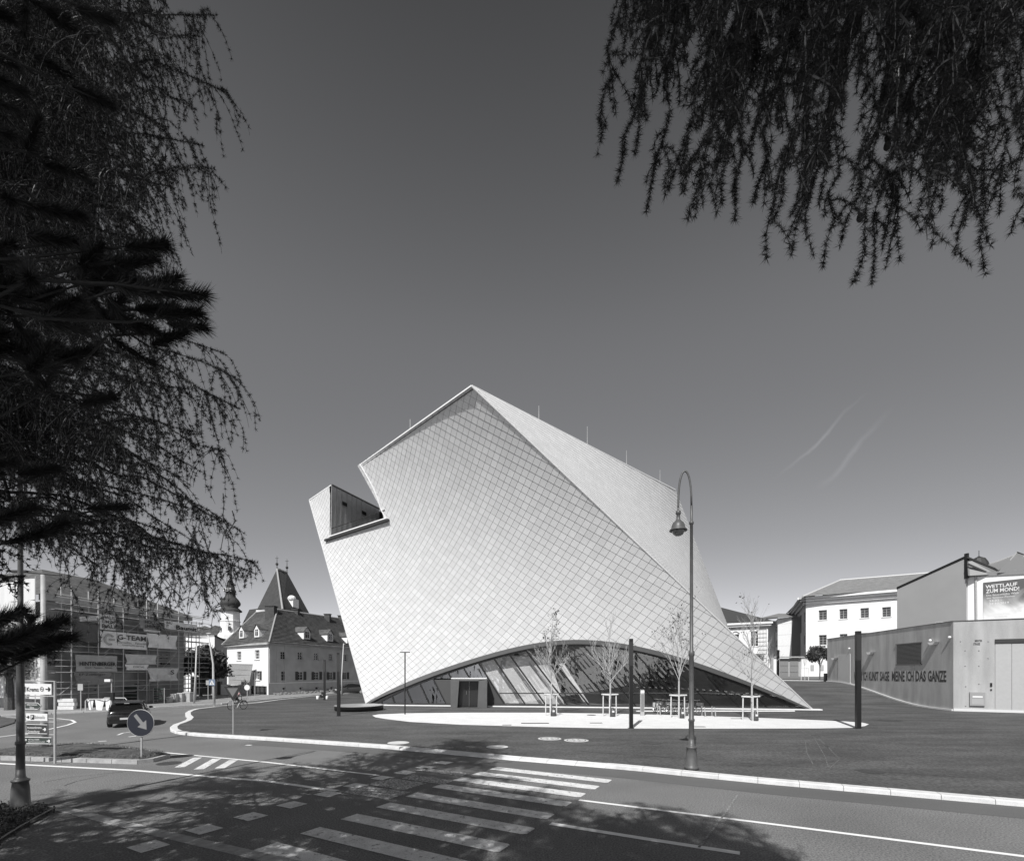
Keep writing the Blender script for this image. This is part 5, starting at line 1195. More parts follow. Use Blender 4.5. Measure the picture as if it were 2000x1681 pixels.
for a, b in ((1583.5, 1590), (1602, 1609)): mb = MB(); p0 = PX(a, 1309, 81.4); p1 = PX(b, 1298, 81.4); mb.box(p0.x, p1.x, 81.42, 81.46, p0.z, p1.z); mb.build('poster_sheet', m_plaster, yw)
mb = MB(); p0 = PX(1504.5, 1312, 84); p1 = PX(1512, 1287, 84); mb.box(p0.x, p1.x, 83.8, 84, 1.2, p1.z); mb.box(p0.x - 6, p0.x, 84.5, 84.8, 1.2, p1.z); mb.build('side_panel', m_plaster, yw)
tag(sheet('yard_kerb', [PX(1400, 1331, 70).to_2d(), PX(1615, 1331, 62).to_2d(), PX(1615, 1331, 66).to_2d(), PX(1400, 1331, 74).to_2d()], m_lens, ramp_h(62) + .004), kind='structure')
def leafy_tree(name, label, base, h, r, n, seed, trunk=.12, zc=.62, mat=None, leaf=.13, sq=.8, bark=None):
    rnd = np.random.default_rng(seed); t = thing(name, label, 'tree', base); b = Vector(base)
    mb = MB(); top = b + UPZ * h * (zc - .12); mb.tube([b, b + Vector((.03, 0, h * .25)), top], [trunk, trunk * .8, trunk * .55], 7, cap=False)
    cl = []
    for k in range(16):
        a = rnd.uniform(0, 2 * np.pi); el = rnd.uniform(-.5, 1.3); q = rnd.uniform(.5, 1) ; d = Vector((math.cos(a) * math.cos(el), math.sin(a) * math.cos(el), math.sin(el) * sq)) * r * .68 * q
        c = b + UPZ * h * zc + d; cl.append(c); mb.tube([b + UPZ * h * rnd.uniform(.3, .55), (top + c) / 2, c], [trunk * .4, trunk * .25, trunk * .1], 4, cap=False)
    mb.build('trunk', bark or m_bark, t)
    C_ = np.array([tuple(c) for c in cl]); idx_ = rnd.integers(0, len(C_), n); dv = rnd.normal(0, 1, (n, 3)); dv /= np.linalg.norm(dv, axis=1)[:, None]
    P_ = C_[idx_] + dv * (r * .42 * rnd.uniform(.3, 1, (n, 1)) ** .5); V = np.zeros((n, 3, 3)); V[:, 0] = P_; V[:, 1] = P_ + rnd.normal(0, leaf, (n, 3)); V[:, 2] = P_ + rnd.normal(0, leaf, (n, 3))
    o = tri_mesh('crown', V, mat or m_leafd, t); o['kind'] = 'stuff'; return t
p = PX(1601, 1326, 70); leafy_tree('small_tree', 'small round leafy tree beside the concrete depot', (p.x, p.y, ramp_h(70)), 5.2, 1.75, 5200, 4, .09, .66)
p = PX(1572, 1330, 66); t = thing('young_tree', 'thin sapling with pale stakes before the yard gate', 'tree', (p.x, p.y, ramp_h(66)))
mb = MB(); z = ramp_h(66); mb.tube([(p.x, p.y, z), (p.x, p.y, z + 3.0)], .035, 5)
for k in range(7): a = k * .9; mb.tube([(p.x, p.y, z + 1.9), (p.x + .35 * math.cos(a), p.y + .35 * math.sin(a), z + 3.0)], .012, 4)
mb.build('trunk', m_barkw, t)
mb = MB()
for dx in (-.5, .5): mb.tube([(p.x + dx, p.y, z), (p.x + dx, p.y, z + 1.7)], .035, 5)
mb.tube([(p.x - .5, p.y, z + 1.65), (p.x + .5, p.y, z + 1.65)], .035, 5); mb.build('stake', m_wood, t)
mb = MB(); p = PX(1614.5, 1326, 61); mb.box(p.x - .25, p.x + .2, 60.8, 61.2, ramp_h(61), ramp_h(61) + 1.0); tag(mb.build('litter_bin', m_black), 'small black litter bin at the far end of the depot wall', 'bin')
# --- old house with dormers
oh = thing('old_house', 'old white two storey house with tiled hipped roof, dormers and chimneys', 'house', (-31.7, 63.3, .1))
c0 = Vector((-31.7, 63.3, 0)); cL = Vector((k_(443.5) * 70, 70, 0)); cR = c0 + Vector((5.9, 15, 0)) * 2.2
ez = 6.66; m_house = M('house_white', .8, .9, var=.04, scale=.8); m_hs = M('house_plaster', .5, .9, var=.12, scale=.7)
sh = {'shut': True}
facade(oh, cL, c0, 0, ez, [(462.5, 471, 1272, 1289, 2, 3), (497.5, 506.5, 1269, 1287, 2, 3), (460.5, 471, 1311, 1328, 2, 3, {'gm': m_winl}), (500, 507.5, 1310, 1327, 2, 3, sh), (488.5, 521, 1339, 1358, 4, 1, {'fm': m_dark})], m_house)
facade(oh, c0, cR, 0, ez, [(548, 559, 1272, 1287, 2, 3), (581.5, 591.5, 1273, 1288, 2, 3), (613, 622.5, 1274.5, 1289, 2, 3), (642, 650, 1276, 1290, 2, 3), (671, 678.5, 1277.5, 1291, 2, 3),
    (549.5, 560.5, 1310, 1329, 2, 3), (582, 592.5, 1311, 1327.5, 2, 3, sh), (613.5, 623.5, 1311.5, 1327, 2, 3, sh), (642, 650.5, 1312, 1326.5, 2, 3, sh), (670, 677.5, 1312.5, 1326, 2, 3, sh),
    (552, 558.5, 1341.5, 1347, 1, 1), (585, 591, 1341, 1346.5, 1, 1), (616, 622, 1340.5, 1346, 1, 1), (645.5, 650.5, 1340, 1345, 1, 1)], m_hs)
cornice(oh, cL, c0, ez, .25, .35, m_plaster); cornice(oh, c0, cR, ez, .25, .35, m_plaster); cornice(oh, c0, cR, 1.55, .12, .06, m_white, 'string_course')
u_ = (cR - c0).normalized(); n_ = Vector((u_.y, -u_.x, 0)); mb = MB()
for s in (.15, 1.35, 2.6): mb.obox(c0 + u_ * s + UPZ * 1.7, u_ * .5, n_ * .06, UPZ * (ez - 1.7))
mb.build('pilaster', m_hs, oh)
R0_ = Vector((-34.4, 71.3, 12.2)); R1_ = R0_ + (cR - c0) * .85; R1_.z = 12.2; ov = .55
e0 = c0 + Vector((.4, -.6, ez + .27)); e1 = cR + Vector((.6, .2, ez + .27)); e2 = cL + Vector((-.6, -.3, ez + .27)); RL = PX(480, 1222, 77); e3 = cL + (cR - c0) * .5 + UPZ * (ez + .27)
RLm = R0_ + Vector((-5.0, 3.6, 0))
mb = MB(); mb.poly([e0, e1, R1_, R0_]); mb.poly([e2, e0, R0_, RLm]); mb.poly([e2, RLm, e3]); mb.build('roof', m_rooft, oh)
mb = MB(); mb.tube([e0, R0_], .13, 6); mb.tube([R0_, R1_], .15, 6); mb.tube([R0_, RLm], .15, 6); mb.tube([RLm, e2], .13, 6); mb.build('ridge_tiles', M('ridge_light', .3, .8), oh)
def rows_of_tiles(p0, p1, p2, p3, nr, parent):      # raised courses following the roof slope
    mb = MB(); n = (p1 - p0).cross(p3 - p0).normalized(); n = n if n.z > 0 else -n
    for k in range(1, nr):
        t = k / nr; a = p0.lerp(p3, t) + n * .03; b = p1.lerp(p2, t) + n * .03; mb.obox(a, b - a, (p3 - p0).normalized() * .1, n * .04)
    o = mb.build('tile_course', m_rooft, parent); o['kind'] = 'stuff'
rows_of_tiles(e0, e1, R1_, R0_, 26, oh); rows_of_tiles(e2, e0, R0_, RLm, 26, oh)
def dormer(x, y, A, B, zE, RA, k=1.0, w=.62, h=1.15):
    # base point on the roof plane A-B (eave) / RA (a ridge point)
    a = Vector((A.x, A.y, zE)); d = Vector((B.x - A.x, B.y - A.y, 0)).normalized(); n = (B - A).cross(RA - a); n = d.cross((RA - a)).normalized()
    ray = Vector((k_(x), 1, (HY - y) / F)); o_ = Vector((0, 0, EYE)); t = (a - o_).dot(n) / ray.dot(n); p = o_ + ray * t
    hn = Vector((d.y, -d.x, 0)); fr = p + hn * .25; m1 = MB(); L_ = 1.9
    m1.prism([fr - d * w, fr + d * w, fr + d * w + UPZ * h, fr + UPZ * (h + .55), fr - d * w + UPZ * h], -hn * L_); o1 = m1.build('dormer', m_house, oh)
    m2 = MB(); 
    for s in (-1, 1): m2.prism([fr + d * s * (w + .12) + UPZ * (h - .08) + hn * .12, fr + UPZ * (h + .66) + hn * .12, fr + UPZ * (h + .58) + hn * .12, fr + d * s * (w + .12) + UPZ * (h - .16) + hn * .12], -hn * (L_ + .4))
    m2.build('dormer_roof', m_rooft, o1)
    m3 = MB(); m3.obox(fr - d * w * .55 + UPZ * .2 + hn * .01, d * w * 1.1, hn * .03, UPZ * (h - .3)); m3.build('dormer_window', m_win, o1)
    m4 = MB(); m4.obox(fr - d * .02 + UPZ * .2 + hn * .04, d * .05, hn * .02, UPZ * (h - .3)); m4.obox(fr - d * w * .55 + UPZ * .75 + hn * .04, d * w * 1.1, hn * .02, UPZ * .05); m4.build('window_bar', m_swhite, o1)
for x, y in ((475, 1246), (505, 1244)): dormer(x, y, e2, e0, e0.z, R0_)
for x, y in ((597, 1248), (642.5, 1252), (681, 1256)): dormer(x, y, e0, e1, e0.z, R0_)
def chimney(x0, x1, yt, yb, Y, parent=oh):
    a = PX(x0, yb, Y); b = PX(x1, yt, Y); mb = MB(); w_ = b.x - a.x; mb.box(a.x, b.x, Y, Y + w_ * .8, a.z - 1.2, b.z - .12); mb.box(a.x - .1, b.x + .1, Y - .1, Y + w_ * .8 + .1, b.z - .1, b.z); mb.build('chimney', M('chimney_brick', .07, .9, var=.2, scale=3), parent)
chimney(517.5, 535, 1182, 1218, 69.5); chimney(570, 581.5, 1189, 1206, 74); chimney(633, 643.5, 1198, 1214, 79.5); chimney(660, 671, 1201, 1216, 83)
# tarp frame on the house corner
tf = thing('scaffold_screen', 'grey sheeted scaffold frame hiding the left corner of the old house', 'scaffold', PX(470, 1340, 66)); tf.location.z = .1
mb = MB(); q = [PX(447, 1336, 66.6), PX(486, 1338, 64.5), PX(493, 1297, 64.5), PX(447, 1296, 66.6)]; mb.quad(*q); mb.build('sheet', M('scaffold_net_grey', .3, .9, var=.1), tf)
mb = MB()
for i in range(4): mb.tube([q[i], q[(i + 1) % 4]], .05, 5)
for f_ in (.25, .5, .75): mb.tube([q[3].lerp(q[0], f_), q[2].lerp(q[1], f_)], .03, 4)
mb.build('frame', m_galv, tf)
# garage / wall zone left of the house
gar = thing('garage_row', 'dark open garages and pale wall panels left of the old house', 'garage', PX(440, 1360, 64)); gar.location.z = .1
for a, b, yt, m_ in ((372, 410, 1321, m_black), (412, 424, 1330, m_plaster), (425.5, 430, 1330, m_dark), (431, 446, 1336, m_white), (447, 486, 1338, m_plaster)):
    mb = MB(); p0 = PX(a, 1362, 63.5); p1 = PX(b, yt, 63.5); mb.box(p0.x, p1.x, 63.5, 64.0, 0, p1.z); mb.build('wall_panel', m_, gar)
mb = MB(); p0 = PX(366, 1321, 62.5); p1 = PX(446, 1318.5, 62.5); mb.box(p0.x, p1.x, 61.5, 64, p0.z, p1.z); mb.build('flat_roof', m_plaster, gar)
# low white house and its dark gable
wh = thing('white_flat_house', 'plain white house with a dark lean-to roof below the church tower', 'house', PX(400, 1350, 78)); wh.location.z = 0
A = Vector((k_(363) * 76, 76, 0)); B = Vector((k_(419) * 74, 74, 0)); C_ = Vector((k_(446) * 82, 82, 0)); zt = EYE + (HY - 1243) * 75 / F
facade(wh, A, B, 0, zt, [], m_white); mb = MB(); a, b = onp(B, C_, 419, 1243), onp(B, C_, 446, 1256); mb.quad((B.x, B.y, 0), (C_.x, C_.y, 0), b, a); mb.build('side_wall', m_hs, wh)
mb = MB(); mb.poly([a + UPZ * .1, b + UPZ * .1 + Vector((.8, 0, 0)), b + Vector((-6, 8, 1.5)), a + Vector((-3, 8, .2))]); mb.obox(a, b - a, (0, .3, 0), (0, 0, .25)); mb.build('roof', m_rooft, wh)
mb = MB(); mb.obox((A.x, A.y - .1, zt), B - A, (0, .5, 0), (0, 0, .15)); mb.build('parapet', m_plaster, wh)
# church: steep roofs and onion tower
ch = thing('church', 'church with a steep dark pyramid roof and two finials', 'church', PX(545, 1330, 120)); ch.location.z = 0
m_slate = M('church_roof', .045, .8, var=.2, scale=1, fine=.2, fscale=6)
def chp(x, y, Y): return PX(x, y, Y)
a, b, c_, d_2 = chp(541, 1111, 118), chp(560.5, 1117.5, 122), chp(502, 1190, 112), chp(552, 1190, 104); e_ = chp(604, 1197, 120); f_2 = chp(575, 1190, 136)
mb = MB(); mb.poly([c_, d_2, a]); mb.poly([d_2, e_, b, a]); mb.poly([e_, f_2, b]); mb.poly([f_2, c_, a, b]); mb.build('tower_roof', m_slate, ch)
mb = MB(); mb.tube([d_2, a], .25, 5); mb.tube([a, b], .3, 5); mb.build('ridge', M('ridge_light', .3), ch)
for q, h in ((a, 3.2), (b, 3.4)): mb = MB(); mb.tube([q, q + UPZ * h], [.12, .04], 5); mb.ball(q + UPZ * 1.2, .35, 8, 6); mb.tube([q + UPZ * (h - .6) + Vector((-.4, 0, 0)), q + UPZ * (h - .6) + Vector((.4, 0, 0))], .05, 4); mb.build('finial', m_dark, ch)
mb = MB(); p0 = chp(500, 1214, 110); p1 = chp(517, 1191, 110); mb.box(p0.x, p1.x, 110, 112, 0, p1.z); mb.quad((p1.x, 110, 0), (e_.x, 121, 0), (e_.x, 121, e_.z - .2), (p1.x, 110, p1.z)); mb.build('tower_wall', m_white, ch)
mb = MB(); q = [chp(470, 1225, 100), chp(487, 1190, 112), chp(503, 1188, 112), chp(530, 1225, 100)]; mb.prism(q, (0, 6, 0)); mb.build('nave_roof', m_slate, ch)
mb = MB(); p = chp(570, 1176, 111.5); mb.ball(p + UPZ * .9, .9, 10, 6, (1, 1, .8)); mb.box(p.x - .8, p.x + .5, 111, 114, p.z - 1.1, p.z + .9); mb.build('roof_dormer', m_white, ch)
tw = thing('onion_tower', 'white octagonal church tower with a dark onion dome', 'tower', PX(450, 1330, 100)); tw.location.z = 0
c = PX(450, 1310, 100); s = 100 / F
def zz(y): return EYE + (HY - y) * s
def lz(l): return [(r_ * s, zz(y)) for r_, y in l]
mb = MB(); mb.lathe(lz([(18, 1235), (17.2, 1214)]), (c.x, c.y, 0), 8); mb.lathe(lz([(18.2, 1214), (18.2, 1212.5), (17, 1212.5), (16.6, 1194)]), (c.x, c.y, 0), 8); mb.lathe([(22 * s, 0), (22 * s, zz(1240)), (18 * s, zz(1235))], (c.x, c.y, 0), 8); mb.build('shaft', m_white, tw)
mb = MB(); mb.lathe(lz([(20, 1194.5), (20.5, 1192.5), (15, 1187.5), (13, 1186), (17.5, 1181), (17.8, 1177), (14.5, 1171), (8.5, 1164), (8, 1157), (10.5, 1155.5), (8, 1150), (6, 1143), (6.5, 1139), (3, 1133), (1, 1128), (.6, 1118)]), (c.x, c.y, 0), 12); mb.build('onion_dome', m_slate, tw, True)
for k in (-6, -2, 2, 6): mb = MB(); x = c.x + k * s; mb.box(x - .1, x + .1, c.y - 8 * s - .4, c.y - 8 * s, zz(1156), zz(1150)); mb.build('lantern_post', m_white, tw)
mb = MB()
for x0, y0 in ((437, 1232), (456, 1232)): mb.box(c.x + (x0 - 450) * s, c.x + (x0 - 450 + 4) * s, c.y - 17.6 * s - .1, c.y - 16 * s, zz(y0), zz(y0 - 8))
mb.build('tower_window', m_win, tw)
# dense trees near the garages
p = G(395, 1375, .1); leafy_tree('broad_tree', 'dark dense tree behind the leaning street light', PX(392, 1362, 60)[:2] + (.1,) if False else (PX(392, 1362, 60).x, 60, .1), 6.6, 3.0, 7000, 11, .2, .6, leaf=.22)
leafy_tree('flat_tree', 'low spreading dark tree above the garage roof', (PX(425, 1362, 61.5).x, 60.8, .1), 5.2, 2.2, 4200, 12, .15, .62, leaf=.18, sq=.5)
leafy_tree('park_tree', 'leafy tree with a forked trunk at the left edge of the picture', (G(18, 1386, .1).x, G(18, 1386, .1).y, .1), 7.0, 3.2, 9000, 13, .32, .58, leaf=.17, mat=M('park_leaf', .11, .6))
leafy_tree('park_tree', 'smaller leafy tree before the white sheeting', (PX(62, 1376, 47).x, 47, .1), 5.6, 2.3, 6500, 15, .16, .62, leaf=.16, mat=M('park_leaf', .11))
# --- scaffolded building
sb = thing('scaffolded_building', 'old grey building wrapped in scaffold, nets and banners', 'building', (-37.6, 40, .1))
SA, SB = Vector((-37.9, 39.6, 0)), Vector((-37.0, 54.8, 0)); SL = Vector((-66, 50, 0)); zt = 8.9
SA_, SB_ = SA, SB
m_scw = M('grey_rusticated_wall', .4, .9, var=.18, scale=.8)
P, u, n, L = facade(sb, SA, SB, 0, zt, [(183, 192, 1263, 1280, 2, 3), (246, 262, 1264, 1282, 2, 3), (305, 322, 1272, 1298, 2, 3), (183, 194, 1330, 1352, 2, 2), (322, 333, 1270, 1298, 2, 3), (262, 274, 1330, 1352, 2, 2)], m_scw, .3, gm=m_win, fm=m_plaster)
mb = MB()
for k in range(22): mb.obox(P(0, .4 + k * .38, -.0), u * L, n * .03, UPZ * .30) if k not in range(8, 10) else None
mb.build('rustication', m_scw, sb)
cornice(sb, SA, SB, zt, .5, .6, m_plaster); cornice(sb, SA, SB, 3.4, .2, .12, m_plaster)
facade(sb, SL, SA, 0, zt, [], m_scw)
mb = MB(); r0 = Vector((-43.5, 45, 12.6)); r1 = Vector((-43, 50, 12.6)); a = SA + Vector((.6, -.6, zt + .5)); b = SB + Vector((.6, .5, zt + .5)); c = SL + Vector((-.6, -.6, zt + .5)); mb.poly([a, b, r1, r0]); mb.poly([c, a, r0, r0 + Vector((-18, 7, 0))]); mb.build('roof', m_rooft, sb)
m_net = M('white_sheeting', .62, .9, var=.12, scale=.7, stretch=(1, 1, .15))
scf = thing('scaffold', 'tube scaffold with plank decks in front of the grey building', 'scaffold', (-36, 40, .1))
FA, FB = Vector((-36.5, 38.9, 0)), Vector((-35.5, 58.5, 0)); fu = (FB - FA).normalized(); FL = (FB - FA).length; fn = Vector((fu.y, -fu.x, 0))
lev = [1.3, 3.1, 4.8, 6.5, 8.2, 9.4]
mp = M('scaffold_tube', .55, .45, metal=.2)
for x in (139.6, 192, 241, 286.7, 308, 349, 383, 389):
    s, _ = vpl(FA, FB, x, 1300); s *= FL
    for q in (0, .9):
        b = FA + fu * s - fn * q; mb = MB(); mb.tube([(b.x, b.y, .05), (b.x, b.y, 10.2 if x < 350 else 8.8)], .045, 5, cap=False); mb.build('standard', mp, scf)
for z in lev:
    for q in (.02, .92):
        for dz_ in ((0, .5, 1.0) if z < 9 else (0,)):
            mb = MB(); a = FA - fn * q + UPZ * (z + dz_); mb.tube([a, a + fu * FL * .93], .03, 4, cap=False); mb.build('ledger', mp, scf)
    if z < 9:
        for k in range(9): mb = MB(); a = FA + fu * (k * FL / 9.6 + .03) - fn * .1 + UPZ * (z - .06); mb.obox(a, fu * (FL / 9.6 - .06), -fn * .7, UPZ * .05); mb.build('deck_plank', M('deck', .2, .8), scf)
for k in range(8):
    s = FL * k / 9.6 + .3; z = lev[k % 4]; mb = MB(); a = FA + fu * s + UPZ * z; mb.tube([a, a + fu * 2.4 + UPZ * 1.75], .025, 4, cap=False); mb.build('brace', mp, scf)
# scaffold sheeting on the gable side
NA, NB = Vector((-66, 49, 0)), Vector((-37.2, 38.4, 0)); nu = (NB - NA).normalized(); NL = (NB - NA).length
shn = thing('white_sheeting', 'pale sheeting over the gable side of the scaffolded building', 'sheeting', NB)
nb = 11
for k in range(nb):
    a = NA + nu * (NL * k / nb); b = NA + nu * (NL * (k + .97) / nb); mb = MB(); z0, z1 = 1.0, 7.6; m_ = 5
    for i in range(m_):
        p, q = a.lerp(b, i / m_), a.lerp(b, (i + 1) / m_); wv1 = .12 * math.sin(math.pi * i / m_); wv2 = .12 * math.sin(math.pi * (i + 1) / m_); nn2 = Vector((nu.y, -nu.x, 0))
        mb.quad(p + nn2 * wv1 + UPZ * z0, q + nn2 * wv2 + UPZ * z0, q + nn2 * wv2 + UPZ * z1, p + nn2 * wv1 + UPZ * z1)
        zt_ = 9.2 + (k + .5) * .12; mb.quad(p + nn2 * (wv1 + .3) + UPZ * 7.7, q + nn2 * (wv2 + .3) + UPZ * 7.7, q + nn2 * (wv2 + .3) + UPZ * zt_, p + nn2 * (wv1 + .3) + UPZ * zt_)
    mb.build('sheet_panel', m_net, shn)
mb = MB()
for k in range(nb * 2 + 1): a = NA + nu * (NL * k / (nb * 2)) + Vector((nu.y, -nu.x, 0)) * .35; mb.tube([(a.x, a.y, 0), (a.x, a.y, 10.6)], .035, 4, cap=False)
for z in (1.2, 3.1, 5, 6.9, 8.8): mb.tube([NA + Vector((nu.y, -nu.x, 0)) * .35 + UPZ * z, NB + Vector((nu.y, -nu.x, 0)) * .35 + UPZ * z], .03, 4, cap=False)
o = mb.build('scaffold_tubes', mp, shn)
# lift cage above the gable
lc = thing('hoist_frame', 'light scaffold tower rising above the sheeted gable', 'scaffold', PX(68, 1150, 45)); mb = MB()
a, b = PX(55, 1160, 45), PX(79, 1160, 45)
for q in (a, a.lerp(b, .5), b): mb.tube([(q.x, q.y, 8), (q.x, q.y, EYE + (HY - 1128) * 45 / F)], .04, 4)
for z in range(5): zz_ = EYE + (HY - 1130 - z * 7) * 45 / F; mb.tube([(a.x, a.y, zz_), (b.x, b.y, zz_)], .03, 4)
mb.build('frame', mp, lc)
# banners
def banner(x0, x1, yt, yb, c, label, texts=(), dy=(0, 0), folds=.05, ink=None):
    s0, z1 = vpl(FA, FB, x0, yt); s1, _ = vpl(FA, FB, x1, yt); zb = vpl(FA, FB, x0, yb)[1]; a = FA + fu * s0 * FL + fn * .12; Lb = (s1 - s0) * FL; Hb = z1 - zb
    t = thing('banner', label, 'banner', a + UPZ * zb); mb = MB(); nx = 10
    def Pt(f, g): return a + fu * Lb * f + UPZ * (zb + Hb * g + dy[1] * f) + fn * (folds * math.sin(f * 9 + g * 5) * (1 - g * .5))
    for i in range(nx):
        for j in range(4): mb.quad(Pt(i / nx, j / 4), Pt((i + 1) / nx, j / 4), Pt((i + 1) / nx, (j + 1) / 4), Pt(i / nx, (j + 1) / 4))
    mb.build('cloth', M('banner_%03d' % int(c * 100), min(.88, c * 1.25), .8, var=.08, scale=2), t)
    for st_, fx0, fx1, g0, g1, bd, ic in texts:
        m2 = MB(); text(m2, st_, a + fu * Lb * fx0 + UPZ * (zb + Hb * g0 + dy[1] * fx0) + fn * (folds + .03), fu * Lb * (fx1 - fx0) + UPZ * dy[1] * (fx1 - fx0), UPZ * Hb * (g1 - g0), bd); m2.build('lettering', M('ink_%03d' % int(ic * 100), ic, .8), t)
    return t, a, Lb, zb, Hb
banner(192, 224, 1198, 1228, .6, 'square pale banner reading HAUS UMZU BAU', [('HAUS', .12, .9, .7, .92, .03, .12), ('UMZU', .12, .9, .42, .62, .04, .12), ('BAU', .1, .92, .08, .36, .06, .12)])
t, a, Lb, zb, Hb = banner(193.5, 284, 1231, 1264, .78, 'wide white banner reading G-TEAM', [('G-TEAM', .33, .97, .55, .86, .05, .08), ('Gerüstbau - Fassaden', .33, .98, .33, .45, .01, .12), ('Güterbeförderung', .42, .92, .16, .28, .02, .12)])
mb = MB()
cc = a + fu * Lb * .16 + UPZ * (zb + Hb * .5) + fn * .1
mb.tube([cc + fu * Lb * .1 * math.cos(q) * .9 + UPZ * Hb * .3 * math.sin(q) for q in [R(40 + 32 * k) for k in range(9)]], Hb * .06, 6); mb.tube([cc, cc + fu * Lb * .1], Hb * .06, 5); mb.build('logo', M('ink_045', .45), t)
banner(286, 343, 1236, 1264, .72, 'white crumpled banner right of the G-TEAM banner', [], folds=.16)
banner(319, 383, 1211, 1227, .74, 'long white banner reading Baumit', [('Baumit', .32, .97, .05, .6, .06, .02), ('BAU', .04, .2, .6, .92, .03, .05), ('IT', .04, .1, .1, .5, .03, .05)])
banner(270, 311, 1206, 1226, .26, 'grey banner reading HOLZ UHRFRIED', [('HOLZ', .22, .75, .52, .85, .04, .03), ('UHRFRIED', .22, .98, .1, .42, .04, .03)])
banner(145, 226, 1278, 1311, .33, 'mid grey banner reading HINTENBERGER', [('HINTENBERGER', .07, .95, .35, .6, .06, .01), ('Dach · Fassade · Schutz', .2, .85, .2, .29, .01, .03)])
banner(144, 213, 1312.5, 1338, .20, 'dark sagging banner reading EP:Zierlinger', [('EP:Zierlinger', .04, .78, .7, .93, .02, .03)], folds=.2)
banner(153, 187, 1204, 1213, .6, 'small narrow pale banner high on the left', [('Gerüst Verleih', .08, .9, .5, .85, .0, .2), ('Wien Krems', .1, .8, .1, .4, .0, .2)], dy=(0, .25))
banner(145, 189, 1216, 1252, .09, 'dark banner high on the left side', [], folds=.1)
banner(243.5, 303, 1277, 1296, .5, 'pale banner with two picture fields in the middle', [], folds=.12)
banner(243, 287, 1297, 1308, .7, 'narrow white banner below the picture banner', [('PORTAS', .25, .75, .4, .75, .01, .2)], folds=.14)
banner(288, 345, 1304, 1330, .58, 'pale torn banner with a letter S', [('S', .66, .8, .5, .85, .05, .06)], folds=.2)
banner(278, 311, 1228, 1232.5, .55, 'thin white banner strip below the HOLZ banner', [])
# cage of white sheets beside the road
cg = thing('sheeted_cage', 'rounded metal tube cage hung with white sheets beside the road', 'barrier', G(192, 1387, .1)); p = G(192, 1387, .1)
mb = MB(); x0, x1 = G(167, 1387, .1).x, G(216, 1387, .1).x
for y_ in (p.y, p.y + 1.6): mb.tube([(x0, y_, .1), (x0, y_, .85), (x0 + .15, y_, 1.0), (x1 - .15, y_, 1.0), (x1, y_, .85), (x1, y_, .1)], .04, 6)
mb.build('tube_frame', M('pale_pole', .5), cg)
for f0, f1, sg in ((.38, .7, .5), (.72, 1.0, .3), (.02, .3, .7)):
    mb = MB(); q = lambda f, z: Vector((x0 + (x1 - x0) * f, p.y + .1 + .1 * math.sin(f * 12), z))
    mb.quad(q(f0 + .05, .15), q(f1 - .12, .12), q(f1, .98), q(f0, .95)); mb.build('sheet', M('banner_078', .78), cg)
# stone wall piece, low
lw = thing('low_stone_wall', 'low pale block wall at the foot of the scaffold corner', 'wall', G(128, 1385, .1)); 
for k in range(6):
    for j in range(3): p0 = G(112 + k * 5.2 + (j % 2) * 2, 1385, .1); mb = MB(); mb.box(p0.x, p0.x + .21, p0.y, p0.y + .3, .1 + j * .3, .1 + j * .3 + .27); mb.build('stone_block', m_kerb, lw)
bw = thing('cobbled_bank', 'low rough cobbled bank along the foot of the old house', 'wall', (c0.x, c0.y - 1, .1))
mb = MB(); rr_ = random.Random(2)
for k in range(420):
    f_ = rr_.random(); q = c0.lerp(cR, f_) + n_ * (.3 + rr_.random() * 1.6); mb.ball((q.x, q.y, .1 + (1.9 - (q - c0.lerp(cR, f_)).length) * .3 * (0.3 + f_)), .13 + rr_.random() * .1, 5, 3, (1, 1, .7))
mb.build('cobbles', M('cobble', .2, .9, var=.2), bw)['kind'] = 'stuff'
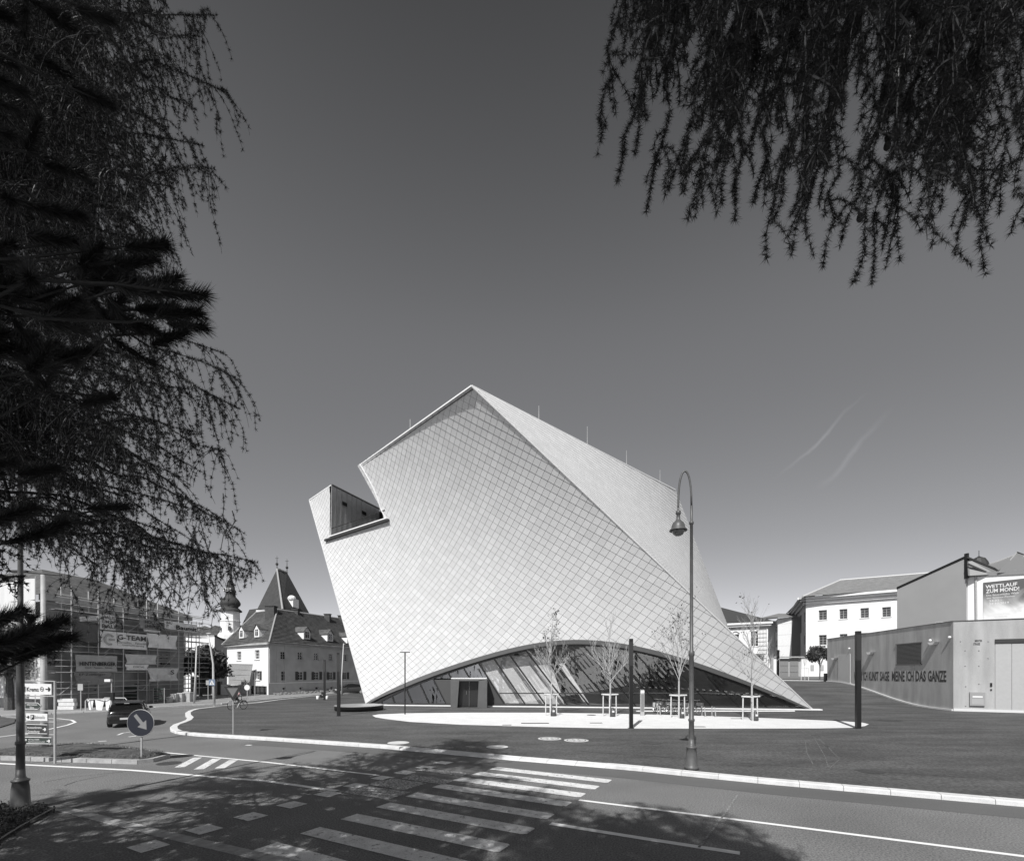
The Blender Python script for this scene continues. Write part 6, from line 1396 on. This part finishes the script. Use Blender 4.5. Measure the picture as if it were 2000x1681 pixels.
# ------------------------------------------------------------------ cars
m_carb = M('black_car_paint', .014, .12, spec=.9); m_cgl = M('car_glass', .01, .05, spec=1.0); m_tail = M('tail_light', .14, .2, spec=.8); m_plate = M('number_plate', .6, .5)
def car(name, label, loc, rz, paint, sedan=False):
    t = thing(name, label, 'car')
    mb = MB(); stt = [(-2.18, .66, .42, .80), (-2.12, .78, .28, .93), (-1.9, .86, .22, .98), (-1.2, .895, .2, .97), (0, .90, .2, .94), (1.0, .895, .2, .91), (1.65, .87, .2, .84), (2.0, .80, .22, .74), (2.17, .62, .3, .62)]
    if sedan: stt = [(-2.2, .66, .4, .84), (-2.1, .8, .28, .92)] + stt[2:]
    def sec(y, w, zb, zs): return [(x_, y, z_) for x_, z_ in ((0, zb), (w * .9, zb), (w, zb + .16), (w * 1.01, .55), (w * .985, zs - .1), (w * .88, zs), (w * .5, zs + .03), (0, zs + .035))]
    rows_ = []
    for q in stt: s_ = sec(*q); rows_.append(s_ + [(-x_, y, z_) for x_, y, z_ in s_[-2:0:-1]])
    k = len(rows_[0]); vs_ = [p for r_ in rows_ for p in r_]; fs_ = [(i * k + j, i * k + (j + 1) % k, (i + 1) * k + (j + 1) % k, (i + 1) * k + j) for i in range(len(rows_) - 1) for j in range(k)]
    fs_ += [tuple(range(k)), tuple((len(rows_) - 1) * k + j for j in range(k))[::-1]]
    mb.add(vs_, fs_); mb.build('body', paint, t, True, fixn=True)
    gs = [(-2.02, .74, .955, .97), (-1.62, .78, .955, 1.28), (-1.1, .8, .95, 1.42), (-.2, .81, .94, 1.46), (.45, .8, .93, 1.40), (1.2, .74, .90, .93)] if not sedan else [(-1.7, .7, .95, .97), (-1.1, .78, .95, 1.36), (-.3, .8, .94, 1.45), (.4, .79, .93, 1.38), (1.2, .72, .90, .93)]
    def gsec(y, w, zb, zt_): f = (zt_ - zb) / .52; return [(-w, y, zb - .03), (-w * (1 - .22 * f), y, zt_ - .04 * f), (-w * (1 - .32 * f), y, zt_), (w * (1 - .32 * f), y, zt_), (w * (1 - .22 * f), y, zt_ - .04 * f), (w, y, zb - .03)]
    gr = [gsec(*q) for q in gs]; mb = MB(); mb.add([p for r_ in gr for p in r_], [(i * 6 + j, i * 6 + j + 1, (i + 1) * 6 + j + 1, (i + 1) * 6 + j) for i in range(len(gr) - 1) for j in range(5)]); mb.build('glasshouse', m_cgl, t, fixn=True)
    mb = MB()
    for i in range(1, len(gr) - 2):
        a, b = gr[i], gr[i + 1]; mb.quad(*[Vector(p) + Vector((0, 0, .006)) for p in (a[2], a[3], b[3], b[2])])
    for s in (1, 4):
        for i in range(len(gr) - 1): mb.bar(Vector(gr[i][s]) + Vector((0, 0, .01)), Vector(gr[i + 1][s]) + Vector((0, 0, .01)), .06, .03)
    mb.build('roof', paint, t)
    if not sedan: mb = MB(); mb.prism([(-.56, -1.72, 1.36), (.56, -1.72, 1.36), (.6, -1.3, 1.43), (-.6, -1.3, 1.43)], (0, 0, .03)); mb.build('spoiler', paint, t); mb = MB(); mb.box(-.12, .12, -1.735, -1.72, 1.34, 1.365); mb.build('brake_light', m_plate, t)
    for x in (-.79, .79):
        for y in (-1.33, 1.35):
            mb = MB(); mb.lathe([(.001, 0), (.2, .0), (.31, .02), (.325, .06), (.325, .2), (.3, .22), (.001, .22)], (0, 0, 0), 18); s_ = 1 if x > 0 else -1
            mb.v = [(x + s_ * (.12 - z_), y + x_, .325 + y_) for x_, y_, z_ in mb.v]; w = mb.build('wheel', m_tyre, t, fixn=True)
            mb = MB(); mb.lathe([(.001, 0), (.2, 0)], (0, 0, 0), 12); mb.v = [(x + s_ * .13, y + x_, .325 + y_) for x_, y_, z_ in mb.v]; mb.build('rim', m_galv, w)
        mb = MB(); mb.ball((x * 1.22, .62, .98), .1, 8, 5, (1.2, .7, .7)); mb.build('wing_mirror', paint, t)
        s_ = 1 if x > 0 else -1; mb = MB(); mb.prism([(s_ * .84, -2.09, .78), (s_ * .5, -2.16, .78), (s_ * .5, -2.16, .86), (s_ * .84, -2.07, .9)], (0, .04, 0)); mb.build('tail_light', m_tail, t)
        mb = MB(); mb.prism([(s_ * .8, 2.0, .62), (s_ * .5, 2.12, .6), (s_ * .5, 2.1, .7), (s_ * .82, 1.94, .74)], (0, .03, 0)); mb.build('headlight', m_plate, t)
    mb = MB(); mb.box(-.26, .26, -2.21, -2.185, .46, .57); mb.build('number_plate', m_plate, t)
    mb = MB(); mb.prism([(-.7, -2.17, .24), (.7, -2.17, .24), (.74, -2.2, .4), (-.74, -2.2, .4)], (0, .06, 0)); mb.build('bumper', m_tyre, t)
    t.location = loc; t.rotation_euler = (0, 0, rz); return t
p = G(253, 1420); car('car', 'black hatchback seen from behind, driving away past the round arrow sign', (p.x - 1.3, p.y + 1.7, 0), R(33), m_carb)
car('car', 'dark grey saloon parked along the street before the old house', (PX(683, 1356, 68).x, 68, .0), R(122), M('grey_car_paint', .05, .2, spec=.8), True)
# ------------------------------------------------------------------ people
def skin_body(name, joints, edges, radii, mat, parent, root=0):
    me = bpy.data.meshes.new(name); me.from_pydata(joints, edges, []); o = bpy.data.objects.new(name, me); COL.objects.link(o)
    m = o.modifiers.new('s', 'SKIN'); sv = me.skin_vertices[0].data
    for i, r_ in enumerate(radii): sv[i].radius = (r_, r_) if isinstance(r_, float) else r_
    sv[root].use_root = True; o.modifiers.new('u', 'SUBSURF').levels = 1; bpy.context.view_layer.update()
    nm = bpy.data.meshes.new_from_object(o.evaluated_get(bpy.context.evaluated_depsgraph_get())); bpy.data.objects.remove(o); nm.name = name
    nm.materials.clear(); return link(name, nm, mat, parent, True)
m_skin = M('skin', .35, .6); m_hair = M('hair', .02, .7)
def rider(label, loc, rz, shirt):
    t = thing('person', label, 'person')
    J = [(-.2, 0, 1.0), (-.14, 0, 1.2), (-.02, 0, 1.42), (.05, 0, 1.52), (.09, 0, 1.62), (.12, 0, 1.74), (-.0, .19, 1.42), (.12, .25, 1.2), (.27, .24, 1.08), (-.0, -.19, 1.42), (.12, -.25, 1.2), (.27, -.24, 1.08), (-.18, .1, .97), (.2, .12, .78), (.0, .13, .42), (.02, .13, .3), (.14, .13, .27), (-.18, -.1, .97), (.16, -.12, .66), (-.1, -.13, .25), (-.1, -.13, .15), (.02, -.13, .13)]
    E = [(0, 1), (1, 2), (2, 3), (3, 4), (4, 5), (2, 6), (6, 7), (7, 8), (2, 9), (9, 10), (10, 11), (0, 12), (12, 13), (13, 14), (14, 15), (15, 16), (0, 17), (17, 18), (18, 19), (19, 20), (20, 21)]
    Rr = [.13, .13, .14, .055, .08, .09, .06, .045, .035, .06, .045, .035, .1, .075, .05, .045, .04, .1, .075, .05, .045, .04]
    skin_body('body', J, E, Rr, m_skin, t)
    skin_body('shirt', [J[0], J[1], J[2], J[6], (.06, .22, 1.31), J[9], (.06, -.22, 1.31)], [(0, 1), (1, 2), (2, 3), (3, 4), (2, 5), (5, 6)], [.15, .155, .16, .08, .065, .08, .065], shirt, t)
    skin_body('shorts', [J[0], J[12], (.1, .12, .85), J[17], (.08, -.12, .78)], [(0, 1), (1, 2), (0, 3), (3, 4)], [.15, .115, .09, .115, .09], M('shorts_dark', .04), t)
    mb = MB(); mb.ball((.09, 0, 1.73), .115, 10, 6, (1, .9, .9)); mb.build('hair', m_hair, t, True)
    t.location = loc; t.rotation_euler = (0, 0, rz); return t
p = G(464, 1385, PZ); r_o = rider('person in a pale red shirt riding a bicycle behind the give way sign', p, R(65), m_red)
b2 = dup(bk, p, R(65), 'bicycle ridden across the plaza by the person in the pale red shirt')
if 'group' in b2: del b2['group']
t = thing('backpack', 'black backpack on the back of the cyclist', 'backpack', (p.x, p.y, p.z)); mb = MB(); ca, sa = math.cos(R(65)), math.sin(R(65))
def lr(x, y, z): return (p.x + x * ca - y * sa, p.y + x * sa + y * ca, p.z + z)
mb.obox(lr(-.42, -.17, 1.12), Vector(lr(-.42, .17, 1.12)) - Vector(lr(-.42, -.17, 1.12)), Vector(lr(-.24, -.17, 1.06)) - Vector(lr(-.42, -.17, 1.12)), Vector(lr(-.28, -.17, 1.56)) - Vector(lr(-.42, -.17, 1.12))); mb.build('bag', m_black, t)
p = PX(629, 1366, 54); p.z = PZ
t = thing('person', 'person in dark clothes crouching between two white buckets behind a black column', 'person', p)
J = [(0, 0, .35), (.05, 0, .55), (.16, 0, .78), (.24, 0, .86), (.3, 0, .95), (.33, 0, 1.04), (.12, .2, .76), (.3, .22, .55), (.45, .15, .4), (.12, -.2, .76), (.3, -.22, .55), (.45, -.15, .4), (0, .11, .33), (.38, .16, .5), (.15, .16, .1), (.28, .16, .06), (0, -.11, .33), (.38, -.16, .5), (.15, -.16, .1), (.28, -.16, .06)]
E = [(0, 1), (1, 2), (2, 3), (3, 4), (4, 5), (2, 6), (6, 7), (7, 8), (2, 9), (9, 10), (10, 11), (0, 12), (12, 13), (13, 14), (14, 15), (0, 16), (16, 17), (17, 18), (18, 19)]
skin_body('body', J, E, [.15, .15, .16, .06, .085, .095, .07, .05, .04, .07, .05, .04, .11, .085, .055, .045, .11, .085, .055, .045], m_skin, t)
skin_body('jacket', [J[0], J[1], J[2], J[6], J[7], J[9], J[10]], [(0, 1), (1, 2), (2, 3), (3, 4), (2, 5), (5, 6)], [.18, .175, .18, .09, .07, .09, .07], M('dark_cloth', .025), t)
skin_body('trousers', [J[0], J[12], J[13], J[14], J[16], J[17], J[18]], [(0, 1), (1, 2), (2, 3), (0, 4), (4, 5), (5, 6)], [.17, .13, .1, .075, .13, .1, .075], M('dark_cloth', .025), t)
mb = MB(); mb.ball((p.x + .3, p.y, p.z + 1.02), .12, 8, 6); mb.build('hair', m_hair, t, True)
for dx, lb in ((-.45, 'white bucket left of the crouching person'), (.55, 'white bucket right of the crouching person')):
    mb = MB(); mb.lathe([(.13, 0), (.16, .34), (.15, .34), (.12, .03), (.001, .03)], (p.x + dx, p.y - .1, PZ), 12); t2 = thing('bucket', lb, 'bucket', (p.x + dx, p.y - .1, PZ)); mb.build('shell', m_swhite, t2, True)
    mb = MB(); mb.tube([(p.x + dx + .16 * math.cos(q), p.y - .1, PZ + .34 + .1 * math.sin(q)) for q in [math.pi * i / 6 for i in range(7)]], .006, 4); mb.build('handle', m_galv, t2)
r_o.scale = (.92, .92, .92)
# ------------------------------------------------------------------ the big conifers that frame and shade the place
m_needle = M('larch_needles', .028, .65); m_needle_p = M('pine_needles', .018, .5); m_twig = M('larch_twig', .2, .6); m_limb = M('conifer_bark', .022, .9, var=.4, scale=20)
class Fol:
    def __init__(s): s.P = []; s.D = []; s.L = []; s.Wd = []; s.T0 = []; s.T1 = []; s.TR = []
    def twig(s, pts, r0, r1):
        pts = np.asarray(pts); n = len(pts) - 1
        s.T0.append(pts[:-1]); s.T1.append(pts[1:]); s.TR.append(np.stack([np.linspace(r0, r1, n + 1)[:-1], np.linspace(r0, r1, n + 1)[1:]], 1))
    def tufts(s, pts, sp, ln, nn, w, skip=0.0, fwd=.3):
        pts = np.asarray(pts); seg = np.diff(pts, axis=0); L = np.linalg.norm(seg, axis=1); tot = L.sum(); k = max(1, int(tot / sp)); c = np.concatenate([[0], np.cumsum(L)])
        t = (np.arange(k) + rng.uniform(0, 1, k)) / k * tot; t = t[rng.uniform(0, 1, k) > skip]
        if len(t) == 0: return
        i = np.clip(np.searchsorted(c, t) - 1, 0, len(seg) - 1); f = (t - c[i]) / L[i]; P = pts[i] + seg[i] * f[:, None]; dr = seg[i] / L[i][:, None]
        P = np.repeat(P, nn, 0); dr = np.repeat(dr, nn, 0); d = rng.normal(0, 1, P.shape); d /= np.linalg.norm(d, axis=1)[:, None]; d += dr * fwd; d /= np.linalg.norm(d, axis=1)[:, None]
        s.P.append(P); s.D.append(d); s.L.append(ln * rng.uniform(.6, 1.1, len(P))); s.Wd.append(np.full(len(P), w))
    def build(s, parent, mneedle, mtwig, names=('needles', 'twigs')):
        P = np.concatenate(s.P); D = np.concatenate(s.D); L = np.concatenate(s.L)[:, None]; Wd = np.concatenate(s.Wd)[:, None]
        q = np.cross(D, rng.normal(0, 1, D.shape)); q /= np.linalg.norm(q, axis=1)[:, None]
        V = np.stack([P - q * Wd, P + q * Wd, P + D * L], 1); o = tri_mesh(names[0], V, mneedle, parent); o['kind'] = 'stuff'
        A = np.concatenate(s.T0); B = np.concatenate(s.T1); Rr = np.concatenate(s.TR); d = B - A; u = np.cross(d, [.3, .2, 1.]); u /= np.linalg.norm(u, axis=1)[:, None]; w = np.cross(d, u); w /= np.linalg.norm(w, axis=1)[:, None]
        tr = []
        for k in range(3):
            a0, a1 = 2 * np.pi * k / 3, 2 * np.pi * (k + 1) / 3; e0 = u * np.cos(a0) + w * np.sin(a0); e1 = u * np.cos(a1) + w * np.sin(a1)
            p, q2, r_, t = A + e0 * Rr[:, :1], A + e1 * Rr[:, :1], B + e1 * Rr[:, 1:], B + e0 * Rr[:, 1:]
            tr += [np.stack([p, q2, r_], 1), np.stack([p, r_, t], 1)]
        o2 = tri_mesh(names[1], np.concatenate(tr), mtwig, parent); o2['kind'] = 'stuff'; print(names, len(V), len(o2.data.polygons))
def curve(p0, p1, sag, n, jit=.02):
    p0, p1 = np.array(p0, float), np.array(p1, float); t = np.linspace(0, 1, n + 1)[:, None]; L = np.linalg.norm(p1 - p0); P = p0 * (1 - t) + p1 * t; P[:, 2] += -sag * L * 4 * (t * (1 - t))[:, 0] * 1.0
    J = rng.normal(0, jit * L, P.shape); J[0] = 0; J[-1] = 0; return P + J * (t * (1 - t) * 4)
def hang(f, p, d, L, ln=.03, nn=9, w=.0016, sp=.035, skip=.12, sub=0):
    n = 6; P = [np.array(p, float)]; v = np.array(d, float)
    for k in range(n):
        v = v + np.array([rng.normal(0, .1), rng.normal(0, .1), -.32]); v /= np.linalg.norm(v); P.append(P[-1] + v * L / n)
    f.twig(P, .0035, .0015); f.tufts(P, sp, ln, nn, w, skip)
    for _ in range(sub):
        k = rng.integers(1, n); hang(f, P[k], v + rng.normal(0, .5, 3), L * rng.uniform(.3, .6), ln, nn, w, sp, skip)
# --- right larch: trunk behind the camera, limbs overhead, ends hanging into the picture
lt = thing('larch_tree', 'larch hanging its needled branch ends into the top right of the picture', 'tree', (-.4, -4.6, 0))
mb = MB(); mb.tube([(-.4, -4.6, -.1), (-.35, -4.5, 4), (-.2, -4.4, 9), (-.1, -4.3, 15)], [.3, .25, .18, .05], 10); mb.build('trunk', m_limb, lt, True)
f = Fol(); limbs = MB()
tg = [(1168, 300), (1205, 358), (1240, 300), (1262, 418), (1300, 380), (1342, 430), (1330, 360), (1386, 368), (1410, 400), (1436, 432), (1468, 405), (1510, 432), (1497, 506), (1545, 500), (1575, 470), (1606, 527), (1640, 480), (1665, 556), (1703, 558), (1720, 500), (1757, 512), (1790, 430), (1820, 485), (1865, 500), (1925, 538), (1885, 440), (1952, 420), (1990, 385), (1840, 400), (2030, 470), (1455, 300), (1600, 400)]
NL_, NW_ = .029, .0012
for k, (x, y) in enumerate(tg):
    Y = rng.uniform(1.6, 2.2); tip = PX(x, y, Y); lean = rng.uniform(40, 190) if x < 1700 else rng.uniform(-20, 130)
    st_ = PX(x + lean, rng.uniform(-260, -90), Y + rng.uniform(-.1, .3)); c = curve(st_, tip, .02, 12, .02); f.twig(c, .0045, .0013); f.tufts(c[3:], .0145, NL_, 26, NW_, .08); f.tufts(c[:5], .025, NL_, 22, NW_, .3)
    for j in range(int(np.linalg.norm(np.array(st_) - np.array(tip)) / .062)):
        t = rng.uniform(0, .88); i = int(t * 12); p = c[i] + (c[min(12, i + 1)] - c[i]) * (t * 12 - i); hang(f, p, [rng.normal(0, .55), rng.normal(0, .5), -.15], rng.uniform(.07, .26) * (1 - .35 * t), NL_, 24, NW_, .018, .08, sub=1 if t < .5 else 0)
for _ in range(100):
    x = rng.uniform(1260, 2080); ymax = 110 + 270 * min(1, (x - 1230) / 420) ; y = rng.uniform(-40, ymax); Y = rng.uniform(1.6, 2.5); tip = PX(x, y, Y); st_ = PX(x + rng.uniform(-20, 130), y - rng.uniform(180, 420), Y + rng.uniform(-.1, .2))
    c = curve(st_, tip, .0, 8, .03); f.twig(c, .0035, .0013); f.tufts(c, .018, NL_, 24, NW_, .12)
    for j in range(6): i = rng.integers(0, 8); hang(f, c[i], [rng.normal(0, .7), rng.normal(0, .6), -.1], rng.uniform(.07, .22), NL_, 24, NW_, .019, .1)
for x0, y0, x1, y1 in ((1360, 55, 1216, 12), (1300, 110, 1196, 104), (1390, -20, 1225, 40), (1700, 250, 1840, 300), (1520, 160, 1545, 260), (1880, 300, 1935, 480), (1800, 420, 1900, 520)):
    Y = 1.9; c = curve(PX(x0, y0, Y), PX(x1, y1, Y - .05), .05, 7, .02); f.twig(c, .003, .0013); f.tufts(c, .016, NL_, 24, NW_, .05)
# limbs overhead and the part of the crown that shades the road
def limb(mb, a, b, r, sag=-.05):
    c = curve(a, b, sag, 7, .02); mb.tube([tuple(p) for p in c], list(np.linspace(r, r * .25, 8)), 6); return c
for x, y, Y in ((1250, -200, 1.8), (1400, -180, 2.0), (1550, -200, 1.8), (1700, -170, 1.9), (1850, -200, 1.9), (2000, -180, 2.1)):
    b_ = PX(x, y, Y); limb(limbs, (-.2, -4.3, b_.z + rng.uniform(.5, 1.5)), tuple(b_), .035, -.04)
def crown(f, limbs, tx, ty, z0, z1, rad, nl, az_fn, dens, ln=.09, w=.014, nn=6, xm=None):
    for k in range(nl):
        z = rng.uniform(z0, z1); Lr = rad(z) * rng.uniform(.7, 1.05); az = az_fn(); a = (tx, ty, z); b = (tx + Lr * math.cos(az), ty + Lr * math.sin(az), z + rng.uniform(-.4, .5))
        if b[1] > .8:
            q = proj(b)
            if -160 < q[1] < 1700 and q[0] > (330 if xm is None else xm) and tx < -1: continue
        c = limb(limbs, a, b, .045, .06)
        for j in range(int(Lr * dens)):
            t = rng.uniform(.12, 1) ** .8; i = min(6, int(t * 7)); p = c[i] + (c[i + 1] - c[i]) * (t * 7 - i); P = [p]; v = np.array([rng.normal(0, .7), rng.normal(0, .7), -.1])
            for q in range(3): v = v + np.array([0, 0, -.3]); P.append(P[-1] + v / np.linalg.norm(v) * rng.uniform(.12, .24))
            f.twig(P, .006, .003); f.tufts(P, .075, ln, nn, w, .05)
crown(f, limbs, -.2, -4.3, 9.3, 14.5, lambda z: max(1.5, 7.6 - (z - 9.3) * .75), 90, lambda: rng.uniform(R(86), R(178)), 13)
limbs.build('limbs', m_limb, lt); f.build(lt, m_needle, m_twig)
mb = MB()
for x, y in ((1735, 270), (1733, 285), (1790, 280), (1380, 150), (1815, 360), (1870, 355), (1680, 425), (1740, 205), (1905, 30), (1640, 170)):
    p = PX(x, y, 1.9); mb.ball(p, .013, 8, 6, (1, 1, 1.35))
o = mb.build('cones', m_limb, lt); o['kind'] = 'stuff'
# --- left larch
ll = thing('larch_tree', 'tall larch with drooping sprays covering the left side of the picture', 'tree', (-7.8, 5.6, 0))
mb = MB(); mb.tube([(-7.8, 5.6, -.1), (-7.75, 5.6, 5), (-7.7, 5.5, 11), (-7.6, 5.5, 19)], [.32, .27, .19, .04], 10); mb.build('trunk', m_limb, ll, True)
f = Fol(); limbs = MB()
tips = [(425, 30, 4.6), (388, 70, 4.2), (445, 182, 4.4), (420, 330, 4.0), (385, 215, 4.8), (400, 285, 4.3), (335, 365, 4.6), (290, 350, 4.0), (270, 430, 4.4), (330, 250, 5.0), (350, 120, 5.0), (300, 20, 4.2),
        (470, 742, 4.5), (468, 798, 4.2), (440, 690, 5.0), (442, 880, 4.4), (400, 925, 4.8), (395, 845, 5.2), (370, 760, 4.2), (395, 1000, 4.7), (350, 930, 4.2), (505, 1098, 4.3), (482, 1045, 4.6), (455, 1030, 5.0), (500, 1120, 5.2),
        (430, 1090, 4.2), (400, 1070, 5.3), (330, 1040, 4.5), (280, 1100, 4.2), (230, 1060, 4.8), (200, 1110, 5.1), (360, 1110, 4.9), (300, 1130, 5.0)]
for _ in range(84): tips.append((rng.uniform(-60, 330), rng.uniform(-80, 1000), rng.uniform(3.6, 6.2)))
for k, (x, y, Y) in enumerate(tips):
    tip = PX(x, y, Y); a = Vector((-7.7, 5.55, tip.z + rng.uniform(.4, 2.0))); sag = rng.uniform(-.1, -.02); c = curve(a, tip, sag, 14, .012)
    limbs.tube([tuple(p) for p in c[:12]], list(np.linspace(.035, .007, 12)), 5); f.twig(c[11:], .008, .002); f.tufts(c[9:], .03, .034, 22, .0021, .05)
    Lr = np.linalg.norm(np.array(a) - np.array(tip)); edge = k < 33
    n = int(Lr * (16 if edge else 16))
    for j in range(n):
        t = .3 + .7 * rng.uniform(0, 1) ** .85; t = min(t, .985); i = int(t * 14); p = c[i] + (c[i + 1] - c[i]) * (t * 14 - i)
        Ls = rng.uniform(.25, .85) if y < 900 else rng.uniform(.15, .5)
        if edge and x > 380: Ls *= .62
        hang(f, p, [rng.normal(.1, .4), rng.normal(0, .6), -.05], Ls, .036, 18, .0021, .045, .12, sub=1 if rng.uniform() < .5 else 0)
# sparse bare-looking ends at the bottom
for x, y in ((160, 1200), (200, 1215), (245, 1200), (275, 1185), (300, 1225), (330, 1200), (370, 1215), (385, 1190), (415, 1195), (432, 1210), (440, 1165), (460, 1180), (350, 1180), (310, 1170), (225, 1230), (120, 1150), (420, 1150), (395, 1170), (450, 1140), (340, 1150), (285, 1150), (255, 1160), (440, 1195), (405, 1205), (320, 1200), (190, 1160), (365, 1195)):
    Y = rng.uniform(4.0, 5.2); tip = PX(x, y, Y); st_ = PX(x + rng.uniform(-70, 30), y - rng.uniform(90, 190), Y); c = curve(st_, tip, .03, 9, .03); f.twig(c, .005, .002); f.tufts(c, .04, .032, 18, .0019, .25)
    for j in range(6): i = rng.integers(1, 9); hang(f, c[i], [rng.normal(0, .8), rng.normal(0, .5), -.1], rng.uniform(.1, .3), .032, 18, .0019, .045, .2)
crown(f, limbs, -7.7, 5.55, 9.5, 18, lambda z: max(1, 5.4 - (z - 9.5) * .5), 120, lambda: rng.uniform(0, 2 * np.pi), 14)
crown(f, limbs, -7.7, 5.55, 3.5, 10, lambda z: 4.8, 60, lambda: rng.uniform(R(110), R(300)), 11)
limbs.build('limbs', m_limb, ll); f.build(ll, m_needle, m_twig)
# --- pine whose dark brushes show between the larch sprays
pt = thing('pine_tree', 'black pine with bristling dark needle brushes at the left edge', 'tree', (-6.2, 1.4, 0))
mb = MB(); mb.tube([(-6.2, 1.4, -.1), (-6.15, 1.4, 5), (-6.1, 1.5, 12)], [.24, .2, .1], 9); mb.build('trunk', m_limb, pt, True)
f = Fol(); limbs = MB()
pb = [(322, 478, 2.8), (300, 505, 2.9), (345, 545, 2.8), (398, 578, 2.7), (388, 612, 2.8), (340, 600, 3.0), (290, 560, 2.9), (360, 650, 3.1), (250, 520, 3.2), (400, 640, 3.3),
      (15, 1205, 2.7), (45, 1195, 2.8), (60, 1235, 2.6), (95, 1222, 2.8), (125, 1212, 2.9), (140, 1245, 2.8), (110, 1260, 2.9), (75, 1262, 2.8), (20, 1262, 2.7), (40, 1240, 2.8)]
for _ in range(20): pb.append((rng.uniform(-60, 250), rng.uniform(380, 1050), rng.uniform(2.8, 3.6)))
for _ in range(10): pb.append((rng.uniform(-60, 230), rng.uniform(-40, 380), rng.uniform(3.0, 4.0)))
for x, y, Y in pb:
    tip = PX(x, y, Y); a = Vector((-6.1, 1.45, tip.z - rng.uniform(.1, 1.3))); c = curve(a, tip, rng.uniform(-.06, .12), 12, .03); limbs.tube([tuple(p) for p in c], list(np.linspace(.024, .005, 13)), 5)
    e_ = np.array([c[12] - (c[12] - c[10]) / np.linalg.norm(c[12] - c[10]) * .22, c[12]]); f.tufts(e_, .0016, .1, 6, .0024, 0, fwd=1.2); f.twig(e_, .006, .004)
    for j in range(5):
        i = rng.integers(7, 12); P = [c[i]]; v = (c[12] - c[10]) / np.linalg.norm(c[12] - c[10]) + rng.normal(0, .75, 3)
        for q in range(4): v = v + np.array([0, 0, .12]); P.append(P[-1] + v / np.linalg.norm(v) * .06)
        f.twig(P, .005, .003); f.tufts(P, .0028, .095, 6, .0024, 0, fwd=1.2)
def rz_(): return rng.uniform(0, 2 * np.pi)
crown(f, limbs, -6.1, 1.45, 7, 12, lambda z: max(1, 3.6 - (z - 7) * .4), 22, lambda: rng.uniform(R(60), R(300)), 8, ln=.1, w=.01, nn=8)
limbs.build('limbs', m_limb, pt); f.build(pt, m_needle_p, m_twig)
# --- more trees of the little park behind the photographer (they throw the rest of the shade)
def backtree(x, y, h, r, z0, nl, lab, azs=(0, 2 * math.pi)):
    t = thing('larch_tree', lab, 'tree', (x, y, 0)); mb = MB(); mb.tube([(x, y, -.1), (x, y, h * .5), (x, y, h)], [.26, .2, .04], 9); mb.build('trunk', m_limb, t, True)
    f = Fol(); limbs = MB(); crown(f, limbs, x, y, z0, h, lambda z: max(.8, r * (1 - (z - z0) / (h - z0 + 1.5))), nl, lambda: rng.uniform(*azs), 12, ln=.1, w=.015); limbs.build('limbs', m_limb, t); f.build(t, m_needle, m_twig)
backtree(-5.2, -2.2, 17, 6.0, 8.9, 110, 'larch behind the photographer, shading the crossing')
backtree(-9.6, -1.8, 16, 5.4, 6.5, 80, 'larch between the other trees behind the photographer')
backtree(-14.2, 1.2, 17, 5.6, 3.8, 95, 'larch behind the planting bed, shading the near left corner')
